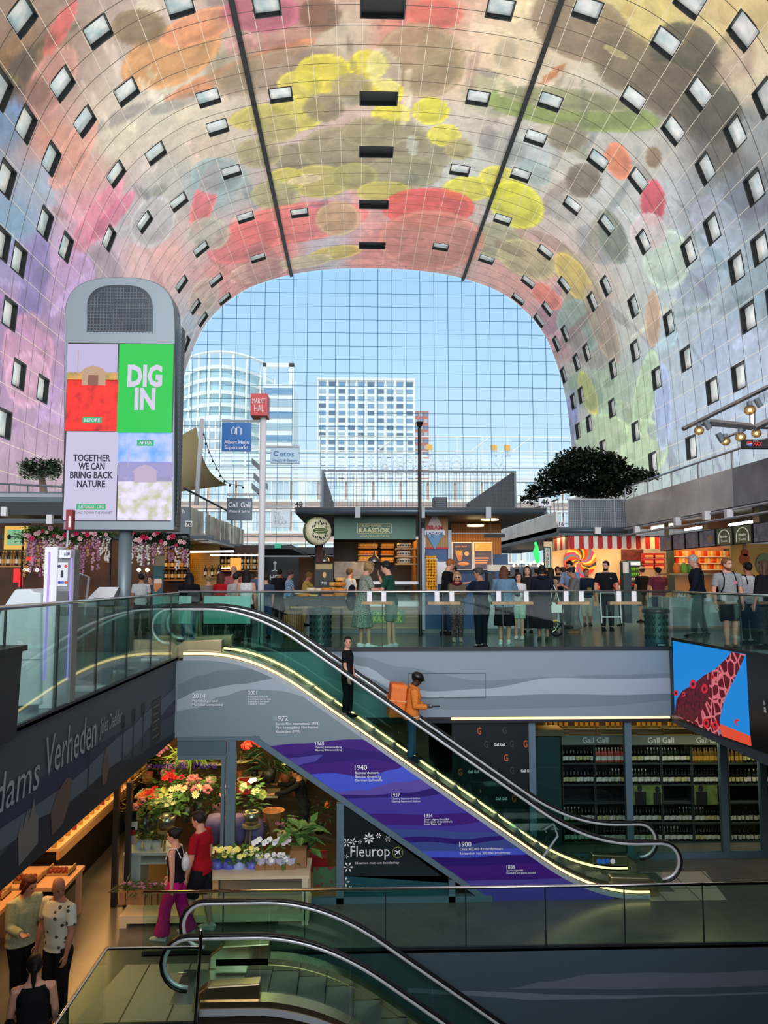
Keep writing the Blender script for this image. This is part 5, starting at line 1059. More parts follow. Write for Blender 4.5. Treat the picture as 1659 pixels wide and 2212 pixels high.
b = B(); rect(b, 143.5, 1145, 147.5, 1181, IY, .02); b.done('post', M['lgrey'], ip); b = B(); rect(b, 142, 1101, 156, 1144, IY - .03, .09); s = b.done('board', mt('dark_red_sign', (140, 30, 34), .4), ip); ptx('i', 147.5, 153, 1138, 24, IY - .035, M['letw'], s, bold=.03)
dk = thing('information_desk', 'curved white information desk behind the glass at the far left', 'desk', (P(40, 1500, AY + .4).x, AY + .4, 0)); DY = AY - .05
poly = [P(-40, 1545, DY), P(-30, 1400, DY), P(2, 1320, DY), P(20, 1290, DY), P(32, 1273, DY), P(66, 1272, DY), P(72, 1279, DY), P(88, 1280, DY), P(88, 1522, DY)]
bevel(B().prism([(p.x, max(0, p.z)) for p in poly], DY, DY + .7).done('body', mt('desk_white', (214, 224, 226), .35), dk), .02)
b = B(); b.box(P(-40, 1400, DY).x, P(88, 1400, DY).x, DY - .006, DY, .55, .56); b.done('seam', M['grey'], dk)
bi = thing('wheelie_bin', 'black plastic bin behind the glass, cut by the left picture edge', 'bin', (-3.75, 6.9, 0)); p = P(0, 1400, 7.0)
B().loft([[(p.x - w, 6.7, z), (p.x + w * .3, 6.7, z), (p.x + w * .3, 7.2, z), (p.x - w, 7.2, z)] for z, w in ((0, .3), (.8, .38))]).done('body', mt('bin_black', (26, 30, 32), .4), bi); B().box(p.x - .42, p.x + .14, 6.66, 7.25, .8, .85).done('lid', _MC['bin_black'], bi)
# leaning frame sign, lectern and plates by the pylon
def flatsign(name, label, cat, u0, v0, u1, v1, y, mat, **k): return rect(B(), u0, v0, u1, v1, y, k.get('d', .03)).done(name, mat, None, label=label, cat=cat)
lf = thing('folding_sign', 'leaning glass pavement sign with a steel frame beside the cash machine', 'sign', (P(175, 1420, 11).x, 11, 0))
q0, q1, q2, q3 = P(150, 1300, 10.8), P(172, 1240, 11.4), P(192, 1247, 11.4), P(182, 1330, 10.8)
B().tube([q0, q1, q2, q3], .018, 6).done('frame', M['steel'], lf); B().add([q0, q1, q2, q3], [(0, 1, 2, 3)]).done('glass', M['shopglass'], lf); B().tube([q3, V((q3.x, 10.8, 0))], .016, 6).tube([q0, V((q0.x, 10.8, 0))], .016, 6).done('leg', M['steel'], lf)
le = thing('touch_lectern', 'grey information lectern with a tilted white screen in front of the pole', 'lectern', (P(220, 1440, 11.6).x, 11.6, 0)); a, c = P(188, 1290, 11.6), P(252, 1290, 11.6)
B().add([(a.x, 11.5, a.z - .12), (c.x, 11.5, c.z - .12), (c.x - .04, 11.9, c.z + .08), (a.x + .06, 11.9, a.z + .08), (a.x, 11.5, a.z - .05), (c.x, 11.5, c.z - .05), (c.x - .04, 11.9, c.z + .14), (a.x + .06, 11.9, a.z + .14)], [(0, 1, 2, 3), (4, 5, 6, 7), (0, 1, 5, 4), (1, 2, 6, 5), (2, 3, 7, 6), (3, 0, 4, 7)]).done('head', mt('lectern_grey', (74, 84, 92), .4), le)
B().add([(a.x + .03, 11.49, a.z - .035), (c.x - .03, 11.49, c.z - .035), (c.x - .06, 11.88, c.z + .15), (a.x + .08, 11.88, a.z + .15)], [(0, 1, 2, 3)]).done('screen', mt('lectern_screen', (226, 232, 236), .3), le); B().bx((a.x + .3, 11.75, (a.z - .1) / 2), (.12, .12, a.z - .1)).done('stem', _MC['lectern_grey'], le)
for k, (u, v, w) in enumerate(((330, 1424, 40), (225, 1490, 50), (245, 1450, 22))):
    y = GY(v, 0, u); p = P(u, v, y); p.x = min(p.x, -3.6); B().box(p.x - w / 250, p.x + w / 250, y - .18, y + .18, 0, .03).done('floor_plate', M['white'], None, label='white floor plate on the left deck, %s' % ('beside the pole', 'nearest the glass edge', 'in front of the pole base')[k], cat='floor plate')
bs = thing('beer_banner', 'narrow teal standing banner with a beer glass', 'banner', (P(340, 1400, 14.6).x, 14.6, 0)); NY = 14.6
q = [P(327, 1284, NY), P(349, 1284, NY), P(356, 1200, NY), P(334, 1200, NY)]
B().prism([(k.x, k.z) for k in [P(322, 1390, NY), P(344, 1390, NY)] + q[2:]], NY, NY + .03).done('board', mt('banner_teal', (34, 86, 92), .5), bs); B().prism([(k.x, k.z) for k in (P(334, 1222, NY), P(355, 1222, NY), P(357, 1200, NY), P(335, 1200, NY))], NY - .004, NY).done('header', mt('banner_tan', (150, 130, 96), .5), bs)
B().prism([(k.x, k.z) for k in (P(334, 1278, NY), P(338, 1278, NY), P(348, 1268, NY), P(350, 1252, NY), P(333, 1252, NY), P(332, 1268, NY))], NY - .006, NY).done('glass_print', mt('beer_amber', (206, 120, 60), .4), bs); B().prism([(k.x, k.z) for k in (P(333, 1260, NY), P(350, 1260, NY), P(349, 1250, NY), P(334, 1250, NY))], NY - .008, NY).done('foam_print', mt('foam', (240, 214, 200), .5), bs)
for u0, u1, n in ((440, 541, 'beside the white pole'), (386, 412, 'behind the woman in black')): flatsign('frosted_panel', 'mint frosted panel hung behind the glass %s' % n, 'panel', u0, 1287, u1, 1347, YB + .35, mt('mint_panel', (184, 226, 220), .4))
# ================================================================== sign post
QY = 17.4
sp = thing('sign_post', 'tall white sign post with hanging shop signs and a red cube on top', 'sign post', (P(562, 1390, QY).x, QY, 0)); px_ = P(562, 1390, QY).x
B().cyl((px_, QY, 0), .075, 0, P(562, 897, QY).z, 16).done('pole', M['white'], sp, True)
b = B(); rect(b, 541, 850, 577, 897, QY - .25, .5); s = b.done('cube_sign', mt('cube_red', (206, 58, 62), .4), sp); ptx('MARKT', 545, 573, 871, 11, QY - .26, M['letw'], s); ptx('HAL', 549, 570, 889, 15, QY - .26, M['letw'], s)
def hang(u0, v0, u1, v1, m, arm_v, lines, nm, tm=M['letw']):
    b = B(); a, c = P(min(u0, 562), arm_v, QY), P(max(u1, 562), arm_v, QY); B().box(a.x, c.x, QY - .02, QY + .02, a.z - .025, a.z + .025).done('arm', M['lgrey'], sp)
    bd_ = rect(B(), u0, v0, u1, v1, QY - .04, .08).done(nm, m, sp)
    b = B()
    for u in (u0 + 5, u1 - 5): rect(b, u - .5, arm_v, u + .5, v0, QY - .005, .01)
    b.done('hanger', M['lgrey'], bd_)
    for s_, a_, c_, v_, h_ in lines: ptx(s_, a_, c_, v_, h_, QY - .045, tm, bd_, bold=.012)
    return bd_
h1 = hang(479, 913, 542, 974, mt('sign_blue', (34, 112, 190), .4), 909, (('Albert Heijn', 484, 537, 959, 8), ('Supermarkt', 485, 536, 970, 8)), 'blue_sign')
b = B(); p = P(510, 932, QY); e = QY - .046
b.tube([(p.x - .1, e, p.z + .02), (p.x - .05, e, p.z + .1), (p.x, e, p.z + .05), (p.x - .02, e, p.z - .07), (p.x - .09, e, p.z - .07), (p.x - .1, e, p.z + .02)], .016, 5).tube([(p.x + .02, e, p.z - .09), (p.x + .02, e, p.z + .09), (p.x + .07, e, p.z + .09), (p.x + .12, e, p.z + .05), (p.x + .12, e, p.z - .09)], .016, 5); b.done('emblem', M['letw'], h1)
h2 = hang(584, 969, 647, 1000, mt('sign_pale_blue', (176, 206, 222), .4), 965, (('etos', 604, 635, 986, 12), ('Health & Beauty', 588, 643, 997, 6)), 'pale_sign', mt('etos_blue', (60, 120, 170), .4)); p = P(597, 980, QY); B().tube([(p.x + .05 * math.cos(a), QY - .046, p.z + .05 * math.sin(a)) for a in [.4 + k * .5 for k in range(11)]], .016, 5).done('emblem', _MC['etos_blue'], h2)
hang(490, 1075, 544, 1124, mt('sign_slate', (92, 104, 114), .3, .4), 1068, (('Gall Gall', 493, 541, 1096, 11), ('Wines & Spirits', 493, 540, 1107, 5)), 'slate_sign')
hang(586, 1100, 627, 1139, glassmat('sign_glass', (226, 236, 240), .8, .6, haze=.35), 1094, (('DE', 591, 604, 1113, 8), ('TIJD', 591, 612, 1123, 8), ('TRAP', 591, 620, 1133, 8)), 'glass_sign', mt('tan_letter', (176, 184, 188), .5))
for k, (u, v) in enumerate(((553, 998), (557, 1030), (553, 1052), (571, 1040))): p = P(u, v, QY); B().add([(p.x - .1, QY - .02, p.z + .1), (p.x + .08, QY - .02, p.z - .06), (p.x + .08, QY - .02, p.z - .2), (p.x - .1, QY - .02, p.z - .04), (p.x - .1, QY + .02, p.z + .1), (p.x + .08, QY + .02, p.z - .06), (p.x + .08, QY + .02, p.z - .2), (p.x - .1, QY + .02, p.z - .04)], [(0, 1, 2, 3), (4, 5, 6, 7), (0, 1, 5, 4), (1, 2, 6, 5), (2, 3, 7, 6), (3, 0, 4, 7)]).done('direction_sign', M['grey'], sp)
# ================================================================== the middle kiosk block: cheese and fries
KY, CY_ = 20.7, 19.6
kz = P(900, 1113, CY_).z; kt = P(900, 1098, CY_).z
rf = thing('kiosk_roof', 'long grey roof edge over the cheese and fries kiosks', 'roof', (P(900, 1100, CY_).x, CY_, kz)); a, c = P(638, 1100, CY_).x, P(1180, 1100, CY_).x
B().box(a, c, CY_, 30, kz + .04, kt).done('deck', mt('roof_dark', (52, 58, 62), .5), rf); B().lathe([(.085, a + .05), (.085, c - .1)], (0, CY_ - .03, kz + .1), 12, 'X').done('gutter', mt('gutter_grey', (84, 100, 110), .35, .4), rf, True)
B().box(a, c, CY_ - .08, CY_ + .05, kt - .02, kt + .02).done('top_rail', _MC['roof_dark'], rf)
for u in (773, 911, 1053): p = P(u, 1100, CY_); B().box(p.x - .07, p.x + .07, CY_ - .16, CY_ - .02, kz - .08, kt + .03).done('bracket', M['lgrey'], rf)
for u, v, s, m in ((645, 1095, '48', M['jet']), (1177, 1090, '46', M['jet'])):
    t = rect(B(), u - 13, v - 14, u + 14, v + 3, CY_ - .05, .02).done('number_plate', M['white'] if s == '46' else glassmat('clear_plate', (245, 248, 250)), rf); ptx(s, u - 8, u + 9, v - .5, 11, CY_ - .06, m, t, bold=.03)
fe = thing('roof_railing', 'grey mesh railing round the terrace on the kiosk roof', 'railing', (P(900, 1090, CY_ + .3).x, CY_ + .3, kt)); a, c, zr = P(697, 1018, CY_ + .4).x, P(1112, 1018, CY_ + .4).x, P(900, 1018, CY_ + .4).z; y = CY_ + .4
b = B(); b.box(a, c, y - .02, y + .02, zr - .03, zr + .02); b.done('top_rail', M['grey'], fe)
b = B()
for k in range(70): x = a + (c - a) * k / 69; b.box(x - .003, x + .003, y - .003, y + .003, kt, zr)
for k in range(10): z = kt + (zr - kt) * k / 10; b.box(a, c, y - .003, y + .003, z - .003, z + .003)
b.done('front_mesh', M['dark'], fe)
for x, nm in ((a, 'left'), (c, 'right')):
    b = B(); b.box(x - .02, x + .02, y, y + 9, zr - .04, zr + .02)
    for k in range(60): b.box(x - .03, x + .03, y + k * .15, y + k * .15 + .03, kt, zr)
    b.done('side_fence', M['grey'], fe)
for x in (a, c): B().box(x - .03, x + .03, y - .03, y + .03, kt, zr + .02).done('corner_post', M['grey'], fe)
ac = thing('air_conditioner', 'small dark air conditioning box on the kiosk roof', 'air conditioner', (P(952, 1090, 21).x, 21, kt)); bbox(937, 1074, 966, 1098, 21, .4).done('case', M['dark'], ac); b = B()
for k in range(5): rect(b, 940, 1077 + k * 4, 963, 1078.5 + k * 4, 20.99, .01)
b.done('grille', M['grey'], ac)
lp = thing('lamp_post', 'slim black lamp post standing in front of the kiosk roof', 'lamp post', (P(908, 1360, 19.4).x, 19.4, 0)); p = P(907, 1100, 19.4); B().cyl((p.x, 19.4, 0), .045, 0, P(907, 925, 19.4).z, 10).done('post', M['jet'], lp); z = P(907, 912, 19.4).z; B().lathe([(.02, z - .16), (.07, z - .1), (.085, z - .02), (.1, z), (.03, z + .02), (0, z + .03)], (p.x, 19.4, 0), 12, cap=False).done('lamp_head', M['jet'], lp, True)
cl = thing('kiosk_column', 'pale steel column between the cheese and fries kiosks', 'column', (P(911, 1360, KY - .2).x, KY - .2, 0)); bbox(905, 1140, 918, 1360, KY - .25, .14).done('shaft', M['lgrey'], cl); p = P(911, 1122, KY - .3); B().lathe([(.085, -.12), (.085, .12)], (p.x, KY - .35, p.z), 14, 'Y').done('speaker', M['jet'], cl)
# cheese kiosk
kk = thing('cheese_kiosk', 'green fronted cheese kiosk with plank counter and dark interior', 'kiosk', (P(800, 1365, KY).x, KY, 0)); _kg = mt('kiosk_green', (84, 122, 106), .5); _plank = stripemat('counter_planks', (176, 164, 138), (150, 138, 112), 2.2, 'Z', .6, pos=.1)
bbox(722, 1112, 898, 1165, KY - .2, .06).done('fascia_board', _kg, kk); ff_ = kk
_yl = mt('sign_yellow', (222, 214, 150), .5); _yg = mt('sign_lime', (170, 200, 90), .5); fy = KY - .22
b = B()
for r in ((772, 1131, 846, 1132), (772, 1152, 846, 1153), (772, 1131, 773, 1153), (845, 1131, 846, 1153)): rect(b, *r, fy, .01)
b.done('sign_border', _yl, kk); ptx('CROMWIJK', 775, 826, 1139, 5.5, fy, _yl, kk, bold=.01); ptx('N°1898', 830, 843, 1138.5, 3, fy, _yl, kk); ptx('KAASDOK', 775, 843, 1150, 9, fy, _yl, kk, bold=.04); ptx('WWW.KAASDOK.NL', 777, 842, 1161, 5, fy, _yl, kk)
bbox(682, 1310, 905, 1362, KY, .08).done('plank_front', _plank, kk); b = B(); rect(b, 800, 1318, 875, 1347, KY - .02, .02); b.done('counter_sign', mt('counter_sign_green', (104, 140, 116), .5), kk); ptx('CROMWIJK', 806, 866, 1328, 6, KY - .025, _yg, kk, bold=.02); ptx('KAASDOK', 806, 869, 1343, 12, KY - .025, _yg, kk, bold=.05)
bbox(784, 1256, 905, 1262, KY - .05, .6).done('counter_top', M['white'], kk); bbox(784, 1262, 905, 1300, KY - .02, .02).done('case_glass', M['shopglass'], kk); bbox(784, 1298, 905, 1310, KY, .55).done('case_base', M['white'], kk); bbox(720, 1165, 905, 1310, KY + 2.6, .06).done('back_wall', mt('kiosk_dark', (34, 32, 30), .6), kk); bbox(680, 1120, 688, 1360, KY + .1, 2.5).done('side_wall', _MC['kiosk_dark'], kk); bbox(902, 1165, 906, 1360, KY + .1, 2.5).done('side_wall', mt('kiosk_wood', (150, 110, 66), .6), kk)
bbox(684, 1166, 697, 1215, KY - .1, .12).done('brick_pier', bricks('dark_brick', (92, 50, 46), (78, 42, 40), (60, 50, 46), 6), kk)
bbox(722, 1213, 790, 1250, KY + 1.8, .03).done('photo_board', mt('grey_photo', (120, 120, 116), .5, noise=3, c2=(176, 174, 168)), kk)
B().cyl((P(755, 1165, KY - .1).x, KY - .1, P(743, 1118, KY).z), .05, -.03, .0, 10).done('spot_lamp', M['warm'], kk)
area('cheese_light', (P(830, 1180, KY + 1).x, KY + 1, 2.75), 1.8, 40, (255, 190, 100), (0, 0, 0), 1.0)
_chs = mt('cheese_orange', (214, 130, 40), .45); _chy = mt('cheese_yellow', (224, 180, 100), .45); _chw = mt('cheese_white', (222, 206, 180), .5); _sb = mt('shelf_pine', (190, 140, 80), .5)
for k, (u0, u1, v) in enumerate(((773, 815, 1197), (773, 815, 1210), (773, 815, 1182), (822, 850, 1197), (822, 850, 1212), (822, 850, 1182))): bbox(u0, v, u1, v + 2.5, KY + 2.2, .4).done('shelf', _sb, kk)
lab = ['top', 'middle', 'bottom']
wh = {}
def wheel(m, r, h, label, loc, grp=None, name='round_cheese', cat='cheese'):
    k = (m.name, r, h)
    if k in wh: o = dup(wh[k])
    else: o = wh[k] = B().lathe([(r * .86, 0), (r, h * .3), (r, h * .7), (r * .86, h), (0, h)], n=16).done(name, m, None, True)
    o.location = loc; o['label'] = label; o['category'] = cat
    if grp: o['group'] = grp
    return o
for u0, u1, v, r in ((776, 814, 1182, 0), (776, 814, 1197, 1), (776, 814, 1210, 2), (825, 849, 1182, 0), (825, 849, 1197, 1), (825, 849, 1212, 2)):
    n = 5 if u1 - u0 > 30 else 3
    for k in range(n): wheel(_chs if r == 1 else _chy, .1, .11, 'small round cheese on the %s back shelf of the cheese kiosk' % lab[r], P(u0 + 4 + (u1 - u0 - 8) * k / (n - 1), v, KY + 2.35), 'cheeses on the back shelves')
for k, v in enumerate((1184, 1201, 1217)):
    bbox(855, v, 903, v + 3, KY + .25, .5).done('front_shelf', _sb, kk); wheel(_chw, .21, .14, 'large pale cheese with a dark band on the %s right front shelf' % lab[k], P(873, v, KY + .5), None)
    p = P(873, v, KY + .5); B().lathe([(.211, .05), (.211, .085)], p, 18, cap=False).done('cheese_band', M['dark'], bpy.data.objects[bpy.context.scene.collection.objects[-1].name] if False else None, True, label='dark band round the %s large pale cheese' % lab[k], cat='wrapper')
for k, u in enumerate((700, 808)):
    t = thing('pendant_lamp', 'grey metal dome pendant lamp, %s of the two in the cheese kiosk' % ('left' if k == 0 else 'right'), 'lamp', (P(u, 1215, KY + .1).x, KY + .1, P(u, 1213, KY + .1).z)); p = P(u, 1213, KY + .1)
    B().lathe([(.17, 0), (.16, .06), (.1, .14), (.04, .18), (.03, .3), (.0, .3)], p, 18, cap=False).done('shade', mt('lamp_grey', (130, 128, 122), .3, .8), t, True); B().cyl(p, .008, .28, 1.1, 6).done('cord', M['jet'], t); B().ell(p + V((0, 0, .05)), .045).done('bulb', M['warm'], t)
cs = thing('cheese_sign', 'round cheese shaped sign with a green rim hung from the roof corner', 'sign', P(686, 1147, 20)); cm = cs.location.copy(); cs.rotation_euler = (0, 0, .5); Ti = Matrix.Translation(cm) @ Matrix.Rotation(.5, 4, 'Z') 
def cb(f): b = B(); b.T = Ti; f(b); return b
cb(lambda b: b.lathe([(0, -.17), (.3, -.16), (.37, -.1), (.385, 0), (.37, .12), (.3, .16), (0, .17)], (0, 0, 0), 28, 'Y', False)).done('body', mt('cheese_cream', (226, 218, 180), .4), cs, True)
cb(lambda b: b.lathe([(.374, -.05), (.392, -.03), (.395, .02), (.392, .07), (.374, .12)], (0, 0, 0), 28, 'Y', False)).done('green_rim', mt('rim_green', (70, 110, 50), .4), cs, True)
lp_ = [(.22 * math.cos(a), .075 * math.sin(a)) for a in [2 * PI * k / 20 for k in range(20)]]
cb(lambda b: b.prism(lp_, -.176, -.16)).done('leaf_emblem', _MC['rim_green'], cs); cb(lambda b: b.box(-.17, .17, -.182, -.176, .012, .03).box(-.15, .15, -.182, -.176, -.035, -.017)).done('emblem_letters', _MC['cheese_cream'], cs)
def ticks(b):
    rn = random.Random(4)
    for k in range(34): a = PI * (.12 + .76 * (k % 17) / 16) + PI * (k // 17); r = rn.uniform(.17, .26); b.bx((r * math.cos(a), -.172, r * math.sin(a)), (.02, .012, rn.uniform(.03, .07)))
cb(ticks).done('printed_figures', M['dark'], cs)
mb = thing('menu_board', 'dark hanging menu board with a price beside the cheese table', 'menu', P(698, 1270, KY - .3)); bbox(680, 1217, 720, 1270, KY - .3, .03).done('board', mt('menu_dark', (30, 36, 28), .5), mb); bbox(682, 1219, 718, 1230, KY - .31, .01).done('header_print', mt('menu_ochre', (170, 150, 90), .5), mb); ptx('7.95', 694, 706, 1263, 6, KY - .31, M['letw'], mb); p = P(701, 1242, KY - .3); B().ell(p, (.05, .008, .08), 8, 5).done('picture_print', _chy, mb)
# cheese table
TY = 18.6
ct = thing('cheese_table', 'black tray table heaped with cheeses in front of the kiosk', 'table', (P(690, 1390, TY).x, TY, 0)); zt = P(690, 1300, TY).z; a, c = P(618, 1300, TY).x, P(746, 1300, TY).x
B().box(a, c, TY, TY + .9, zt, zt + .06).done('tray', M['jet'], ct); B().box(a, c, TY - .02, TY, zt - .1, zt + .14).done('tray_edge', M['jet'], ct)
B().box(a + .1, c - .02, TY + .02, TY + .85, zt - .16, zt - .1).done('bracket_shelf', M['wood'], ct)
for x in (a + .08, c - .14):
    for y in (TY + .05, TY + .8): B().box(x, x + .06, y, y + .06, 0, zt - .1).done('leg', M['dark'], ct)
for k, (u, v, m, r, h, dy) in enumerate(((658, 1291, 'o', .17, .1, .25), (678, 1293, 'y', .12, .1, .2), (708, 1292, 'o', .16, .1, .25), (735, 1290, 'o', .17, .12, .25), (735, 1280, 'o', .165, .11, .27), (706, 1278, 'o', .14, .1, .4), (735, 1266, 'o', .15, .1, .35), (725, 1277, 'y', .17, .1, .62), (724, 1266, 'y', .16, .1, .64), (735, 1256, 'y', .13, .1, .6), (672, 1278, 'w', .12, .1, .55), (690, 1279, 'w', .11, .1, .6), (645, 1284, 'w', .12, .1, .55))):
    wheel({'o': _chs, 'y': _chy, 'w': _chw}[m], r, h, '%s cheese wheel on the cheese table, %s' % ({'o': 'orange', 'y': 'pale yellow', 'w': 'white'}[m], ('front left', 'front second', 'front third', 'front right, lowest', 'front right, second up', 'resting on the third front wheel', 'front right, topmost', 'back right, lowest', 'back right, middle', 'back right, topmost', 'back middle', 'back middle beside the yellow stack', 'back left')[k]), P(u, v, TY + dy), 'cheeses heaped on the table')
br = thing('wooden_barrel', 'old wooden barrel under the end of the cheese table', 'barrel', (P(632, 1378, 18.3).x, 18.3, 0)); B().lathe([(.2, 0), (.26, .2), (.27, .35), (.26, .5), (.21, .68), (.19, .68), (.19, .64), (0, .64)], br.location, 18, cap=False).done('staves', stripemat('barrel_wood', (140, 100, 56), (96, 66, 36), 6, 'X', .6), br, True)
for z in (.1, .25, .48, .62): B().lathe([(.215 + .055 * (1 - abs(z - .35) / .35), z - .02), (.215 + .055 * (1 - abs(z - .35) / .35), z + .02)], br.location, 18, cap=False).done('hoop', M['dark'], br, True)
def trash(u, v, label):
    y = GY(v, 0, u) + .25; p = V((P(u, v, y).x, y, 0)); t = thing('litter_bin', label, 'litter bin', p); _g = mt('bin_green', (58, 84, 84), .35, .4)
    B().lathe([(.24, 0), (.25, .03), (.25, .13)], p, 24, cap=False).done('foot_ring', _g, t, True); b = B()
    B().lathe([(.235, .13), (.235, .78)], p, 24, cap=False).done('drum', _g, t, True); B().lathe([(.25, .74), (.27, .8), (.26, .84), (.2, .86), (.19, .8), (0, .8)], p, 24, cap=False).done('lid', _g, t, True)
    for j in range(14):
        for i in range(4):
            a0 = 2 * PI * j / 14; z = .24 + i * .14
            for s in (-1, 1):
                pts = [p + V((.238 * math.cos(a0 + s * w * .16 + .112), .238 * math.sin(a0 + s * w * .16 + .112), z + (w - .5) * .1)) for w in (.12, .5, .88)]
                b.tube(pts, .012, 4, .5)
    b.done('cut_out_pattern', M['jet'], t); B().box(p.x - .1, p.x + .1, p.y - .256, p.y - .24, .06, .11).done('label_plate', M['jet'], t); text('ROTTERDAM', (p.x - .08, p.y - .258, .07), w=.16, h=.03, mat=M['letw'], par=t)
    return t
trash(692, 1400, 'dark green perforated litter bin in front of the cheese table'); t = trash(1419, 1402, 'dark green perforated litter bin by the right corner of the glass')
p = t.location; B().lathe([(.26, .83), (.3, .8), (.28, .74)], p, 12, cap=False).done('bin_bag', M['black'], t, True); B().tube([p + V((-.16, 0, .84)), p + V((-.16, 0, 1.1)), p + V((.14, 0, 1.1)), p + V((.14, 0, .84))], .012, 6).done('ashtray_frame', M['lgrey'], t)
# drink ledges clamped on the glass rail
for k, (u0, u1, b0, b1) in enumerate(((781, 848, 798, 829), (924, 994, 944, 976), (1063, 1152, 1077, 1137), (1205, 1273, 1223, 1256), (1318, 1386, 1337, 1370))):
    t = thing('rail_ledge', 'wooden ledge clamped on the glass rail, %s' % ('by the couple at the cheese kiosk', 'by the woman in sunglasses', 'behind the denim jacket', 'by the person in grey', 'by the man in black')[k], 'ledge', P((u0 + u1) / 2, 1304, YB - .1)); bbox(u0, 1300, u1, 1306, YB - .2, .18).done('board', M['wood'], t)
    for u in (b0, b1): bbox(u - 5, 1277, u + 5, 1304, YB - .07, .05).done('clamp', M['white'], t)
# fries kiosk
fk = thing('fries_kiosk', 'blue fries kiosk with wood cladding and poster wall', 'kiosk', (P(1000, 1362, KY).x, KY, 0)); _blue = mt('kiosk_blue', (36, 76, 124), .45); _tim = stripemat('timber_boards', (188, 146, 92), (160, 118, 70), 5, 'X', .6, pos=.12)
bbox(919, 1112, 968, 1182, KY - .06, .05).done('timber_front', _tim, fk); bbox(918, 1182, 969, 1185, KY - .08, .06).done('red_trim', M['red'], fk); bbox(919, 1185, 969, 1360, KY, .05).done('blue_front', _blue, fk); bbox(969, 1272, 1024, 1360, KY - .02, .05).done('counter_front', _blue, fk); bbox(968, 1145, 976, 1280, KY - .06, .1).done('white_post', M['lgrey'], fk)
a, c = P(975, 1130, KY + 2.4).x, P(1082, 1130, KY + 2.4).x; B().box(a, c, KY + 2.4, KY + 2.45, P(0, 1197, KY + 2.4).z, P(0, 1128, KY + 2.4).z).done('timber_back', stripemat('timber_amber', (196, 134, 60), (160, 104, 44), 4, 'X', .55, pos=.12), fk); B().box(a, c + .2, KY + 2.38, KY + 2.4, 0, P(0, 1196, KY + 2.4).z).done('blue_back', _blue, fk)
p = P(939, 1148, KY - .08); B().prism([(p.x, p.z + .56), (p.x + .27, p.z + .02), (p.x - .27, p.z + .02)], KY - .1, KY - .07).done('sign_top', mt('sign_pale', (222, 206, 196), .5), fk)
B().prism([(p.x - .27, p.z - .02), (p.x + .27, p.z - .02), (p.x, p.z - .5)], KY - .1, KY - .07).done('sign_bottom', mt('sign_mid_blue', (90, 140, 180), .5), fk); B().box(p.x - .29, p.x + .29, KY - .11, KY - .07, p.z - .1, p.z + .02).done('sign_band', M['white'], fk)
ptx('BRAM', 922, 957, 1144, 9, KY - .12, mt('sign_crimson', (200, 40, 60), .5), fk, bold=.04); ptx('LADAGE', 921, 958, 1155, 6, KY - .12, mt('sign_navy', (50, 80, 140), .5), fk, bold=.03)
for k, (u0, u1) in enumerate(((976, 1021), (1023, 1064))):
    t = thing('menu_poster', 'navy poster %s on the fries kiosk wall' % ('of a fries cone and a hot dog' if k == 0 else 'of fries with three text lines'), 'poster', P(u0, 1230, KY + 2)); bbox(u0, 1171, u1, 1231, KY + 2, .03).done('frame', M['white'], t); bbox(u0 + 2, 1173, u1 - 2, 1229, KY + 1.99, .01).done('print', mt('poster_navy', (48, 48, 76), .4) if k == 0 else mt('poster_dusk', (84, 72, 88), .4, noise=2, c2=(60, 52, 80)), t); y = KY + 1.98
    if k == 0:
        ptx('typical dutch', 982, 1008, 1182, 4, y, mt('peach_letter', (226, 160, 130), .5), t); q = [P(u, v, y) for u, v in ((984, 1197), (1000, 1197), (996, 1212), (990, 1212))]; B().prism([(w.x, w.z) for w in q], y - .01, y).done('cone_print', mt('cone', (190, 120, 90), .5), t); b = B()
        for j in range(7): w = P(985 + j * 2.2, 1192 + (j % 2) * 2, y); b.bx((w.x, y - .006, w.z), (.02, .01, .12))
        b.done('fries_print', mt('fries', (236, 190, 90), .5), t); w = P(1001, 1218, y); B().ell((w.x, y, w.z), (.18, .012, .06)).done('hot_dog_print', mt('bun', (206, 140, 90), .5), t); w = P(1008, 1196, y); B().disc((w.x, w.z), .07, y - .008, y, 14).done('sticker_print', mt('peach', (230, 170, 130), .5), t)
    else:
        rect(B(), 1026, 1174, 1062, 1190, y, .006).done('photo_print', mt('fries_photo', (206, 160, 90), .5, noise=8), t)
        for j in range(3): bbox(1027, 1204 + j * 5, 1056 - j * 2, 1207 + j * 5, y, .004).done('text_line', mt('peach_letter', (226, 160, 130), .5), t)
for k, (u, v, w) in enumerate(((1027, 1137, 19), (1058, 1124, 20), (1073, 1117, 22))):
    p = P(u, v, KY + .6); t = B().lathe([(w * .0126, 0), (w * .0126, .04)], p, 24).done('ceiling_disc_lamp', mt('disc_lamp', (255, 226, 160), emit=3), None, label='round warm ceiling lamp in the fries kiosk, %s' % ('lowest', 'middle', 'highest')[k], cat='lamp')
area('fries_light', (P(1030, 1130, KY + 1).x, KY + 1.2, 2.95), 1.6, 36, (255, 200, 120), (0, 0, 0), 1.2)
tr = thing('spot_track', 'black spotlight tube hung on a pale rail in the fries kiosk', 'lamp', P(1068, 1160, KY)); bbox(1046, 1153, 1091, 1161, KY + .1, .08).done('tube', M['jet'], tr); bbox(958, 1151, 1113, 1153, KY + .1, .03).done('rail', M['lgrey'], tr); bbox(1059, 1112, 1061, 1152, KY + .1, .03).done('hanger', M['dark'], tr)
nb = thing('orange_net', 'tall wire bin filled with yellow oranges and lemons on the blue wall', 'fruit bin', P(931, 1275, KY - .3)); b = B(); x0_, x1_ = P(920, 1240, KY - .3).x, P(944, 1240, KY - .3).x; z0_, z1_ = P(931, 1276, KY).z, P(931, 1207, KY).z
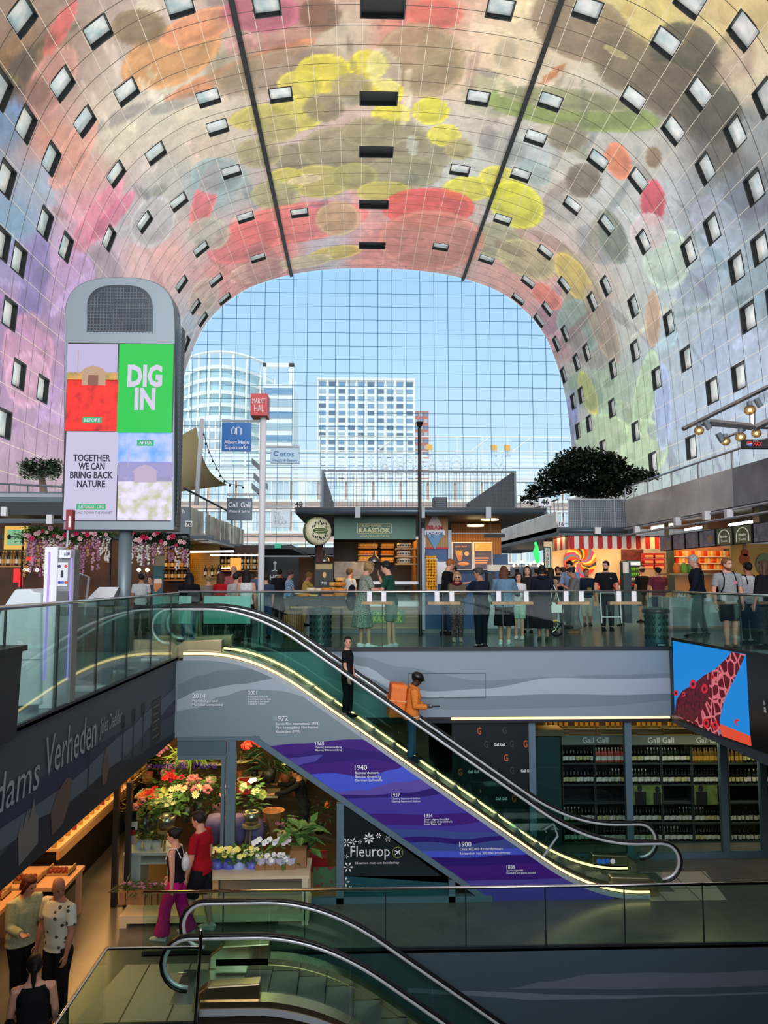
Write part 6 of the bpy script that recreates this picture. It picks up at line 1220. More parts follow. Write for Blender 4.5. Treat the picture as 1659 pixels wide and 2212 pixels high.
for x in (x0_, x1_): b.box(x - .006, x + .006, KY - .3, KY - .288, z0_, z1_); b.box(x - .006, x + .006, KY - .03, KY - .02, z0_, z1_)
b.box(x0_, x1_, KY - .3, KY - .288, z1_ - .01, z1_); b.box(x0_, x1_, KY - .3, KY - .02, z0_, z0_ + .02); b.done('wire_frame', M['white'], nb)
rn = random.Random(12); base = B().ell((0, 0, 0), .043, 9, 6).done('orange', mt('orange_skin', (232, 166, 40), .5), None, True); first = True
for i in range(12):
    for j in range(4):
        for k in range(2):
            o = base if first else dup(base); first = False; o.location = (x0_ + .04 + j * .075 + rn.uniform(-.01, .01), KY - .25 + k * .09, z0_ + .06 + i * .078 + rn.uniform(-.01, .01)); o['label'] = 'orange in the tall wire bin on the blue wall'; o['category'] = 'orange'; o['group'] = 'oranges in the wire bin'
flatsign('white_poster', 'blank white poster board behind the red haired server', 'poster', 945, 1213, 972, 1262, KY - .04, M['white']); flatsign('cream_sign', 'cream hanging sign with small print over the queue', 'sign', 1053, 1220, 1102, 1233, KY + .4, mt('cream_sign', (222, 212, 184), .5))
fz = thing('drinks_freezer', 'white drinks freezer cabinet behind the queue', 'freezer', (P(1130, 1362, KY).x, KY, 0)); bbox(1026, 1290, 1164, 1362, KY + .1, .6).done('body', mt('freezer_white', (190, 204, 206), .4), fz); bbox(1026, 1286, 1164, 1291, KY + .08, .64).done('lid', M['lgrey'], fz); bbox(1054, 1237, 1070, 1290, KY + .3, .5).done('bottle_rack', M['dark'], fz)
struct('trim_5', B().box(P(676, 1365, KY).x, P(1168, 1365, KY).x, KY - .12, KY + 3, 0, .1), mt('plinth', (120, 130, 132), .6))
# ================================================================== right hand block: candy stall and snack stall
RX, RY = 9.07, 25.0
def RP(u, v): y = PX(u, RX, v); return V((RX, y, P(u, v, y).z))
_ss = mt('brushed_parapet', (236, 232, 222), .22, .15, noise=.7, c2=(190, 190, 184)); _sd = mt('dark_parapet', (150, 154, 156), .25, .3, noise=.6, c2=(90, 94, 98))  # one steel in two tones: bright reflections painted into the far sheets
zb, zt, zc = RP(1400, 1130).z, RP(1400, 1065).z, P(1300, 1157, RY).z
rb = thing('roof_parapet', 'tall brushed steel parapet running back over the snack stall', 'parapet', (RX, 20, zb))
ys = [11.5, 13.5, 15.6, 17.7, 19.5, 21.2, 23, 24.2, 25]
for k, (p, q) in enumerate(zip(ys, ys[1:])): B().box(RX, RX + .06, p + .006, q - .006, zb, zt).done('steel_sheet', _sd if k < 3 else _ss, rb)
B().tube([(RX, 11.5, zt + .42), (RX, 25, zt + .42)], .03, 6).done('handrail', M['steel'], rb)
for y in ys: B().box(RX - .015, RX + .02, y - .03, y + .03, zt, zt + .42).done('rail_post', M['lgrey'], rb)
B().box(RX, 22, 11.5, RY, zb - .06, zb).done('deck', _MC['roof_dark'], rb)
B().tube([(RX - .1, 11.5, zb - .08), (RX - .1, 25, zb - .08)], .035, 6).tube([(RX - .25, 11.5, zb - .3), (RX - .25, 25, zb - .3)], .03, 6).done('gutter', M['lgrey'], rb)
for k, (u, v) in enumerate(((1388, 1143), (1477, 1125), (1541, 1112), (1590, 1108))): p = RP(u, v); B().bx((RX - .18, p.y, p.z - .02), (.16, .14, .22)).done('floodlight', M['white'], rb)
cx0, cx1 = P(1206, 1150, RY).x, P(1358, 1150, RY).x
cr = thing('mesh_parapet', 'grey mesh parapet with a tree behind it over the candy stall', 'parapet', ((cx0 + cx1) / 2, RY, zc)); a = P(1228, 1100, RY).x; z0, z1 = P(1290, 1139, RY).z, P(1290, 1080, RY).z
B().box(a, RX, RY + .02, RY + .06, z0, z1).done('back_sheet', mt('mesh_grey', (84, 98, 106), .5), cr); b = B()
for k in range(34): x = a + (RX - a) * k / 33; b.box(x - .006, x + .006, RY - .005, RY + .02, z0, z1)
for k in range(14): z = z0 + (z1 - z0) * k / 13; b.box(a, RX, RY - .005, RY + .02, z - .006, z + .006)
b.done('mesh_screen', M['lgrey'], cr); B().box(a - .03, RX, RY - .03, RY + .07, z1, z1 + .04).done('top_rail', M['lgrey'], cr)
for u in (1228, 1254, 1327): x = P(u, 1100, RY).x; B().box(x - .02, x + .02, RY - .03, RY, z0, z1).done('post', M['lgrey'], cr)
B().box(cx0, RX + .3, RY - .1, RY + 18, zc, z0).done('roof_edge', mt('gutter_blue', (62, 76, 84), .4, .3), cr); B().lathe([(.07, cx0), (.07, RX)], (0, RY - .12, zc + .16), 10, 'X').done('gutter', _MC['gutter_grey'], cr, True)
p = P(1290, 1145, RY - .2); B().bx((p.x, RY - .22, p.z - .02), (.2, .16, .22)).done('floodlight', M['white'], cr)
t = rect(B(), 1206, 1126, 1220, 1138, RY - .1, .02).done('number_plate', M['white'], cr); ptx('16', 1208, 1218, 1136, 8, RY - .11, M['jet'], t, bold=.02)
ln = thing('lane_parapet', 'steel parapet receding along the lane left of the candy stall', 'parapet', (cx0, 35, z0)); B().box(cx0, cx0 + .06, RY + .2, 60, z0 - .15, z0 + .55).done('steel_sheet', _ss, ln); b = B()
for k in range(60): b.box(cx0, cx0 + .03, RY + k * .5, RY + k * .5 + .03, z0 + .55, z1)
b.box(cx0, cx0 + .04, RY, 58, z1, z1 + .05).done('railing', M['grey'], ln)
aw = thing('awning', 'red and white striped scalloped awning of the candy stall', 'awning', (P(1310, 1157, RY).x, RY, zc)); zs_, n = P(1300, 1186, RY).z, 19; a, c = P(1230, 1170, RY).x, P(1424, 1170, RY).x; w = (c - a) / n
_wa = mt('awning_white', (240, 230, 216), .7); 
for k in range(n): x = a + w * k; B().prism([(x, zc), (x + w, zc), (x + w, zs_ + w * .4)] + [(x + w / 2 + w / 2 * math.cos(q), zs_ + w * .4 - w * .4 * math.sin(q)) for q in [PI * j / 6 for j in range(1, 6)]] + [(x, zs_ + w * .4)], RY - .02, RY).done('scallop', M['red'] if k % 2 == 0 else _wa, aw)
for k in range(9):
    y = RY + .1 + k * .35; B().box(a - .02, a, y, y + .34, zs_, zc).done('side_strip', M['red'] if k % 2 == 0 else _wa, aw)
_cw = mt('candy_cream', (244, 214, 168), .6)
cn = thing('candy_stall', 'cream candy stall with lollipop wall under the striped awning', 'stall', (P(1300, 1300, RY + 2).x, RY + 2, 0))
bbox(1190, 1160, 1480, 1290, RY + 2.5, .06).done('back_wall', _cw, cn); bbox(1176, 1170, 1194, 1300, RY + .2, .1).done('side_pillar', _cw, cn); bbox(1190, 1275, 1345, 1310, RY + 1.4, .6).done('counter', mt('candy_counter', (190, 150, 130), .5), cn)
p = P(1253, 1212, RY + 2.4); cc = [(232, 60, 40), (250, 200, 40), (60, 60, 70), (240, 130, 30), (250, 230, 120), (220, 60, 120), (90, 140, 180), (240, 90, 50)]
lo = thing('lollipop_sign', 'big round multicoloured swirl lollipop on the candy wall', 'sign', p)
for k in range(24):
    sp_ = [(p.x + r * math.cos(k * PI / 12 + r * 2.2), p.z + r * math.sin(k * PI / 12 + r * 2.2)) for r in (.04, .2, .4, .6)] ; sq = [(p.x + r * math.cos((k + 1) * PI / 12 + r * 2.2), p.z + r * math.sin((k + 1) * PI / 12 + r * 2.2)) for r in (.6, .4, .2, .04)]
    B().prism(sp_ + sq, p.y - .04, p.y).done('swirl', mt('swirl_%d' % (k % 8), cc[k % 8], .4), lo)
t = thing('candy_sign', 'tall green framed sign reading candy downwards', 'sign', P(1182, 1225, RY)); bbox(1175, 1182, 1190, 1228, RY + .1, .05).done('frame', mt('frame_green', (40, 70, 60), .5), t); bbox(1177, 1184, 1188, 1226, RY + .09, .02).done('board', mt('board_mint', (206, 222, 206), .5), t)
for k, ch in enumerate('CANDY'): ptx(ch, 1180.2, 1185, 1193 + k * 8, 6, RY + .08, M['red'] if k % 2 else mt('frame_green', ()), t, bold=.02)
gl = thing('green_neon_sign', 'bright green bottle shaped neon sign in the lane', 'sign', P(1158, 1210, 27)); p = P(1158, 1192, 27); B().tube([p + V((-.03, 0, .35)), p + V((.02, 0, .2)), p, p + V((.05, 0, -.25)), p + V((.02, 0, -.4))], [.05, .06, .12, .1, .05], 8).done('tube', emis('green_neon', (60, 240, 120), 1.2), gl)
area('candy_light', (P(1300, 1150, RY + 1).x, RY + 1.2, 2.9), 3.4, 90, (255, 216, 160), (0, 0, 0), 1.4)
flatsign('candy_menu', 'dark chalk board with red lettering above the fridge', 'menu', 1342, 1187, 1390, 1210, RY + 1.6, mt('chalk_red', (56, 22, 24), .5, noise=6, c2=(110, 40, 36)))
rn = random.Random(21)
for k in range(26):
    u, v = 1262 + (k % 13) * 6.4, 1276 - (k // 13) * 12; c = [(240, 80, 60), (250, 220, 90), (240, 240, 230), (220, 60, 130), (150, 200, 90)][k % 5]
    o = B().lathe([(0, 0), (.06, 0), (.06, .14), (.04, .17), (.045, .2), (0, .2)], n=10, cap=False).done('candy_jar', mt('candy_%d' % (k % 5), c, .3), None, True) if k < 5 else dup(cj[k % 5])
    if k < 5: cj = (cj if k else []) + [o]; o['category'] = 'jar'; o['group'] = 'candy jars on the counter'
    o['label'] = 'colourful candy jar on the %s row of the candy counter' % ('front' if k < 13 else 'back'); o.location = P(u, v, RY + 1.6)
fd = thing('drinks_fridge', 'lit drinks fridge with green cans at the end of the candy stall', 'fridge', (P(1372, 1290, RY + .6).x, RY + .6, 0)); bbox(1352, 1210, 1387, 1300, RY + .7, .5).done('body', mt('fridge_dark', (60, 66, 64), .4), fd); bbox(1356, 1213, 1383, 1221, RY + .68, .02).done('light_header', emis('fridge_header', (240, 246, 236), 1.0), fd); bbox(1357, 1223, 1382, 1272, RY + .68, .02).done('glass_door', M['shopglass'], fd)
for r in range(4):
    bbox(1358, 1234 + r * 11, 1381, 1235 + r * 11, RY + .695, .004).done('shelf', M['white'], fd)
    for k in range(5): p = P(1360.5 + k * 4.6, 1234 + r * 11, RY + .66); o = B().cyl((0, 0, 0), .032, 0, .13, 8).done('drink_can', [mt('can_green', (120, 200, 60), .4), mt('can_silver', (190, 200, 200), .3, .5), mt('can_red', (190, 60, 60), .4)][0 if r < 2 else 1 + r % 2], None, True, label='%s drink can in the lit fridge, %s row' % ('green' if r < 2 else 'silver' if r == 2 else 'red', ('top', 'second', 'third', 'bottom')[r]), cat='can', group='cans in the lit fridge'); o.location = p
for k, (u0, u1) in enumerate(((1392, 1412), (1415, 1436))):
    for r in range(3):
        bbox(u0, 1195 + r * 12, u1, 1206 + r * 12, RY + .6, .3).done('snack_box', mt('snack_red', (186, 30, 46), .5), None, label='red snack display box, %s row on the %s' % (('top', 'middle', 'bottom')[r], ('left', 'right')[k]), cat='box'); b = B(); rn2 = random.Random(k + r)
        for j in range(5): p = P(u0 + 3 + j * 3.4, 1202 + r * 12, RY + .58); b.ell(p, (.045, .02, .05), 6, 4)
        b.done('snacks', mt('snack_gold', (240, 170, 110), .5), None, label='golden snacks in the %s %s red box' % (('top', 'middle', 'bottom')[r], ('left', 'right')[k]), cat='snacks', kind='stuff')
pl = thing('price_pillar', 'dark pillar with price cards at the corner of the candy stall', 'pillar', (P(1355, 1345, RY - 3).x, RY - 3, 0)); bbox(1348, 1214, 1364, 1346, RY - 3.2, .3).done('shaft', mt('pillar_slate', (58, 72, 76), .5), pl); bbox(1346, 1214, 1358, 1238, RY - 3.25, .03).done('price_card', _wa, pl)
wt = thing('folding_trestle', 'white folding trestle behind the man in black', 'trestle', (P(1320, 1345, 20.8).x, 20.8, 0)); b = B()
for u0, u1, v0, v1 in ((1296, 1300, 1278, 1346), (1338, 1343, 1278, 1346)): b.tube([P(u0, v0, 20.9), P(u1, v1, 20.9)], .02, 5)
b.done('leg', M['white'], wt); b = B(); b.tube([P(1299, 1333, 20.9), P(1341, 1333, 20.9)], .018, 5).tube([P(1297, 1280, 20.9), P(1338, 1280, 20.9)], .018, 5); b.done('crossbar', M['white'], wt)
sk = thing('kick_scooter', 'child scooter with black wheel and yellow mudguard behind the long black skirt', 'scooter', (P(1205, 1368, 19.2).x, 19.2, 0)); p = P(1202, 1352, 19.2); p.z = .19
B().lathe([(.15, -.03), (.19, -.03), (.19, .03), (.15, .03), (.15, -.03)], p, 20, 'Y', False).done('wheel', M['black'], sk, True); b = B()
for k in range(5): a_ = 2 * PI * k / 5; b.tube([p, p + V((.16 * math.cos(a_), 0, .16 * math.sin(a_)))], .012, 5)
b.done('spokes', M['steel'], sk); B().tube([p + V((.21 * math.cos(q), 0, .21 * math.sin(q))) for q in (2.6, 2.2, 1.8, 1.4)], .03, 6).done('mudguard', mt('yellow_plastic', (236, 200, 40), .4), sk); B().tube([p, p + V((.1, 0, .1)), p + V((.45, .1, .02))], .03, 6).done('deck', M['dark'], sk)
# snack stall with menu screens along the right
_scn = mt('menu_screen', (70, 74, 86), .3, emit=.25, noise=5, c2=(116, 112, 120)); _scg = mt('menu_screen_olive', (98, 100, 60), .3, emit=.35)
mt('soft_white', (220, 222, 206), emit=.6)
MX = 9.35
def MP(u, v): y = PX(u, MX, v); return V((MX, y, P(u, v, y).z))
for k, (u0, u1, m) in enumerate(((1425, 1452, 0), (1453, 1480, 0), (1481, 1510, 0), (1511, 1546, 0), (1548, 1584, 1), (1586, 1626, 1), (1628, 1675, 0))):
    t = thing('menu_screen', 'hanging menu screen over the snack stall, %s in the row' % ('first', 'second', 'third', 'fourth', 'fifth, olive with an arch', 'sixth, olive with an arch', 'seventh')[k], 'screen', MP(u0, 1180)); ya, yb = MP(u0, 1180).y, MP(u1, 1180).y; z0, z1 = 2.31, 2.77
    T = lambda b: b.done
    B().add([(MX + dx, y, z) for dx in (0, .06) for y, z in ((ya - .02, z0), (yb + .02, z0), (yb + .02, z1), (ya - .02, z1))], [(0, 1, 2, 3), (4, 5, 6, 7), (0, 1, 5, 4), (1, 2, 6, 5), (2, 3, 7, 6), (3, 0, 4, 7)]).done('housing', M['jet'], t)
    B().add([(MX - .005, y, z) for y, z in ((ya - .04, z0 + .02), (yb + .04, z0 + .02), (yb + .04, z1 - .02), (ya - .04, z1 - .02))], [(0, 1, 2, 3)]).done('screen', _scg if m else _scn, t)
    if m:
        yc, w = (ya + yb) / 2, (ya - yb) * .33; B().tube([(MX - .01, yc + w, z0 + .06)] + [(MX - .01, yc + w * math.cos(a), z0 + .2 + .2 * math.sin(a)) for a in [PI * j / 10 for j in range(11)]] + [(MX - .01, yc - w, z0 + .06)], .012, 5).done('arch_print', mt('soft_white', (220, 222, 206), emit=.6), t)
        for s, z in (('Bab', z0 + .2), ('Touma', z0 + .09)): text(s, (MX - .012, yc + w * .6, z), w=w * 1.2, h=.06, right=(0, -1, 0), mat=_MC['soft_white'], par=t, bold=.01)
    elif k in (0, 3): y_ = yb + .3 * (ya - yb); B().ell((MX - .006, y_, z0 + .2), (.006, .16, .1), 8, 5).done('food_print', mt('food_print', (150, 120, 90), emit=.35), t)
    if k == 0: text('DISHES', (MX - .01, ya - .07, z0 + .06), w=.3, h=.08, right=(0, 0, 1), up=(0, 1, 0), mat=_MC['soft_white'], par=t)
for u0, u1, v in ((1408, 1452, 1141), (1481, 1521, 1144), (1576, 1626, 1134)):
    y0_, y1_ = PX(u0, RX + .5, v), PX(u1, RX + .5, v); z = P(u0, v, y0_).z; B().tube([(RX + .5, y0_, z), (RX + .5, y1_, z)], .035, 8).done('strip_light', M['led'], None, label='white strip light under the snack stall roof, %s' % ('far one by the awning' if u0 < 1420 else 'middle one' if u0 < 1500 else 'near one at the right'), cat='lamp')
for u in (1440, 1523, 1634): p = P(u, 1150, PX(u, RX + .3, 1150)); B().box(RX + .25, RX + .35, p.y - .05, p.y + .05, 2.78, zb - .05).done('roof_post', M['wood'], None, label='short wooden hanger post above the menu screens, %s' % ('far', 'middle', 'near')[(u > 1450) + (u > 1600)], cat='post')
SR = 25.6
sh = thing('snack_shelves', 'warm lit snack shelves behind the white haired man', 'shelf unit', (P(1510, 1300, SR).x, SR, 0)); bbox(1452, 1180, 1600, 1300, SR + .5, .05).done('back_panel', mt('shelf_peach', (240, 176, 120), .5), sh)
for r, v in enumerate((1202, 1216, 1230)): bbox(1456, v, 1582, v + 1.5, SR, .5).done('shelf', M['white'], sh)
for u in (1455, 1582): bbox(u - 2, 1185, u + 2, 1280, SR, .5).done('upright', mt('frame_green', ()), sh)
for r, v in enumerate((1202, 1216, 1230)):
    for k in range(18):
        c = k % 4 + r; o = B().lathe([(0, 0), (.075, 0), (.08, .1), (.07, .19), (0, .2)], n=8, cap=False).done('snack_packet', mt('packet_%d' % (c % 5), [(240, 140, 60), (220, 60, 40), (246, 190, 90), (236, 220, 190), (200, 90, 60)][c % 5], .5), None, True) if (r, k) < (0, 4) else dup(spk[c % 4])
        if (r, k) < (0, 4): spk = (spk if k else []) + [o]; o['category'] = 'packet'; o['group'] = 'packets on the lit snack shelves'
        o['label'] = 'snack packet on the %s lit shelf behind the white haired man' % ('top', 'middle', 'bottom')[r]; o.location = P(1462 + k * 6.8, v, SR + .15)
area('snack_light', (11.2, 24.2, 2.85), 3, 80, (255, 190, 110), (0, 0, 0), 2)
wl = thing('stall_back_wall', 'ochre stall wall with a guitar shape and a green plaque', 'wall panel', (12.9, 20, 0)); bbox(1580, 1175, 1760, 1300, 22.5, .06).done('board', mt('ochre_wall', (206, 160, 86), .6, noise=1.5), wl); p = P(1610, 1208, 22.4); B().disc((p.x, p.z), .17, 22.42, 22.48, 16, .15).disc((p.x + .02, p.z + .2), .11, 22.42, 22.48, 14).done('guitar_shape', mt('guitar_orange', (190, 90, 44), .4), wl); B().box(p.x - .02, p.x + .07, 22.43, 22.47, p.z + .25, p.z + .5).done('guitar_neck', M['wood'], wl); p = P(1655, 1220, 22.4); B().disc((p.x, p.z), .36, 22.42, 22.48, 16, .3).done('plaque', mt('plaque_green', (130, 150, 110), .5), wl); text('W', (p.x - .14, 22.41, p.z - .12), h=.2, mat=M['red'], par=wl)
dc = thing('snack_counter', 'grey snack counter with a glass case behind the right glass rail', 'counter', (P(1475, 1350, 21.5).x, 21.5, 0)); bbox(1446, 1290, 1700, 1352, 21.6, .8).done('front', mt('counter_grey', (140, 156, 158), .5, noise=2), dc); bbox(1446, 1240, 1580, 1290, 21.6, .02).done('glass', M['shopglass'], dc); bbox(1446, 1238, 1590, 1242, 21.5, .8).done('top', M['wood'], dc)
ptx('ALDAGE', 1462, 1514, 1289, 11, 21.57, M['letw'], dc, bold=.03)
for k, (u, c) in enumerate(((1462, (220, 110, 40)), (1478, (120, 160, 60)), (1492, (90, 130, 60)), (1508, (170, 60, 40)))): p = P(u, 1240, 21.8); B().ell(p + V((0, 0, .16)), (.12, .1, .18), 8, 6).done('bowl_heap', mt('heap_%d' % c[0], c, .5, noise=14), None, True, label='%s heap of snacks on the snack counter' % ('orange', 'light green', 'dark green', 'red brown')[k], cat='snacks')
# light truss and soda sign at the top right
ts = thing('light_truss', 'grey steel light arm with glass globe spotlights at the upper right', 'light truss', (10, 16, 5)); b = B(); TX = 15.5
q = lambda u, v: P(u, v, TX)
b.tube([q(1475, 927), q(1662, 834)], .05, 5).tube([q(1503, 917), q(1660, 925)], .03, 5).tube([q(1532, 912), q(1625, 922)], .075, 6).tube([q(1630, 925), q(1690, 895)], .08, 6).tube([q(1560, 948), q(1610, 928)], .03, 5).tube([q(1625, 890), q(1625, 925)], .06, 6); b.done('arm', M['steel'], ts)
_gg = glassmat('amber_globe', (246, 214, 170), .8, .8)
for u, v, r in ((1510, 930, 11), (1567, 953, 11), (1600, 944, 12), (1620, 886, 13), (1634, 936, 11)): p = q(u, v); s = r / F * TX; g = B().ell(p, (s, s, s * .9), 14, 9).done('globe', _gg, ts, True); B().ell(p, s * .3, 8, 5).done('bulb', M['warm'], g); B().cyl(p, s * .5, s * .7, s * 1.5, 8).done('socket', M['grey'], g)
for u, v in ((1528, 918), (1556, 945), (1638, 870)): p = q(u, v); B().tube([p + V((-.05, 0, .09)), p + V((.05, 0, -.09))], .065, 8).done('spotlight', M['grey'], ts)
ss = thing('soda_sign', 'black soda sign with red lettering and a round badge at the right edge', 'sign', P(1635, 960, 14)); bbox(1608, 949, 1672, 968, 14, .15).done('board', M['jet'], ss); p = P(1619, 958.5, 13.98); B().disc((p.x, p.z), .055, 13.975, 13.995, 14).done('badge_white', M['white'], ss); B().prism([(p.x + .055 * math.cos(a), p.z + .055 * math.sin(a)) for a in [PI * k / 8 + .2 for k in range(9)]], 13.97, 13.975).done('badge_red', M['red'], ss); B().prism([(p.x + .055 * math.cos(a), p.z + .055 * math.sin(a)) for a in [PI * k / 8 + PI + .3 for k in range(8)]], 13.97, 13.975).done('badge_blue', mt('badge_blue', (40, 80, 170), .4), ss)
ptx('pepsi', 1627, 1638, 954, 3.5, 13.98, M['letw'], ss); ptx('MAX', 1627, 1646, 963, 8, 13.98, mt('sign_hot_red', (220, 40, 50), .4), ss, bold=.04, shear=.2)
# ================================================================== trees, shade sail, left stalls
def tree(label, y, blobs, trunk, n, m, ls=.16, seed=2):
    t = thing('tree', label, 'tree', P(trunk[0][0], trunk[0][1], y)); rn = random.Random(seed); b = B(); A = sum(r[2] * r[3] for r in blobs)
    for u, v, ru, rv in blobs:
        c = P(u, v, y); sx, sz = ru / F * y, rv / F * y
        for i in range(int(n * ru * rv / A)):
            d = V((rn.gauss(0, 1), rn.gauss(0, 1), rn.gauss(0, 1))).normalized() * rn.uniform(.55, 1.05); p = c + V((d.x * sx, d.y * sx * .8, d.z * sz)); f = V((rn.uniform(-1, 1), rn.uniform(-1, 1), rn.uniform(-.4, .7))).normalized(); w = f.cross(V((0, 0, 1))).normalized() * ls * .3
            b.add([p, p + f * ls * .5 + w, p + f * ls, p + f * ls * .5 - w], [(0, 1, 2, 3)])
    b.done('crown', m, t)
    B().tube([P(u, v, y) for u, v, r in trunk], [r for u, v, r in trunk], 8).done('trunk', mt('bark', (58, 46, 38), .8, noise=8), t, True)
    for u, v, ru, rv in blobs[1::2]: B().tube([P(trunk[-1][0], trunk[-1][1], y), P(u, v, y)], [.07, .03], 6).done('branch', _MC['bark'], t)
_dg2 = mt('tree_green', (30, 50, 34), .6, noise=2, c2=(16, 28, 20)); y = 26.5
tree('broad dark green tree on the terrace above the candy stall', y, ((1275, 1030, 85, 42), (1262, 995, 62, 26), (1205, 1040, 46, 30), (1340, 1030, 54, 24), (1392, 1030, 34, 10), (1170, 1062, 36, 12), (1300, 1060, 70, 20), (1142, 1080, 20, 7), (1230, 1012, 50, 24), (1318, 1000, 36, 20)), ((1282, 1095, .16), (1282, 1050, .12)), 8500, _dg2, .2)
tree('small dark olive tree on the left roof terrace beside the video pylon', 30, ((85, 1012, 38, 20), (70, 1025, 26, 12), (105, 1020, 28, 18), (118, 1008, 18, 14), (60, 1008, 18, 12)), ((96, 1092, .2), (94, 1060, .16), (90, 1030, .12)), 1500, _dg2, .2, 5)
sa = thing('shade_sail', 'olive triangular shade sail on the terrace beside the pylon', 'shade sail', P(430, 1060, 30)); A_, B2, C2, D2 = P(424, 922, 29), P(384, 945, 31), P(384, 1063, 31), P(492, 1048, 29); vs = []; n = 12
for i in range(n + 1):
    s = i / n; l = A_.lerp(B2, 0) 
    top = B2.lerp(A_, s) ; bot = C2.lerp(D2, s); 
    for j in range(n + 1):
        t_ = j / n; p = top.lerp(bot, t_); sag = math.sin(PI * t_) * s * 1.0; vs.append((p.x - sag * .2, p.y, p.z - sag * .4))
B().add(vs, [(i * (n + 1) + j, i * (n + 1) + j + 1, (i + 1) * (n + 1) + j + 1, (i + 1) * (n + 1) + j) for i in range(n) for j in range(n)]).done('cloth', mt('sail_olive', (112, 104, 70), .8), sa, True)
B().tube([P(437, 905, 29), P(424, 1090, 29)], .09, 8).done('mast', M['lgrey'], sa); sl = thing('string_lights', 'string of small bulbs hanging from the sail mast', 'string lights', P(470, 1000, 29)); pts = [P(436, 915, 29), P(448, 965, 29), P(468, 1010, 29), P(490, 1042, 29), P(525, 1050, 29)]; cp = catmull(pts, 5); B().tube(cp, .012, 4).done('cord', M['jet'], sl)
for p in cp[::2]: B().ell(p - V((0, 0, .06)), .045, 6, 4).done('bulb', M['jet'], sl)
LX, LY = -5.9, 26.5
zb, zt = P(413, 1155, LY).z, P(413, 1095, LY).z
lb = thing('left_terrace', 'wavy steel terrace parapet of the left stall block with plate 70', 'parapet', (LX, 32, zb)); wv = mt('wavy_steel', (222, 218, 204), .2, .5, noise=1.2, c2=(150, 148, 140)); n = 40
for s in range(5):
    b = B(); pts = [(LX + .06 * math.sin(k * 1.3 + s), LY + s * 2.5 + k * 2.49 / 14) for k in range(15)]
    for p, q in zip(pts, pts[1:]): b.add([(p[0], p[1], zb), (q[0], q[1], zb), (q[0], q[1], zt), (p[0], p[1], zt)], [(0, 1, 2, 3)])
    b.done('steel_sheet', wv, lb, True)
B().tube([(LX, LY - 1, zt + .55), (LX, LY + 12, zt + .55)], .04, 6).done('handrail', M['dark'], lb)
for k in range(5): B().box(LX - .02, LX + .02, LY + k * 2.9, LY + k * 2.9 + .04, zt, zt + .55).done('rail_post', M['grey'], lb)
x0_ = P(380, 1120, LY).x; B().box(-13, LX + .02, LY - .06, LY + .2, zb, zt).done('front_wall', mt('block_grey', (112, 126, 134), .5), lb); t = rect(B(), 400, 1125, 415, 1138, LY - .1, .03).done('number_plate', M['white'], lb); ptx('70', 402, 414, 1136, 8, LY - .11, M['jet'], t, bold=.03); ptx('h', 394, 399, 1109, 9, LY - .08, M['letw'], lb, bold=.02)
B().box(-13, LX + .6, LY - .6, LY + 16, zb - .18, zb - .06).done('roof_edge', _MC['gutter_blue'], lb); B().box(LX + .2, LX + .62, LY + .4, LY + 16, zb - .22, zb - .14).done('glass_canopy', M['lgrey'], lb)
for k in range(3): B().bx((LX + .3, LY + 2 + k * 3.6, zb - .05), (.3, .3, .3)).done('floodlight', M['grey'], lb)
# interiors of the left block
si = thing('left_bar', 'warm lit bar under the left terrace with yellow tiles and bottle shelves', 'stall', (-7.5, LY + 3, 0)); bbox(410, 1170, 474, 1290, LY + 4, .06).done('tile_wall', bricks('yellow_tile', (196, 150, 50), (180, 134, 40), (120, 90, 40), 5, .4, .4, .02, 'XZ!', .3), si); bbox(474, 1180, 566, 1290, LY + 6, .06).done('back_wall', mt('bar_brown', (70, 46, 34), .6), si); bbox(340, 1180, 410, 1290, LY + 3, .06).done('back_wall', _MC['bar_brown'], si)
k_ = 0
for u0, u1, v, y in ((354, 410, 1228, LY + 2.6), (354, 410, 1252, LY + 2.6), (476, 562, 1219, LY + 5.6), (476, 562, 1232, LY + 5.6), (440, 475, 1246, LY + 3.6)):
    bbox(u0, v, u1, v + 2, y, .35).done('shelf', _sb, si)
    for k in range(int((u1 - u0) / 7)): o = dup(protos[3 if k % 2 else 0]); o.location = P(u0 + 4 + k * 7, v, y + .12); o.scale = (1.5,) * 3; o['label'] = 'bottle on the warm bar shelf, %s' % ('upper shelf behind the flowers' if v == 1228 else 'lower shelf behind the flowers' if v == 1252 else 'upper shelf by the lit picture' if v == 1219 else 'lower shelf by the lit picture' if v == 1232 else 'shelf on the yellow tiles'); o['group'] = 'bottles on the warm bar shelves %d' % v
t = bbox(497, 1205, 520, 1232, LY + 5.4, .05).done('lit_picture', emis('lit_picture', (250, 180, 80), 1.0), si); bbox(478, 1226, 500, 1229, LY + 5.5, .02).done('warm_strip', M['warm'], si)
area('bar_light', (-8.0, LY + 2.5, 2.6), 3.5, 70, (255, 186, 96), (0, 0, 0), 3); b = B(); b.tube([P(411, 1192, LY + 1), P(505, 1191, LY + 1)], .04, 6).tube([P(455, 1199, LY + 1), P(560, 1200, LY + 1)], .03, 6); b.done('lamp_rail', M['led'], si)
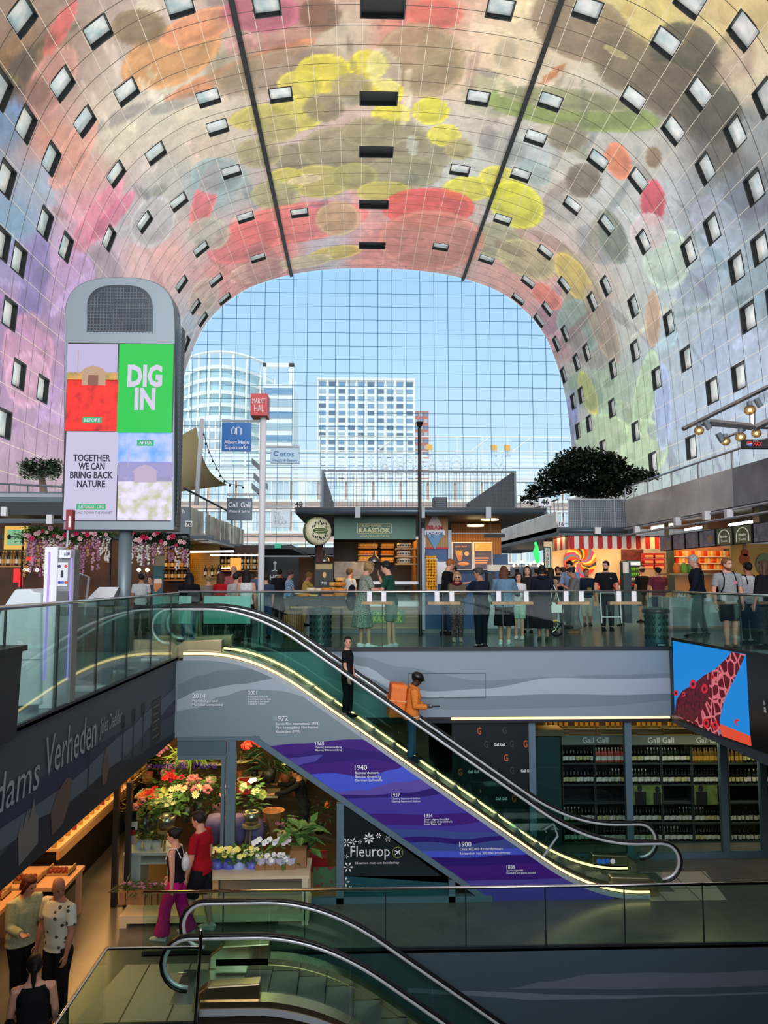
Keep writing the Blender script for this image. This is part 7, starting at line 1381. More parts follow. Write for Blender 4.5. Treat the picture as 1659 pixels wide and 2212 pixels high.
db = thing('dark_stall', 'black stall front with a standing figure emblem in white', 'stall', P(600, 1280, 34)); bbox(566, 1200, 645, 1290, 34, .1).done('front', mt('stall_black', (26, 30, 36), .5), db); p = P(594, 1216, 33.95); s = 34 / F; B().disc((p.x, p.z), 3.5 * s, 33.95, 33.98, 12).done('emblem_head', M['letw'], db); B().tube([p + V((0, 0, -2 * s)), p + V((0, 0, -15 * s)), p + V((6 * s, 0, -18 * s))], .03, 5).tube([p + V((0, 0, -15 * s)), p + V((-7 * s, 0, -18 * s))], .03, 5).done('emblem_figure', M['letw'], db); ptx('HO', 583, 603, 1252, 10, 33.95, M['letw'], db, bold=.03); bbox(520, 1177, 630, 1186, 33, 10).done('roof_edge', _MC['roof_dark'], db); bbox(520, 1200, 670, 1203, 32.5, .3).done('lower_roof', M['lgrey'], db)
t = bbox(593, 1174, 607, 1184, 32.8, .08).done('exit_sign', emis('exit_green', (60, 190, 150), .8), None, label='small green exit sign on the dark roof edge', cat='sign')
for k, (y, x0_, x1_) in enumerate(((44, -7, 1.0), (52, 3.5, 7))): B().box(x0_, x1_, y, y + 3, 2.9, 3.3).done('stall_roof', _MC['roof_dark'], None, label='dark stall roof far down the %s lane' % ('left', 'right')[k], cat='roof')
fw = thing('far_stalls', 'row of dim warm stalls at the far end of the right lane', 'stall', (6, 38, 0)); B().box(3.8, 7.0, 40, 40.2, 0, 2.9).done('front', mt('far_stall_brown', (84, 60, 46), .6, noise=.8, c2=(130, 90, 60)), fw)
for k in range(9): p = P(1110 + k * 9, 1222 - (k % 3) * 4, 38); B().ell(p, .07, 6, 4).done('lamp_bulb', M['warm'], fw)
fl = thing('far_stalls', 'dim stall front at the far end of the left lane', 'stall', (-3, 46, 0)); B().box(-12, 1.4, 48, 48.2, 0, 2.9).done('front', _MC['far_stall_brown'], fl)
B().bx((-10, 60, 1.2), (18, .3, 2.4)).done('far_partition', M['grey'], None, label='grey partition at the back of the hall on the left', cat='partition'); B().bx((14, 60, 1.2), (18, .3, 2.4)).done('far_partition', M['grey'], None, label='grey partition at the back of the hall on the right', cat='partition')
# near left stall with hanging flowers
GYY = 21.5
nl = thing('left_cafe', 'dark cafe stall with warm lights under hanging flowers at the left', 'stall', (-10, GYY + 2, 0)); bbox(-60, 1130, 352, 1310, GYY + 4.5, .06).done('back_wall', mt('cafe_brown', (58, 42, 36), .6, noise=1, c2=(92, 66, 46)), nl); y = GYY - 1.5
for v0, v1, m in ((1060, 1074, M['lgrey']), (1078, 1112, _MC['roof_dark'])): bbox(-120, v0 + 6, 160, v1, y, 1.2 if v0 > 1070 else .1).done('roof_edge', m, nl)
bbox(-120, 1062, 150, 1100, y + 1.6, .06).done('parapet', mt('parapet_grey', (112, 128, 136), .5), nl); b = B(); b.tube([P(-60, 1042, y + 1.6), P(140, 1052, y + 1.6)], .03, 5); [b.tube([P(u, 1045, y + 1.6), P(u, 1070, y + 1.6)], .02, 4) for u in (-20, 20, 60, 100, 135)]; b.done('handrail', M['grey'], nl)
for u, v in ((10, 1105), (108, 1122)): p = P(u, v, y - .1); B().bx(p, (.14, .14, .24)).done('floodlight', M['white'], nl)
t = thing('lit_sign', 'lit amber framed sign with a green picture at the left cafe', 'sign', P(33, 1180, GYY)); bbox(9, 1137, 57, 1187, GYY + .3, .1).done('frame', emis('amber_frame', (246, 196, 90), .9), t); bbox(15, 1144, 51, 1178, GYY + .28, .03).done('picture', emis('mint_picture', (150, 206, 160), .8), t); p = P(30, 1160, GYY + .26); B().tube([p + V((-.12, 0, 0)), p + V((.12, 0, 0))], .02, 5).ell(p + V((-.13, 0, 0)), (.06, .01, .07)).done('spoon_print', M['jet'], t)
for u, v0, v1, w in ((34, 1228, 1258, 5), (43, 1236, 1268, 3)): bbox(u - w, v0, u + w, v1, GYY + .5, .1).done('red_lamp', emis('red_neon', (250, 40, 40), 1.5), None, label='%s red neon tube at the left cafe' % ('wide' if w == 5 else 'narrow'), cat='lamp')
bbox(56, 1203, 76, 1211, GYY + 1, .05).done('red_sign', _MC['red_neon'], None, label='small red neon word behind the hanging flowers', cat='sign')
for k, u in enumerate((54, 63, 80, 148, 300, 318)): B().ell(P(u, 1231, GYY + 1.5), .06, 8, 6).done('bulb_lamp', M['warm'], None, True, label='small warm bulb in the left cafe, %s' % ('first from the left', 'second from the left', 'third from the left', 'behind the cash machine', 'left of the banner', 'right of the banner')[k], cat='lamp')
area('cafe_light', (-9.5, GYY + 2.5, 2.8), 4, 60, (255, 190, 110), (0, 0, 0), 3)
rn = random.Random(31); cols_ = [(206, 150, 176), (226, 214, 206), (150, 80, 120), (232, 228, 216), (190, 150, 90), (170, 120, 150)]
for s, (u0, u1, nm) in enumerate(((50, 240, 'left of the pylon pole'), (282, 408, 'right of the pylon pole'))):
    g = thing('flower_garland', 'arch of hanging artificial flowers and wisteria %s' % nm, 'flower garland', P((u0 + u1) / 2, 1160, GYY)); b = B(); vb = (lambda u: 1152 + 8 * math.sin(u * .05)) if s == 0 else (lambda u: 1158 + max(0, u - 340) * .22)
    for u in range(u0, u1, 3):
        p = P(u, vb(u) + 8, GYY); leafy(b, p - V((0, 0, .1)), 24, .24, .32, .15, .03, rn, .8)
    b.done('foliage', M['leaf'] if s == 0 else M['dleaf'], g); a = P(u0, 1155, GYY); c = P(u1, 1155, GYY); B().tube([a, c], .03, 5).tube([V((a.x, GYY, 0)), a], .03, 5).tube([V((c.x, GYY, 0)), c], .03, 5).done('frame', M['jet'], g)
    for k in range((u1 - u0) // 6):
        u = u0 + 4 + k * 6 + rn.uniform(-2, 2); l = rn.uniform(.35, 1.15) if s == 0 else rn.uniform(.3, .9); p = P(u, vb(u) + 14, GYY - rn.uniform(.05, .25)); b = B(); c = cols_[rn.randrange(6)]
        for j in range(int(l * 44)): t_ = rn.random(); r = .07 * (1 - t_ * .7); b.ell(p + V((rn.uniform(-r, r), rn.uniform(-r, r), -t_ * l)), .026, 5, 3)
        b.done('wisteria_strand', pet(c), g)
    for k in range((u1 - u0) // 8):
        u = u0 + 3 + k * 8; c = [(214, 40, 96), (236, 206, 196), (240, 180, 190), (200, 30, 70)][k % 4 if s else (k + 1) % 3]; o = blossom('rose', c); o = o if ('rose', c) not in _fuse else o.copy()
        if o.name not in COL.objects: COL.objects.link(o)
        _fuse.add(('rose', c)); o.name = 'flower'; o.parent = g; o.location = P(u, vb(u) + rn.uniform(-8, 14), GYY - .3) - g.location; o.rotation_euler = (1.4, 0, rn.uniform(-.5, .5)); o.scale = (rn.uniform(1.0, 1.8),) * 3
bbox(-20, 1222, 52, 1225, GYY + 1.2, .3).done('back_shelf', _sb, nl)
for k in range(9): o = dup(protos[3 if k % 3 else 0]); o.location = P(0 + k * 6, 1222, GYY + 1.3); o.scale = (1.4,) * 3; o['label'] = 'bottle on the back shelf of the left cafe'; o['group'] = 'bottles on the back shelf of the left cafe'
for o in list(bpy.data.objects):
    if o.name.startswith('tmp'): bpy.data.objects.remove(o)
# ================================================================== people
SK = [mt('skin_fair', (214, 164, 138), .55, noise=9, c2=(206, 148, 124)), mt('skin_tan', (178, 124, 96), .55, noise=9, c2=(166, 112, 88)), mt('skin_dark', (70, 48, 40), .55, noise=9, c2=(60, 42, 36))]
def fab(c, n=30): return mt('fabric_%02x%02x%02x' % tuple(c), c, .85, noise=n, c2=tuple(max(0, int(x * .86)) for x in c), spec=.15)
def hairm(c): return mt('hair_%02x%02x%02x' % tuple(c), c, .6, noise=40, c2=tuple(int(x * .6) for x in c), spec=.3)
_eye = mt('eye_dark', (24, 18, 16), .3); _lip = mt('lip', (170, 90, 84), .5)
def remesh(o, vs, sm=2):
    m = o.modifiers.new('r', 'REMESH'); m.mode = 'VOXEL'; m.voxel_size = vs; m.use_smooth_shade = True
    if sm: s = o.modifiers.new('s', 'SMOOTH'); s.iterations = sm; s.factor = .5
    return o
TOR = [(.83, .085, .08, 0), (.9, .155, .11, -.005), (.96, .165, .115, -.005), (1.08, .138, .098, .005), (1.2, .152, .108, .01), (1.32, .172, .115, .008), (1.4, .17, .098, 0), (1.45, .13, .078, -.008), (1.49, .07, .062, -.01), (1.56, .054, .058, .0)]
def ring(c, rx, ry, n=14, f=None): return [V((c[0] + rx * math.cos(2 * PI * k / n) * (f(k) if f else 1), c[1] + ry * math.sin(2 * PI * k / n) * (f(k) if f else 1), c[2])) for k in range(n)]
def person(label, x, y, z0, h, face, sk=0, build=1.0, lean=0, arms=((8, 6, 12), (8, 6, 12)), legs=(0, 0), turn=0, nod=0, hair=('short', (60, 44, 34)), top=None, bottom=None, shoes=(30, 30, 32), extra=(), vs=.0105, group=None, female=False, beard=None, hands=True, kneel=None):
    """face: 0 looks down the hall (back to us), 180 looks at us, 90 left, -90 right. arms: (forward, out, elbow bend[, inward]) for left, right"""
    s = h / 1.75
    R = thing('person', label, 'person', (x, y, z0), math.radians(face), group); R.scale = (s, s, s)
    ln = math.radians(lean)
    def up(p):      # lean the trunk forward about the hips
        p = V(p)
        if p.z < .93: return p
        q = min(1, (p.z - .93) / .12); a = -ln * q; d = p - V((0, 0, .93)); return V((d.x, d.y * math.cos(a) - d.z * math.sin(a), d.y * math.sin(a) + d.z * math.cos(a) + .93))
    def upr(r): return [up(p) for p in r]
    sw = (.93 if female else 1.05) * build
    def torso(z0_, z1_, e, f=1.0):
        r = []
        prof = [t for t in TOR if z0_ - .001 <= t[0] <= z1_ + .001]
        for t in prof:
            k = build; hip = 1.06 if female and t[0] < 1.0 else 1
            belly = (1 + (build - 1) * 1.3) if t[0] < 1.35 else 1
            r.append(upr(ring((0, t[3], t[0]), (t[1] * k * hip * (sw / build if t[0] > 1.25 else 1) + e) * f, (t[2] * belly + e) * f)))
        return r
    b = B(); b.loft(torso(0, 2, 0))
    # legs
    LJ = []
    for i, sd in enumerate((-1, 1)):
        fw = legs[i] if not hasattr(legs[i], '__len__') else legs[i][0]; kb = 0 if not hasattr(legs[i], '__len__') else legs[i][1]
        hip = V((sd * .088 * build, 0, .9)); ank = V((sd * (.085 if female else .105), fw, .085 + max(0, kb))); mid = (hip + ank) / 2; knee = V((mid.x, mid.y + .02 + abs(fw) * .12 + kb * .5, mid.z + .03))
        q = 1.0 + (build - 1) * .7; b.tube([hip + V((0, 0, .06)), hip - V((0, 0, .06)), hip.lerp(knee, .55), knee, knee.lerp(ank, .3), knee.lerp(ank, .75), ank], [.07 * q, .09 * q, .077 * q, .055 * q, .057 * q, .042, .036], 12)
        tip = -.25 if fw < -.12 else 0; b.tube([ank + V((0, -.055, -.03)), ank + V((0, .03, -.045)), ank + V((0, .12, -.062)), ank + V((0, .165, -.068))], [.034, .042, .04, .022], 10, .6, up=(0, 0, 1), round_=True); LJ.append((hip, knee, ank))
    # arms
    AJ = []
    for i, sd in enumerate((-1, 1)):
        a = arms[i]; f, o, e = [math.radians(q) for q in a[:3]]; inn = math.radians(a[3]) if len(a) > 3 else .05
        sh = up((sd * .178 * sw, -.008, 1.415)); d = V((sd * math.sin(o), math.sin(f) * math.cos(o), -math.cos(f) * math.cos(o))); el = sh + d * .29; f2 = f + e
        d2 = V((sd * (math.sin(o) * .3 - math.sin(inn)), math.sin(f2), -math.cos(f2))).normalized(); wr = el + d2 * .25
        q = 1 + (build - 1) * .6; b.tube([sh.lerp(V((0, sh.y, sh.z)), .3), sh, sh.lerp(el, .5), el, el.lerp(wr, .35), wr, wr + d2 * .03], [.05 * q, .055 * q, .047 * q, .039 * q, .04 * q, .027, .026], 12)
        side = V((-sd, 0, 0)) if abs(d2.x) < .8 else V((0, 1, 0)); pn = d2.cross(side).normalized(); fwd = side.cross(d2).normalized()
        if d2.z < -.7: across = V((0, 1, 0)); palm = V((-sd, 0, 0))
        else: across = V((-sd, 0, 0)); palm = V((0, -.3, 1)).normalized()
        across = (across - d2 * across.dot(d2)).normalized(); palm = (palm - d2 * palm.dot(d2)).normalized()
        b.loft([[wr + d2 * t + across * (w * math.cos(2 * PI * k / 10)) + palm * (th * math.sin(2 * PI * k / 10)) for k in range(10)] for t, w, th in ((-.01, .022, .02), (.03, .034, .018), (.07, .042, .017), (.1, .04, .014))])
        if hands:
            for k, l in enumerate((.07, .08, .076, .058)):
                r0 = wr + d2 * .09 + across * (.031 - .0205 * k); p1 = r0 + d2 * l * .5 + palm * .008; p2 = p1 + (d2 * .75 + palm * .66).normalized() * l * .5; b.tube([r0, p1, p2], [.0098, .0092, .008], 6, round_=True)
            r0 = wr + d2 * .03 + across * .034; b.tube([r0, r0 + (d2 * .6 + across * .75).normalized() * .035, r0 + d2 * .062 + across * .03 + palm * .012], [.013, .0115, .0095], 6, round_=True)
        AJ.append((sh, el, wr, d2, palm, across))
    # head
    nk = up((0, .0, 1.53)); HM = Matrix.Translation(nk + V((0, .012, .0))) @ Matrix.Rotation(math.radians(turn), 4, 'Z') @ Matrix.Rotation(-math.radians(nod) - ln * .4, 4, 'X')
    b.T = HM; b.loft([ring((0, yo, z), rx, ry, 16) for z, rx, ry, yo in ((-.03, .046, .05, -.012), (-.005, .046, .058, .012), (.02, .058, .074, .016), (.05, .066, .084, .012), (.09, .072, .092, .005), (.13, .075, .096, 0), (.165, .073, .095, -.004), (.195, .062, .082, -.006), (.215, .042, .058, -.008), (.224, .015, .02, -.008))])
    b.tube([(0, .088, .118), (0, .104, .09), (0, .108, .076), (0, .09, .068)], [.008, .012, .015, .009], 6, round_=True); b.ell((0, .084, .128), (.045, .012, .01)); b.ell((0, .078, .02), (.02, .014, .014))
    for sd in (-1, 1): b.ell((sd * .077, -.005, .098), (.01, .02, .03), 6, 5)
    b.T = None; body = remesh(b.done('body', SK[sk], R), vs)
    hc = hairm(hair[1]) if hair else None
    def hb(f, n, m, par=R, sm=True, rv=None):
        q = B(); q.T = HM; f(q); o = q.done(n, m, par, sm)
        if rv: remesh(o, rv)
        return o
    if abs(((face + turn + 180) % 360) - 180) > 50:
        for sd in (-1, 1): hb(lambda q: q.ell((sd * .03, .092, .112), (.013, .008, .0065), 8, 5), 'eye', _eye)
        hb(lambda q: q.ell((0, .094, .046), (.022, .008, .006), 8, 5), 'lips', _lip)
        if hair and hair[0] != 'bald':
            for sd in (-1, 1): hb(lambda q: q.tube([(sd * .015, .097, .127), (sd * .032, .094, .131), (sd * .046, .084, .127)], .005, 5), 'eyebrow', hc)
    st = hair[0] if hair else 'bald'
    if st != 'bald':
        def hf(q):
            q.ell((0, -.022, .142), (.088, .106, .104), 16, 11); q.ell((0, .028, .2), (.07, .066, .036), 14, 8)
            if st in ('bob', 'long', 'longer'):
                l = {'bob': .02, 'long': -.2, 'longer': -.34}[st]
                q.loft([ring((0, -.045 - .02 * k / 5, .15 + (l - .15) * k / 5), (.09, .094, .1, .1, .09, .05)[k], (.07, .066, .055, .045, .04, .02)[k]) for k in range(6)])
                for sd in (-1, 1): q.tube([(sd * .075, .02, .17), (sd * .088, .015, .09), (sd * .092, .0, .02), (sd * .085, -.01, max(l, -.12))], [.02, .026, .026, .012], 8)
            if st == 'bun': q.ell((0, -.12, .17), .052, 10, 7)
            if st == 'tail': q.tube([(0, -.11, .17), (0, -.17, .14), (0, -.165, .02), (0, -.14, -.08)], [.03, .035, .03, .01], 8)
            if st == 'quiff': q.ell((0, .05, .215), (.06, .05, .03), 10, 6)
        hb(hf, 'hair', hc, rv=.012)
    if beard: hb(lambda q: q.loft([ring((0, yo, z), rx, ry, 14) for z, rx, ry, yo in ((-.022, .03, .03, .04), (-.008, .05, .055, .03), (.02, .064, .076, .022), (.045, .07, .078, .012), (.06, .068, .06, .0))]), 'beard', hairm(beard), rv=.012)
    # clothes
    if top:
        c, sl, kind = top[0], top[1], top[2] if len(top) > 2 else 'tee'; m = c if not isinstance(c, tuple) else fab(c); e = {'tee': .016, 'jacket': .034, 'tank': .01, 'blouse': .02}[kind]; b = B()
        zlo = {'tee': .87, 'jacket': .84, 'tank': .92, 'blouse': .9}[kind]
        rr = torso(.95 if zlo > .9 else .9, 1.46, e); hem = upr(ring((0, -.003, zlo), .168 * build * (1.06 if female else 1) + e * 1.2, .118 * (1 + (build - 1) * 1.3) + e * 1.2)); rr = [hem] + rr
        if kind != 'tank': rr.append(upr(ring((0, -.008, 1.475), .092, .074)))
        else: rr.append(upr(ring((0, -.0, 1.45), .1, .07)))
        b.loft(rr)
        for i, (sh, el, wr, d2, pl, ac) in enumerate(AJ):
            if kind == 'tank' or sl == 0: continue
            ein = sh.lerp(V((0, sh.y, sh.z)), .35); q = 1 + (build - 1) * .6
            if sl == 1: pts, rd = [ein, sh, sh.lerp(el, .4), sh.lerp(el, .72)], [.06, .064, .062, .062]
            elif sl == 2: pts, rd = [ein, sh, sh.lerp(el, .5), el, el.lerp(wr, .3)], [.06, .066, .06, .055, .052]
            else: pts, rd = [ein, sh, sh.lerp(el, .5), el, el.lerp(wr, .5), el.lerp(wr, .97)], [.058, .066, .06, .054, .05, .042]
            b.tube(pts, [r * q + (e - .016) * .7 for r in rd], 12)
        remesh(b.done({'jacket': 'jacket', 'tank': 'tank_top'}.get(kind, 'shirt'), m, R), .013, 3)
    if bottom:
        c, kind = bottom[0], bottom[1]; m = c if not isinstance(c, tuple) else fab(c); b = B()
        if kind in ('skirt', 'dress'):
            zl, rx = bottom[2], bottom[3]; b.loft([ring((0, 0, zl + .0), rx, rx * .82, 28, lambda k: 1 + .05 * math.cos(k * PI / 2)), ring((0, 0, (zl + .95) / 2), (rx + .18) / 2 * 1.04, (rx + .14) / 2 * .86, 28, lambda k: 1 + .03 * math.cos(k * PI / 2)), ring((0, 0, .96), .185 * build, .135 * build, 28), ring((0, .004, 1.06), .158 * build, .118 * build, 28)])
            remesh(b.done('skirt', m, R), .013, 2)
        else:
            e = {'trousers': .014, 'slim': .007, 'wide': .03, 'shorts': .024, 'capri': .018}[kind]; end = {'shorts': .0, 'capri': .55}.get(kind, .94)
            b.loft([upr(ring((0, 0, .8), .1, .085))] + torso(.9, .96, .006) + [upr(ring((0, .004, 1.03), .147 * build + .004, .102 * (1 + (build - 1) * 1.3) + .004))])
            for hip, knee, ank in LJ:
                pts = [hip + V((0, 0, .05)), hip - V((0, 0, .06)), hip.lerp(knee, .55), knee]; q = 1 + (build - 1) * .7; rd = [.075 * q + e, .094 * q + e, .08 * q + e, .06 * q + e * 1.2]
                if end: f = lambda t: knee.lerp(ank, t); pts += [f(end * .45), f(end)]; rd += [(.06 + e * 1.2) if kind != 'wide' else .1, (.046 + e * 1.3) if kind != 'wide' else .14]
                else: pts[-1] = hip.lerp(knee, .95); rd[-1] = .075 * q + e
                b.tube(pts, rd, 12)
            remesh(b.done('shorts' if kind == 'shorts' else 'trousers', m, R), .013, 2)
    if shoes:
        for hip, knee, ank in LJ:
            b = B(); b.tube([ank + V((0, -.06, -.028)), ank + V((0, -.01, -.03)), ank + V((0, .07, -.045)), ank + V((0, .14, -.055)), ank + V((0, .185, -.06))], [.044, .05, .05, .047, .03], 12, .7, up=(0, 0, 1), round_=True); b.box(ank.x - .045, ank.x + .045, ank.y - .08, ank.y + .17, ank.z - .085, ank.z - .06)
            b.tube([ank + V((0, -.02, -.03)), ank + V((0, -.012, .02))], [.045, .044], 10); o = b.done('shoe', fab(shoes, 12), R); remesh(o, .012, 2)
    for ex in extra:
        if ex == 'glasses':
            for sd in (-1, 1): hb(lambda q: q.ell((sd * .032, .1, .112), (.026, .006, .02), 10, 6), 'sunglasses', M['jet'])
        elif ex[0] == 'cap': hb(lambda q: (q.ell((0, -.012, .17), (.09, .11, .075), 16, 8), q.ell((0, .11, .165), (.065, .075, .01), 12, 5)), 'cap', fab(ex[1]), rv=.012)
        elif ex[0] == 'helmet':
            hb(lambda q: (q.ell((0, -.01, .165), (.108, .14, .1), 18, 10), q.ell((0, .12, .16), (.075, .05, .014), 10, 5)), 'helmet', M['black'], rv=.012)
        elif ex[0] == 'straps':
            for sd in (-1, 1): B().tube([up((sd * .1, -.12, 1.28)), up((sd * .11, -.06, 1.47)), up((sd * .11, .02, 1.49)), up((sd * .11, .12, 1.36)), up((sd * .13, .135, 1.2)), up((sd * .155, .06, 1.1))], .022, 8, .5).done('strap', fab(ex[1]), R, True)
        elif ex[0] == 'scarf': B().tube([up((.1 * math.cos(a), .1 * math.sin(a) * .85 + .01, 1.47 - .03 * math.sin(a))) for a in [2 * PI * k / 14 for k in range(15)]], .04, 8).done('scarf', fab(ex[1]), R, True)
        elif ex[0] == 'hood': remesh(B().tube([up((-.12, -.03, 1.47)), up((-.08, -.11, 1.48)), up((0, -.13, 1.46)), up((.08, -.11, 1.48)), up((.12, -.03, 1.47))], [.03, .05, .055, .05, .03], 8, round_=True).done('hood', fab(ex[1]), R), .014)
        elif ex[0] == 'stripe':
            for sd in (-1, 1): b = B(); sh, el, wr = AJ[0 if sd < 0 else 1][:3]; n_ = V((sd * .055, 0, .02)); b.tube([sh.lerp(el, t) + n_ for t in (.1, .5, .95)], .012, 5); b.done('reflective_stripe', fab(ex[1]), R)
            B().tube([up((.2 * math.cos(a), .17 * math.sin(a), .9)) for a in [2 * PI * k / 20 for k in range(21)]], .012, 5).done('reflective_stripe', fab(ex[1]), R)
        elif ex[0] == 'print': B().add([up((ex[2] + dx, ex[5] if len(ex) > 5 else .145, ex[3] + dz)) for dx, dz in ((-ex[4], -ex[4]), (ex[4], -ex[4]), (ex[4], ex[4]), (-ex[4], ex[4]))], [(0, 1, 2, 3)]).done('shirt_print', fab(ex[1]), R)
    for ch in R.children: ch.matrix_parent_inverse = Matrix.Identity(4)
    Wd = Matrix.Translation((x, y, z0)) @ Matrix.Rotation(math.radians(face), 4, 'Z') @ Matrix.Scale(s, 4)
    return R, Wd, AJ, up
def on(u, vf, vh=None, z=0.0, h=None):
    y = GY(vf, z, u); p = P(u, vf, y)
    if vh: h = P(u, vh, y).z - z
    return p.x, y, z, h
def inW(Wd, b): b.T = Wd; return b
W_ = (242, 242, 240)
leafp = vormat('leaf_dress', (148, 156, 142), (40, 58, 50), 55, .36, .85)
Q = person
# --- along the rail
a = Q('woman in a leafy grey green dress eating beside the young man in green', *on(782, 1400, 1213), -72, 0, 1.0, 10, ((25, 8, 75, 10), (20, 8, 80, 10)), (.0, .12), 0, 14, ('bob', (176, 140, 92)), (leafp, 1, 'blouse'), (leafp, 'skirt', .42, .27), W_, female=True)
B_ = inW(a[1], B()); w = (a[2][0][2] + a[2][1][2]) / 2 + V((0, .12, .05)); B_.box(w.x - .09, w.x + .09, w.y - .05, w.y + .06, w.z, w.z + .03); B_.done('snack_tray', fab((214, 190, 140)), None, label='small paper snack tray held by the woman in the leafy dress', cat='tray')
inW(a[1], B()).tube([(-.14, -.17, 1.22), (-.13, -.2, 1.0), (-.12, -.2, .82)], [.07, .1, .08], 8, .6, round_=True).done('shoulder_bag', fab((24, 28, 34)), None, True, label='dark bag on the back of the woman in the leafy dress', cat='bag')
Q('young man in a dark green T-shirt lifting food to his mouth', *on(846, 1400, 1213), 75, 0, .98, 8, ((20, 12, 85, 20), (35, 18, 125, 12)), (.03, -.03), 0, 12, ('quiff', (24, 20, 20)), ((28, 74, 60), 1, 'tee'), ((136, 148, 136), 'shorts'), (206, 206, 206))
Q('blond woman in sunglasses with a dark red scarf and patterned trousers facing the viewer', *on(988, 1386, 1236), 176, 0, .97, 4, ((25, 4, 80, 30), (25, 4, 80, 30)), (.0, .02), 4, 10, ('bob', (206, 170, 120)), ((104, 92, 78), 3, 'jacket'), (vormat('floral_trousers', (64, 44, 50), (176, 150, 150), 48, .3), 'trousers'), (206, 196, 176), ('glasses', ('scarf', (96, 30, 36))), female=True)
Q('grey haired man in navy leaning on the rail ledge with his back turned', *on(1042, 1402, 1227), 35, 1, 1.12, 6, ((45, 6, 40, -10), (30, 20, 40)), (.0, .04), 40, 8, ('short', (74, 70, 68)), ((24, 32, 50), 1, 'tee'), ((22, 28, 42), 'trousers'), (40, 36, 34))
Q('red haired server in a black T-shirt looking down at the fries counter', *on(962, 1372, 1208), -75, 0, .98, 8, ((20, 6, 70), (25, 6, 75)), (0, .05), 0, 22, ('quiff', (178, 104, 56)), ((22, 22, 26), 1, 'tee'), ((40, 60, 90), 'trousers'), (30, 30, 32), vs=.012)
Q('dark clad person standing behind the red haired server', *on(985, 1363, 1222), 110, 1, 1.0, 4, ((10, 6, 20), (10, 6, 20)), (0, 0), 0, 10, ('short', (30, 26, 24)), ((26, 26, 30), 1, 'tee'), ((30, 34, 44), 'trousers'), vs=.014)
Q('woman with long brown hair in a denim jacket, seen from behind', *on(1090, 1392, 1224), -20, 0, 1.12, 3, ((15, 14, 30), (30, 14, 45)), (.0, .06), 0, 0, ('longer', (112, 66, 42)), ((108, 140, 166), 3, 'jacket'), ((20, 22, 28), 'skirt', .42, .24), W_, female=True)
Q('young woman in a white top and mint shorts beside the denim jacket', *on(1122, 1381, 1237), 160, 0, .92, 4, ((20, 6, 60), (25, 6, 60)), (.03, -.03), 20, 4, ('long', (24, 20, 22)), ((232, 232, 232), 1, 'tee'), ((176, 206, 186), 'shorts'), W_, female=True)
Q('pale woman with very long dark hair looking toward the viewer over the queue', *on(1141, 1366, 1224), 165, 0, .95, 0, legs=(0, 0), hair=('longer', (30, 22, 24)), top=((44, 40, 42), 3, 'jacket'), bottom=((30, 30, 36), 'trousers'), female=True, vs=.013)
bg = Q('black haired woman in a navy hooded jacket with a white handbag', *on(1174, 1385, 1222), -10, 1, 1.1, 3, ((15, 10, 30), (15, 10, 25)), (.02, -.05), 0, 5, ('bob', (18, 18, 20)), ((26, 30, 44), 3, 'jacket'), ((20, 22, 32), 'skirt', .3, .23), (60, 70, 66), (('hood', (22, 26, 38)),), female=True)
hbg = thing('handbag', 'white handbag hanging by a strap beside the long black skirt', 'handbag', (bg[1] @ V((.3, .0, .8)))); b = inW(bg[1], B()); b.loft([[(.3 + s * w, q, z) for s, q in ((-1, -.06), (1, -.06), (1, .06), (-1, .06))] for z, w in ((.66, .17), (.9, .14))]); b.done('body', mt('white_leather', (232, 228, 216), .5), hbg); inW(bg[1], B()).tube([(.2, 0, .9), (.22, 0, 1.25), (.2, .0, 1.4), (.3, .0, 1.2), (.38, 0, .9)], .01, 6).done('strap', _MC['white_leather'], hbg)
Q('dark haired woman in a beige vest half hidden behind the navy hooded jacket', *on(1192, 1366, 1228), 20, 0, .95, 0, hair=('long', (30, 24, 22)), top=((176, 156, 126), 0, 'tank'), bottom=((90, 84, 76), 'trousers'), female=True, vs=.013)
Q('bearded man in a dark printed T-shirt in the crowd by the candy sign', *on(1207, 1352, 1225), 170, 1, 1.05, hair=('short', (34, 28, 26)), top=((34, 38, 46), 1, 'tee'), bottom=((40, 46, 60), 'trousers'), beard=(34, 28, 26), vs=.013)
Q('man in a loose white shirt and jeans turned away in the crowd', *on(1218, 1350, 1226), 40, 0, 1.0, hair=('short', (52, 40, 34)), top=((226, 226, 228), 2, 'jacket'), bottom=((48, 66, 92), 'trousers'), shoes=W_, vs=.013)
Q('tall man in a pale blue shirt looking down behind the person in grey', *on(1236, 1358, 1212), 140, 0, 1.04, 4, ((20, 6, 60), (20, 6, 60)), nod=18, hair=('quiff', (34, 28, 28)), top=((120, 146, 184), 2, 'tee'), bottom=((40, 40, 52), 'trousers'), shoes=(36, 34, 36), vs=.012)
gp = Q('person with dark tied hair in a loose grey suit looking down at a phone', *on(1246, 1368, 1226), 78, 1, 1.0, 6, ((20, 6, 100, 20), (25, 6, 100, 20)), (.04, -.02), 0, 22, ('bun', (24, 20, 20)), ((112, 108, 106), 2, 'jacket'), ((108, 100, 98), 'wide'), (150, 110, 80), female=True)
w = gp[2][0][2] + gp[2][0][3] * .12; inW(gp[1], B()).box(w.x - .0, w.x + .07, w.y - .01, w.y + .0, w.z - .02, w.z + .12).done('phone', M['jet'], None, label='dark phone held by the person in the grey suit', cat='phone')
Q('short haired woman in a navy sweater and cream cropped trousers facing the viewer', *on(1269, 1352, 1229), 172, 1, 1.12, 0, ((6, 10, 10), (6, 10, 12)), (0, .05), 8, 0, ('short', (60, 50, 46)), ((30, 40, 60), 2, 'tee'), ((212, 208, 196), 'capri'), (50, 40, 38), (('print', (170, 150, 80), -.06, 1.12, .06, .16),), female=True)
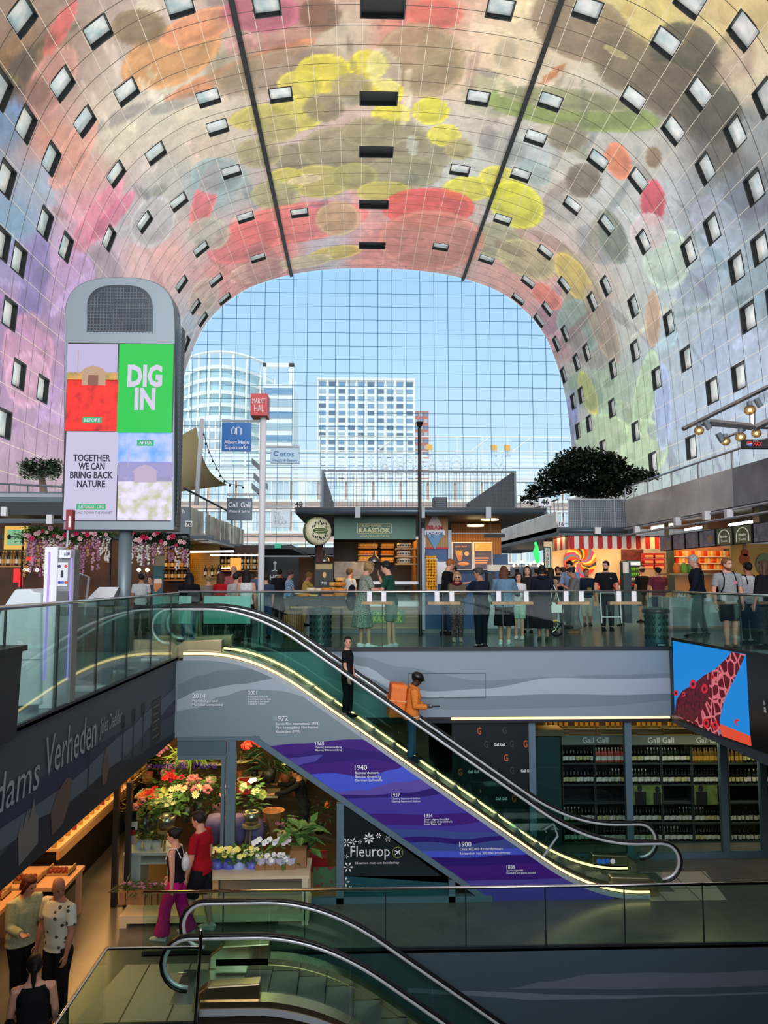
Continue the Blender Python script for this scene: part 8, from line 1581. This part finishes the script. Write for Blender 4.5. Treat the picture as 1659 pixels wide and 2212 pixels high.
Q('bearded man in a black polo shirt with his arms at his sides', *on(1312, 1362, 1213), 172, 0, 1.1, 0, ((4, 12, 8), (4, 12, 8)), (0, .06), -30, 2, ('short', (30, 24, 22)), ((24, 24, 30), 1, 'tee'), ((26, 28, 36), 'trousers'), (24, 34, 44), (('print', (190, 190, 170), -.09, 1.32, .02, .135),), beard=(30, 24, 22))
Q('crouching customer in a white top bent over the candy shelves', *on(1344, 1352, 1258), 60, 1, .98, 40, ((50, 6, 40), (60, 6, 40)), nod=20, hair=('tail', (28, 24, 24)), top=((214, 212, 210), 1, 'tee'), bottom=((26, 28, 34), 'trousers'), female=True, vs=.013)
Q('man in a light grey cap and black T-shirt at the candy stall', *on(1390, 1345, 1225), 12, 0, 1.0, 0, ((6, 8, 10), (6, 8, 10)), hair=('short', (60, 50, 44)), top=((26, 28, 32), 1, 'tee'), bottom=((84, 82, 66), 'shorts'), shoes=(40, 40, 40), extra=(('cap', (176, 172, 164)),), vs=.012)
Q('broad man in a dark cap and maroon T-shirt seen from behind', *on(1425, 1352, 1226), 14, 0, 1.26, 0, ((8, 14, 14), (8, 14, 14)), hair=('short', (36, 30, 28)), top=((134, 62, 78), 1, 'tee'), bottom=((50, 72, 104), 'trousers'), shoes=(50, 46, 46), extra=(('cap', (34, 36, 36)),))
Q('white haired man in a navy jacket walking left past the snack counter', *on(1512, 1376, 1200), 70, 0, 1.1, 4, ((10, 6, 15), (-5, 6, 15)), (.12, -.12), 0, 16, ('short', (206, 204, 200)), ((28, 34, 48), 3, 'jacket'), ((24, 26, 34), 'trousers'), (24, 24, 28))
bp_ = Q('bearded man in a grey T-shirt and dark shorts wearing a backpack', *on(1577, 1402, 1206), 178, 0, 1.12, 0, ((-4, 10, 18), (-4, 10, 18)), (0, .12), 22, 2, ('quiff', (150, 100, 66)), ((158, 160, 162), 1, 'tee'), ((34, 40, 50), 'shorts'), (80, 78, 76), (('straps', (22, 24, 30)), ('print', (214, 120, 140), -.09, 1.28, .03, .15)), beard=(140, 92, 62))
bk = inW(bp_[1], B()); bk.ell((0, -.23, 1.22), (.19, .11, .27), 14, 10); remesh(bk.done('backpack', fab((26, 28, 34)), None, label='dark backpack on the bearded man in the grey T-shirt', cat='backpack'), .02)
Q('black haired person in white with a dark shoulder bag, partly behind the backpack man', *on(1622, 1392, 1216), 10, 1, 1.05, hair=('short', (20, 18, 20)), top=((222, 222, 226), 1, 'tee'), bottom=((30, 34, 44), 'trousers'), extra=(('straps', (24, 26, 34)),), vs=.012)
Q('long haired woman in black at the right picture edge', *on(1657, 1402, 1212), 30, 0, 1.05, 0, ((5, 12, 10), (5, 12, 10)), hair=('long', (96, 66, 48)), top=((26, 26, 32), 2, 'jacket'), bottom=(vormat('dark_floral', (28, 30, 34), (90, 94, 96), 34, .22), 'wide'), female=True, vs=.012)
# --- left of the kiosk
Q('black haired woman in black top and blue jeans at the escalator landing', *on(406, 1392, 1238), 8, 1, 1.1, 0, ((20, 14, 50), (10, 12, 15)), (0, .05), 0, 6, ('longer', (20, 18, 20)), ((24, 24, 28), 2, 'jacket'), ((50, 80, 116), 'trousers'), (40, 36, 36), female=True)
Q('blond woman in a striped grey top among the left crowd', *on(448, 1380, 1243), 30, 0, .98, hair=('bun', (196, 160, 112)), top=(stripemat('grey_stripes', (150, 140, 128), (92, 84, 78), 22, 'Z'), 1, 'tee'), bottom=((60, 62, 66), 'trousers'), female=True, vs=.012)
Q('woman with auburn hair in a bright red top', *on(472, 1383, 1238), -30, 0, 1.0, 4, hair=('long', (96, 56, 40)), top=((196, 30, 36), 1, 'tee'), bottom=((44, 44, 50), 'trousers'), female=True, vs=.012)
Q('bald man in a dusty pink shirt behind the red top', *on(503, 1362, 1223), 20, 0, 1.1, hair=('bald', (120, 80, 60)), top=((190, 106, 110), 1, 'tee'), bottom=((40, 44, 56), 'trousers'), vs=.013)
Q('man in a light grey T-shirt between the red top and the white vest', *on(508, 1384, 1238), -20, 0, 1.0, hair=('short', (46, 38, 34)), top=((206, 202, 198), 1, 'tee'), bottom=((40, 42, 46), 'trousers'), vs=.012)
Q('dark haired woman in a white vest seen from behind by the white pole', *on(530, 1388, 1232), 5, 0, 1.02, 0, ((4, 10, 10), (4, 10, 10)), hair=('longer', (36, 28, 28)), top=((236, 234, 232), 0, 'tank'), bottom=((34, 36, 42), 'trousers'), female=True)
Q('person in a blue top and jeans just right of the white pole', *on(572, 1380, 1240), 20, 0, 1.0, hair=('short', (44, 36, 32)), top=((60, 76, 104), 1, 'tee'), bottom=((56, 80, 112), 'trousers'), vs=.013)
Q('person with a dark backpack walking away toward the dark stall', *on(603, 1345, 1230), 0, 1, 1.05, hair=('short', (28, 24, 24)), top=((34, 36, 44), 3, 'jacket'), bottom=((30, 32, 38), 'trousers'), vs=.013)
Q('man in a blue checked shirt and khaki trousers looking at the cheeses', *on(622, 1352, 1233), -70, 0, 1.12, 4, ((15, 6, 60), (15, 6, 30)), hair=('short', (90, 76, 62)), nod=10, top=(checkmat('blue_check', (60, 130, 190), (190, 216, 230), 24), 1, 'tee'), bottom=((168, 160, 136), 'trousers'), vs=.012)
Q('woman in a yellow floral blouse bending over the cheese table', *on(656, 1352, 1236), -72, 0, 1.05, 12, ((40, 6, 40), (45, 6, 40)), nod=16, hair=('short', (190, 146, 90)), top=(vormat('yellow_floral', (228, 196, 90), (110, 60, 60), 26, .25), 1, 'blouse'), bottom=((190, 170, 110), 'trousers'), female=True, vs=.012)
x, y, z, h = on(755, 1340, 1228); Q('cheese seller in white behind the kiosk counter', x, KY + 1.2, 0, 1.75, -40, 0, 1.0, 6, hair=('short', (110, 86, 60)), top=((226, 226, 222), 1, 'tee'), bottom=((50, 50, 54), 'trousers'), vs=.013)
Q('seated cafe guest in a white T-shirt at the far left cafe', *on(302, 1372, 1240), 15, 1, 1.05, 4, hair=('short', (30, 26, 26)), top=((206, 214, 216), 1, 'tee'), bottom=((40, 44, 50), 'trousers'), vs=.013)
Q('cafe guest facing the white T-shirt', *on(322, 1362, 1245), 165, 0, 1.0, hair=('short', (70, 52, 42)), top=((60, 56, 60), 1, 'tee'), bottom=((40, 44, 50), 'trousers'), vs=.014)
rn = random.Random(77)
for k, (u, vf, vh, c, d) in enumerate(((1098, 1325, 1232, (46, 44, 48), 'dark grey coat between the queue heads'), (1118, 1320, 1230, (120, 60, 56), 'brick red top in the right lane'), (1160, 1330, 1229, (60, 70, 90), 'slate blue top in the right lane'), (1182, 1318, 1232, (90, 88, 84), 'stone grey top deep in the right lane'), (585, 1318, 1234, (70, 66, 64), 'brown grey top by the dark stall'), (552, 1330, 1236, (90, 110, 150), 'denim blue top left of the dark stall'), (1228, 1332, 1230, (150, 150, 150), 'silver grey top behind the tall man'))):
    Q('passer-by in a %s' % d, *on(u, vf, vh), rn.choice((0, 20, 160, 190)), k % 2, 1.0, hair=(rn.choice(('short', 'bob', 'long')), (40 + 8 * k, 32 + 5 * k, 30)), top=(c, 1, 'tee'), bottom=((40, 42, 50), 'trousers'), vs=.018, hands=True)
for u, v, y in ((330, 1098, 29), (667, 1168, 36), (708, 1168, 37)): p = P(u, v + 6, y); Q('terrace guest over the parapet, %s' % ('on the left terrace by the slate sign' if u < 400 else 'left of the cheese sign' if u < 680 else 'just by the cheese sign'), p.x, y, p.z - 1.55, 1.7, 150, 1, hair=('short', (30, 26, 26)), top=((50, 54, 60), 1, 'tee'), bottom=None, shoes=None, vs=.02) if u < 400 else None
# --- on the escalator
def step_z(x): return zs1(math.floor((x - (EXL + 1.0)) / .4) * .4 + EXL + 1.2)
x = P(750, 1500, 14.7).x; Q('woman in black standing on the upper escalator and looking at the viewer', x, 14.72, step_z(x), 1.52, -110, 0, 1.0, 0, ((6, 4, 12), (6, 8, 10)), (.02, -.02), -62, 0, ('bun', (28, 22, 22)), ((22, 22, 28), 1, 'tee'), ((20, 22, 28), 'trousers'), (20, 20, 22), female=True, vs=.009)
x = P(888, 1600, 14.7).x; ob = Q('courier in an orange jacket and black helmet on the escalator with a phone', x, 14.7, step_z(x), 1.66, -86, 2, 1.12, 6, ((-2, 8, 84, 16), (2, 8, 82, 16)), (.04, -.04), 0, 26, ('short', (20, 18, 18)), ((240, 140, 60), 3, 'jacket'), ((60, 92, 122), 'trousers'), (30, 40, 52), (('helmet',), ('stripe', (236, 226, 210)), ('scarf', (230, 130, 56))), vs=.009)
bx_ = inW(ob[1], B()); U = ob[3]; ring_ = lambda z, s: [U((a * s, b_, z)) for a, b_ in ((-.23, -.16), (.23, -.16), (.23, -.48), (-.23, -.48))]; bx_.loft([ring_(.9, .92), ring_(.97, 1), ring_(1.46, 1), ring_(1.53, .85)])
cb_ = thing('delivery_backpack', 'boxy orange delivery backpack on the courier', 'backpack', ob[1] @ V((0, -.3, 1.2))); bevel(bx_.done('box', mt('courier_orange', (240, 128, 54), .55, noise=10, c2=(226, 110, 44)), cb_), .03, 3)
b = inW(ob[1], B())
for z in (1.2,): b.tube([U((-.235, -.15, z)), U((-.235, -.49, z)), U((.235, -.49, z)), U((.235, -.15, z))], .008, 5)
b.done('piping', mt('courier_pale', (250, 190, 140), .5), cb_)
inW(ob[1], B()).box(-.1, .1, -.49, -.482, 1.15, 1.35).done('pocket', _MC['courier_orange'], cb_)
w = ob[2][1][2] + ob[2][1][3] * .12; inW(ob[1], B()).box(w.x - .06, w.x + .02, w.y, w.y + .15, w.z + .01, w.z + .025).done('phone', M['jet'], None, label='black phone in the hands of the orange courier', cat='phone')
# --- lower floor
ps = Q('woman in a black vest and wide magenta trousers walking left past the flower shop', P(378, 2040, 12.75).x, 12.75, ZL, 1.72, 82, 0, 1.05, 4, ((-6, 6, 8), (14, 8, 10)), (.2, -.22), 0, 8, ('bun', (30, 24, 24)), ((26, 22, 26), 0, 'tank'), ((196, 24, 122), 'wide'), (220, 214, 210), female=True, vs=.009)
wb = inW(ps[1], B()); U = ps[3]; wb.ell(U((0, -.17, 1.2)), (.1, .07, .14), 12, 8).ell(U((-.05, -.17, 1.34)), .025, 6, 5).ell(U((.05, -.17, 1.34)), .025, 6, 5); bo = thing('mini_backpack', 'small white backpack on the woman in magenta trousers', 'backpack', ps[1] @ V((0, -.17, 1.2))); remesh(wb.done('pouch', fab((238, 236, 234)), bo), .014)
b = inW(ps[1], B())
for sd in (-1, 1): b.tube([U((sd * .07, -.12, 1.3)), U((sd * .1, -.06, 1.46)), U((sd * .11, .05, 1.46)), U((sd * .12, .12, 1.3))], .011, 6)
b.done('strap', fab((238, 236, 234)), bo)
Q('man in a red T-shirt and black shorts walking left behind the magenta trousers', P(432, 2000, 13.0).x, 13.0, ZL, 1.9, 74, 0, 1.12, 3, ((4, 8, 14), (-6, 10, 16)), (.12, -.12), 0, 12, ('short', (44, 38, 34)), ((176, 22, 36), 1, 'tee'), ((26, 28, 34), 'shorts'), (214, 210, 206), vs=.009)
Q('bald man in a white T-shirt with dark blotches standing at the lower left', P(128, 2000, 10.6).x, 10.6, ZL, 1.8, 150, 1, 1.2, 3, ((4, 10, 12), (4, 10, 12)), (0, .05), 70, 12, ('bald', (60, 40, 30)), (vormat('blotched_tee', (206, 206, 186), (60, 64, 60), 9, .2), 1, 'tee'), ((30, 28, 30), 'trousers'), (30, 28, 28), vs=.009)
Q('red brown haired woman in a pale green jacket at the lower left', P(48, 2000, 10.9).x, 10.9, ZL, 1.72, -130, 0, 1.08, 6, ((20, 8, 60, 10), (15, 10, 70, 10)), (0, .05), 20, 18, ('bob', (96, 42, 32)), ((186, 198, 160), 3, 'jacket'), ((26, 26, 30), 'trousers'), female=True, vs=.009)
bw = Q('woman in a black vest seen from behind at the bottom left corner', P(72, 2150, 8.7).x, 8.7, ZL, 1.66, 20, 0, 1.12, 4, ((10, 10, 30), (10, 10, 30)), hair=('tail', (26, 20, 20)), top=((22, 22, 26), 0, 'tank'), bottom=((30, 32, 38), 'trousers'), female=True, vs=.009)
inW(bw[1], B()).ell((-.24, .02, .98), (.08, .16, .14), 12, 8).done('shoulder_bag', fab((24, 22, 24)), None, True, label='black shoulder bag of the woman in the bottom left corner', cat='bag')
Q('florist in black reaching out at the back of the flower shop', P(658, 1740, 15.6).x, 15.6, ZL + .35, 1.66, 85, 1, 1.0, 14, ((60, 6, 20), (70, 6, 20)), nod=10, hair=('short', (26, 22, 22)), top=((28, 28, 32), 3, 'tee'), bottom=((30, 30, 34), 'trousers'), vs=.012)
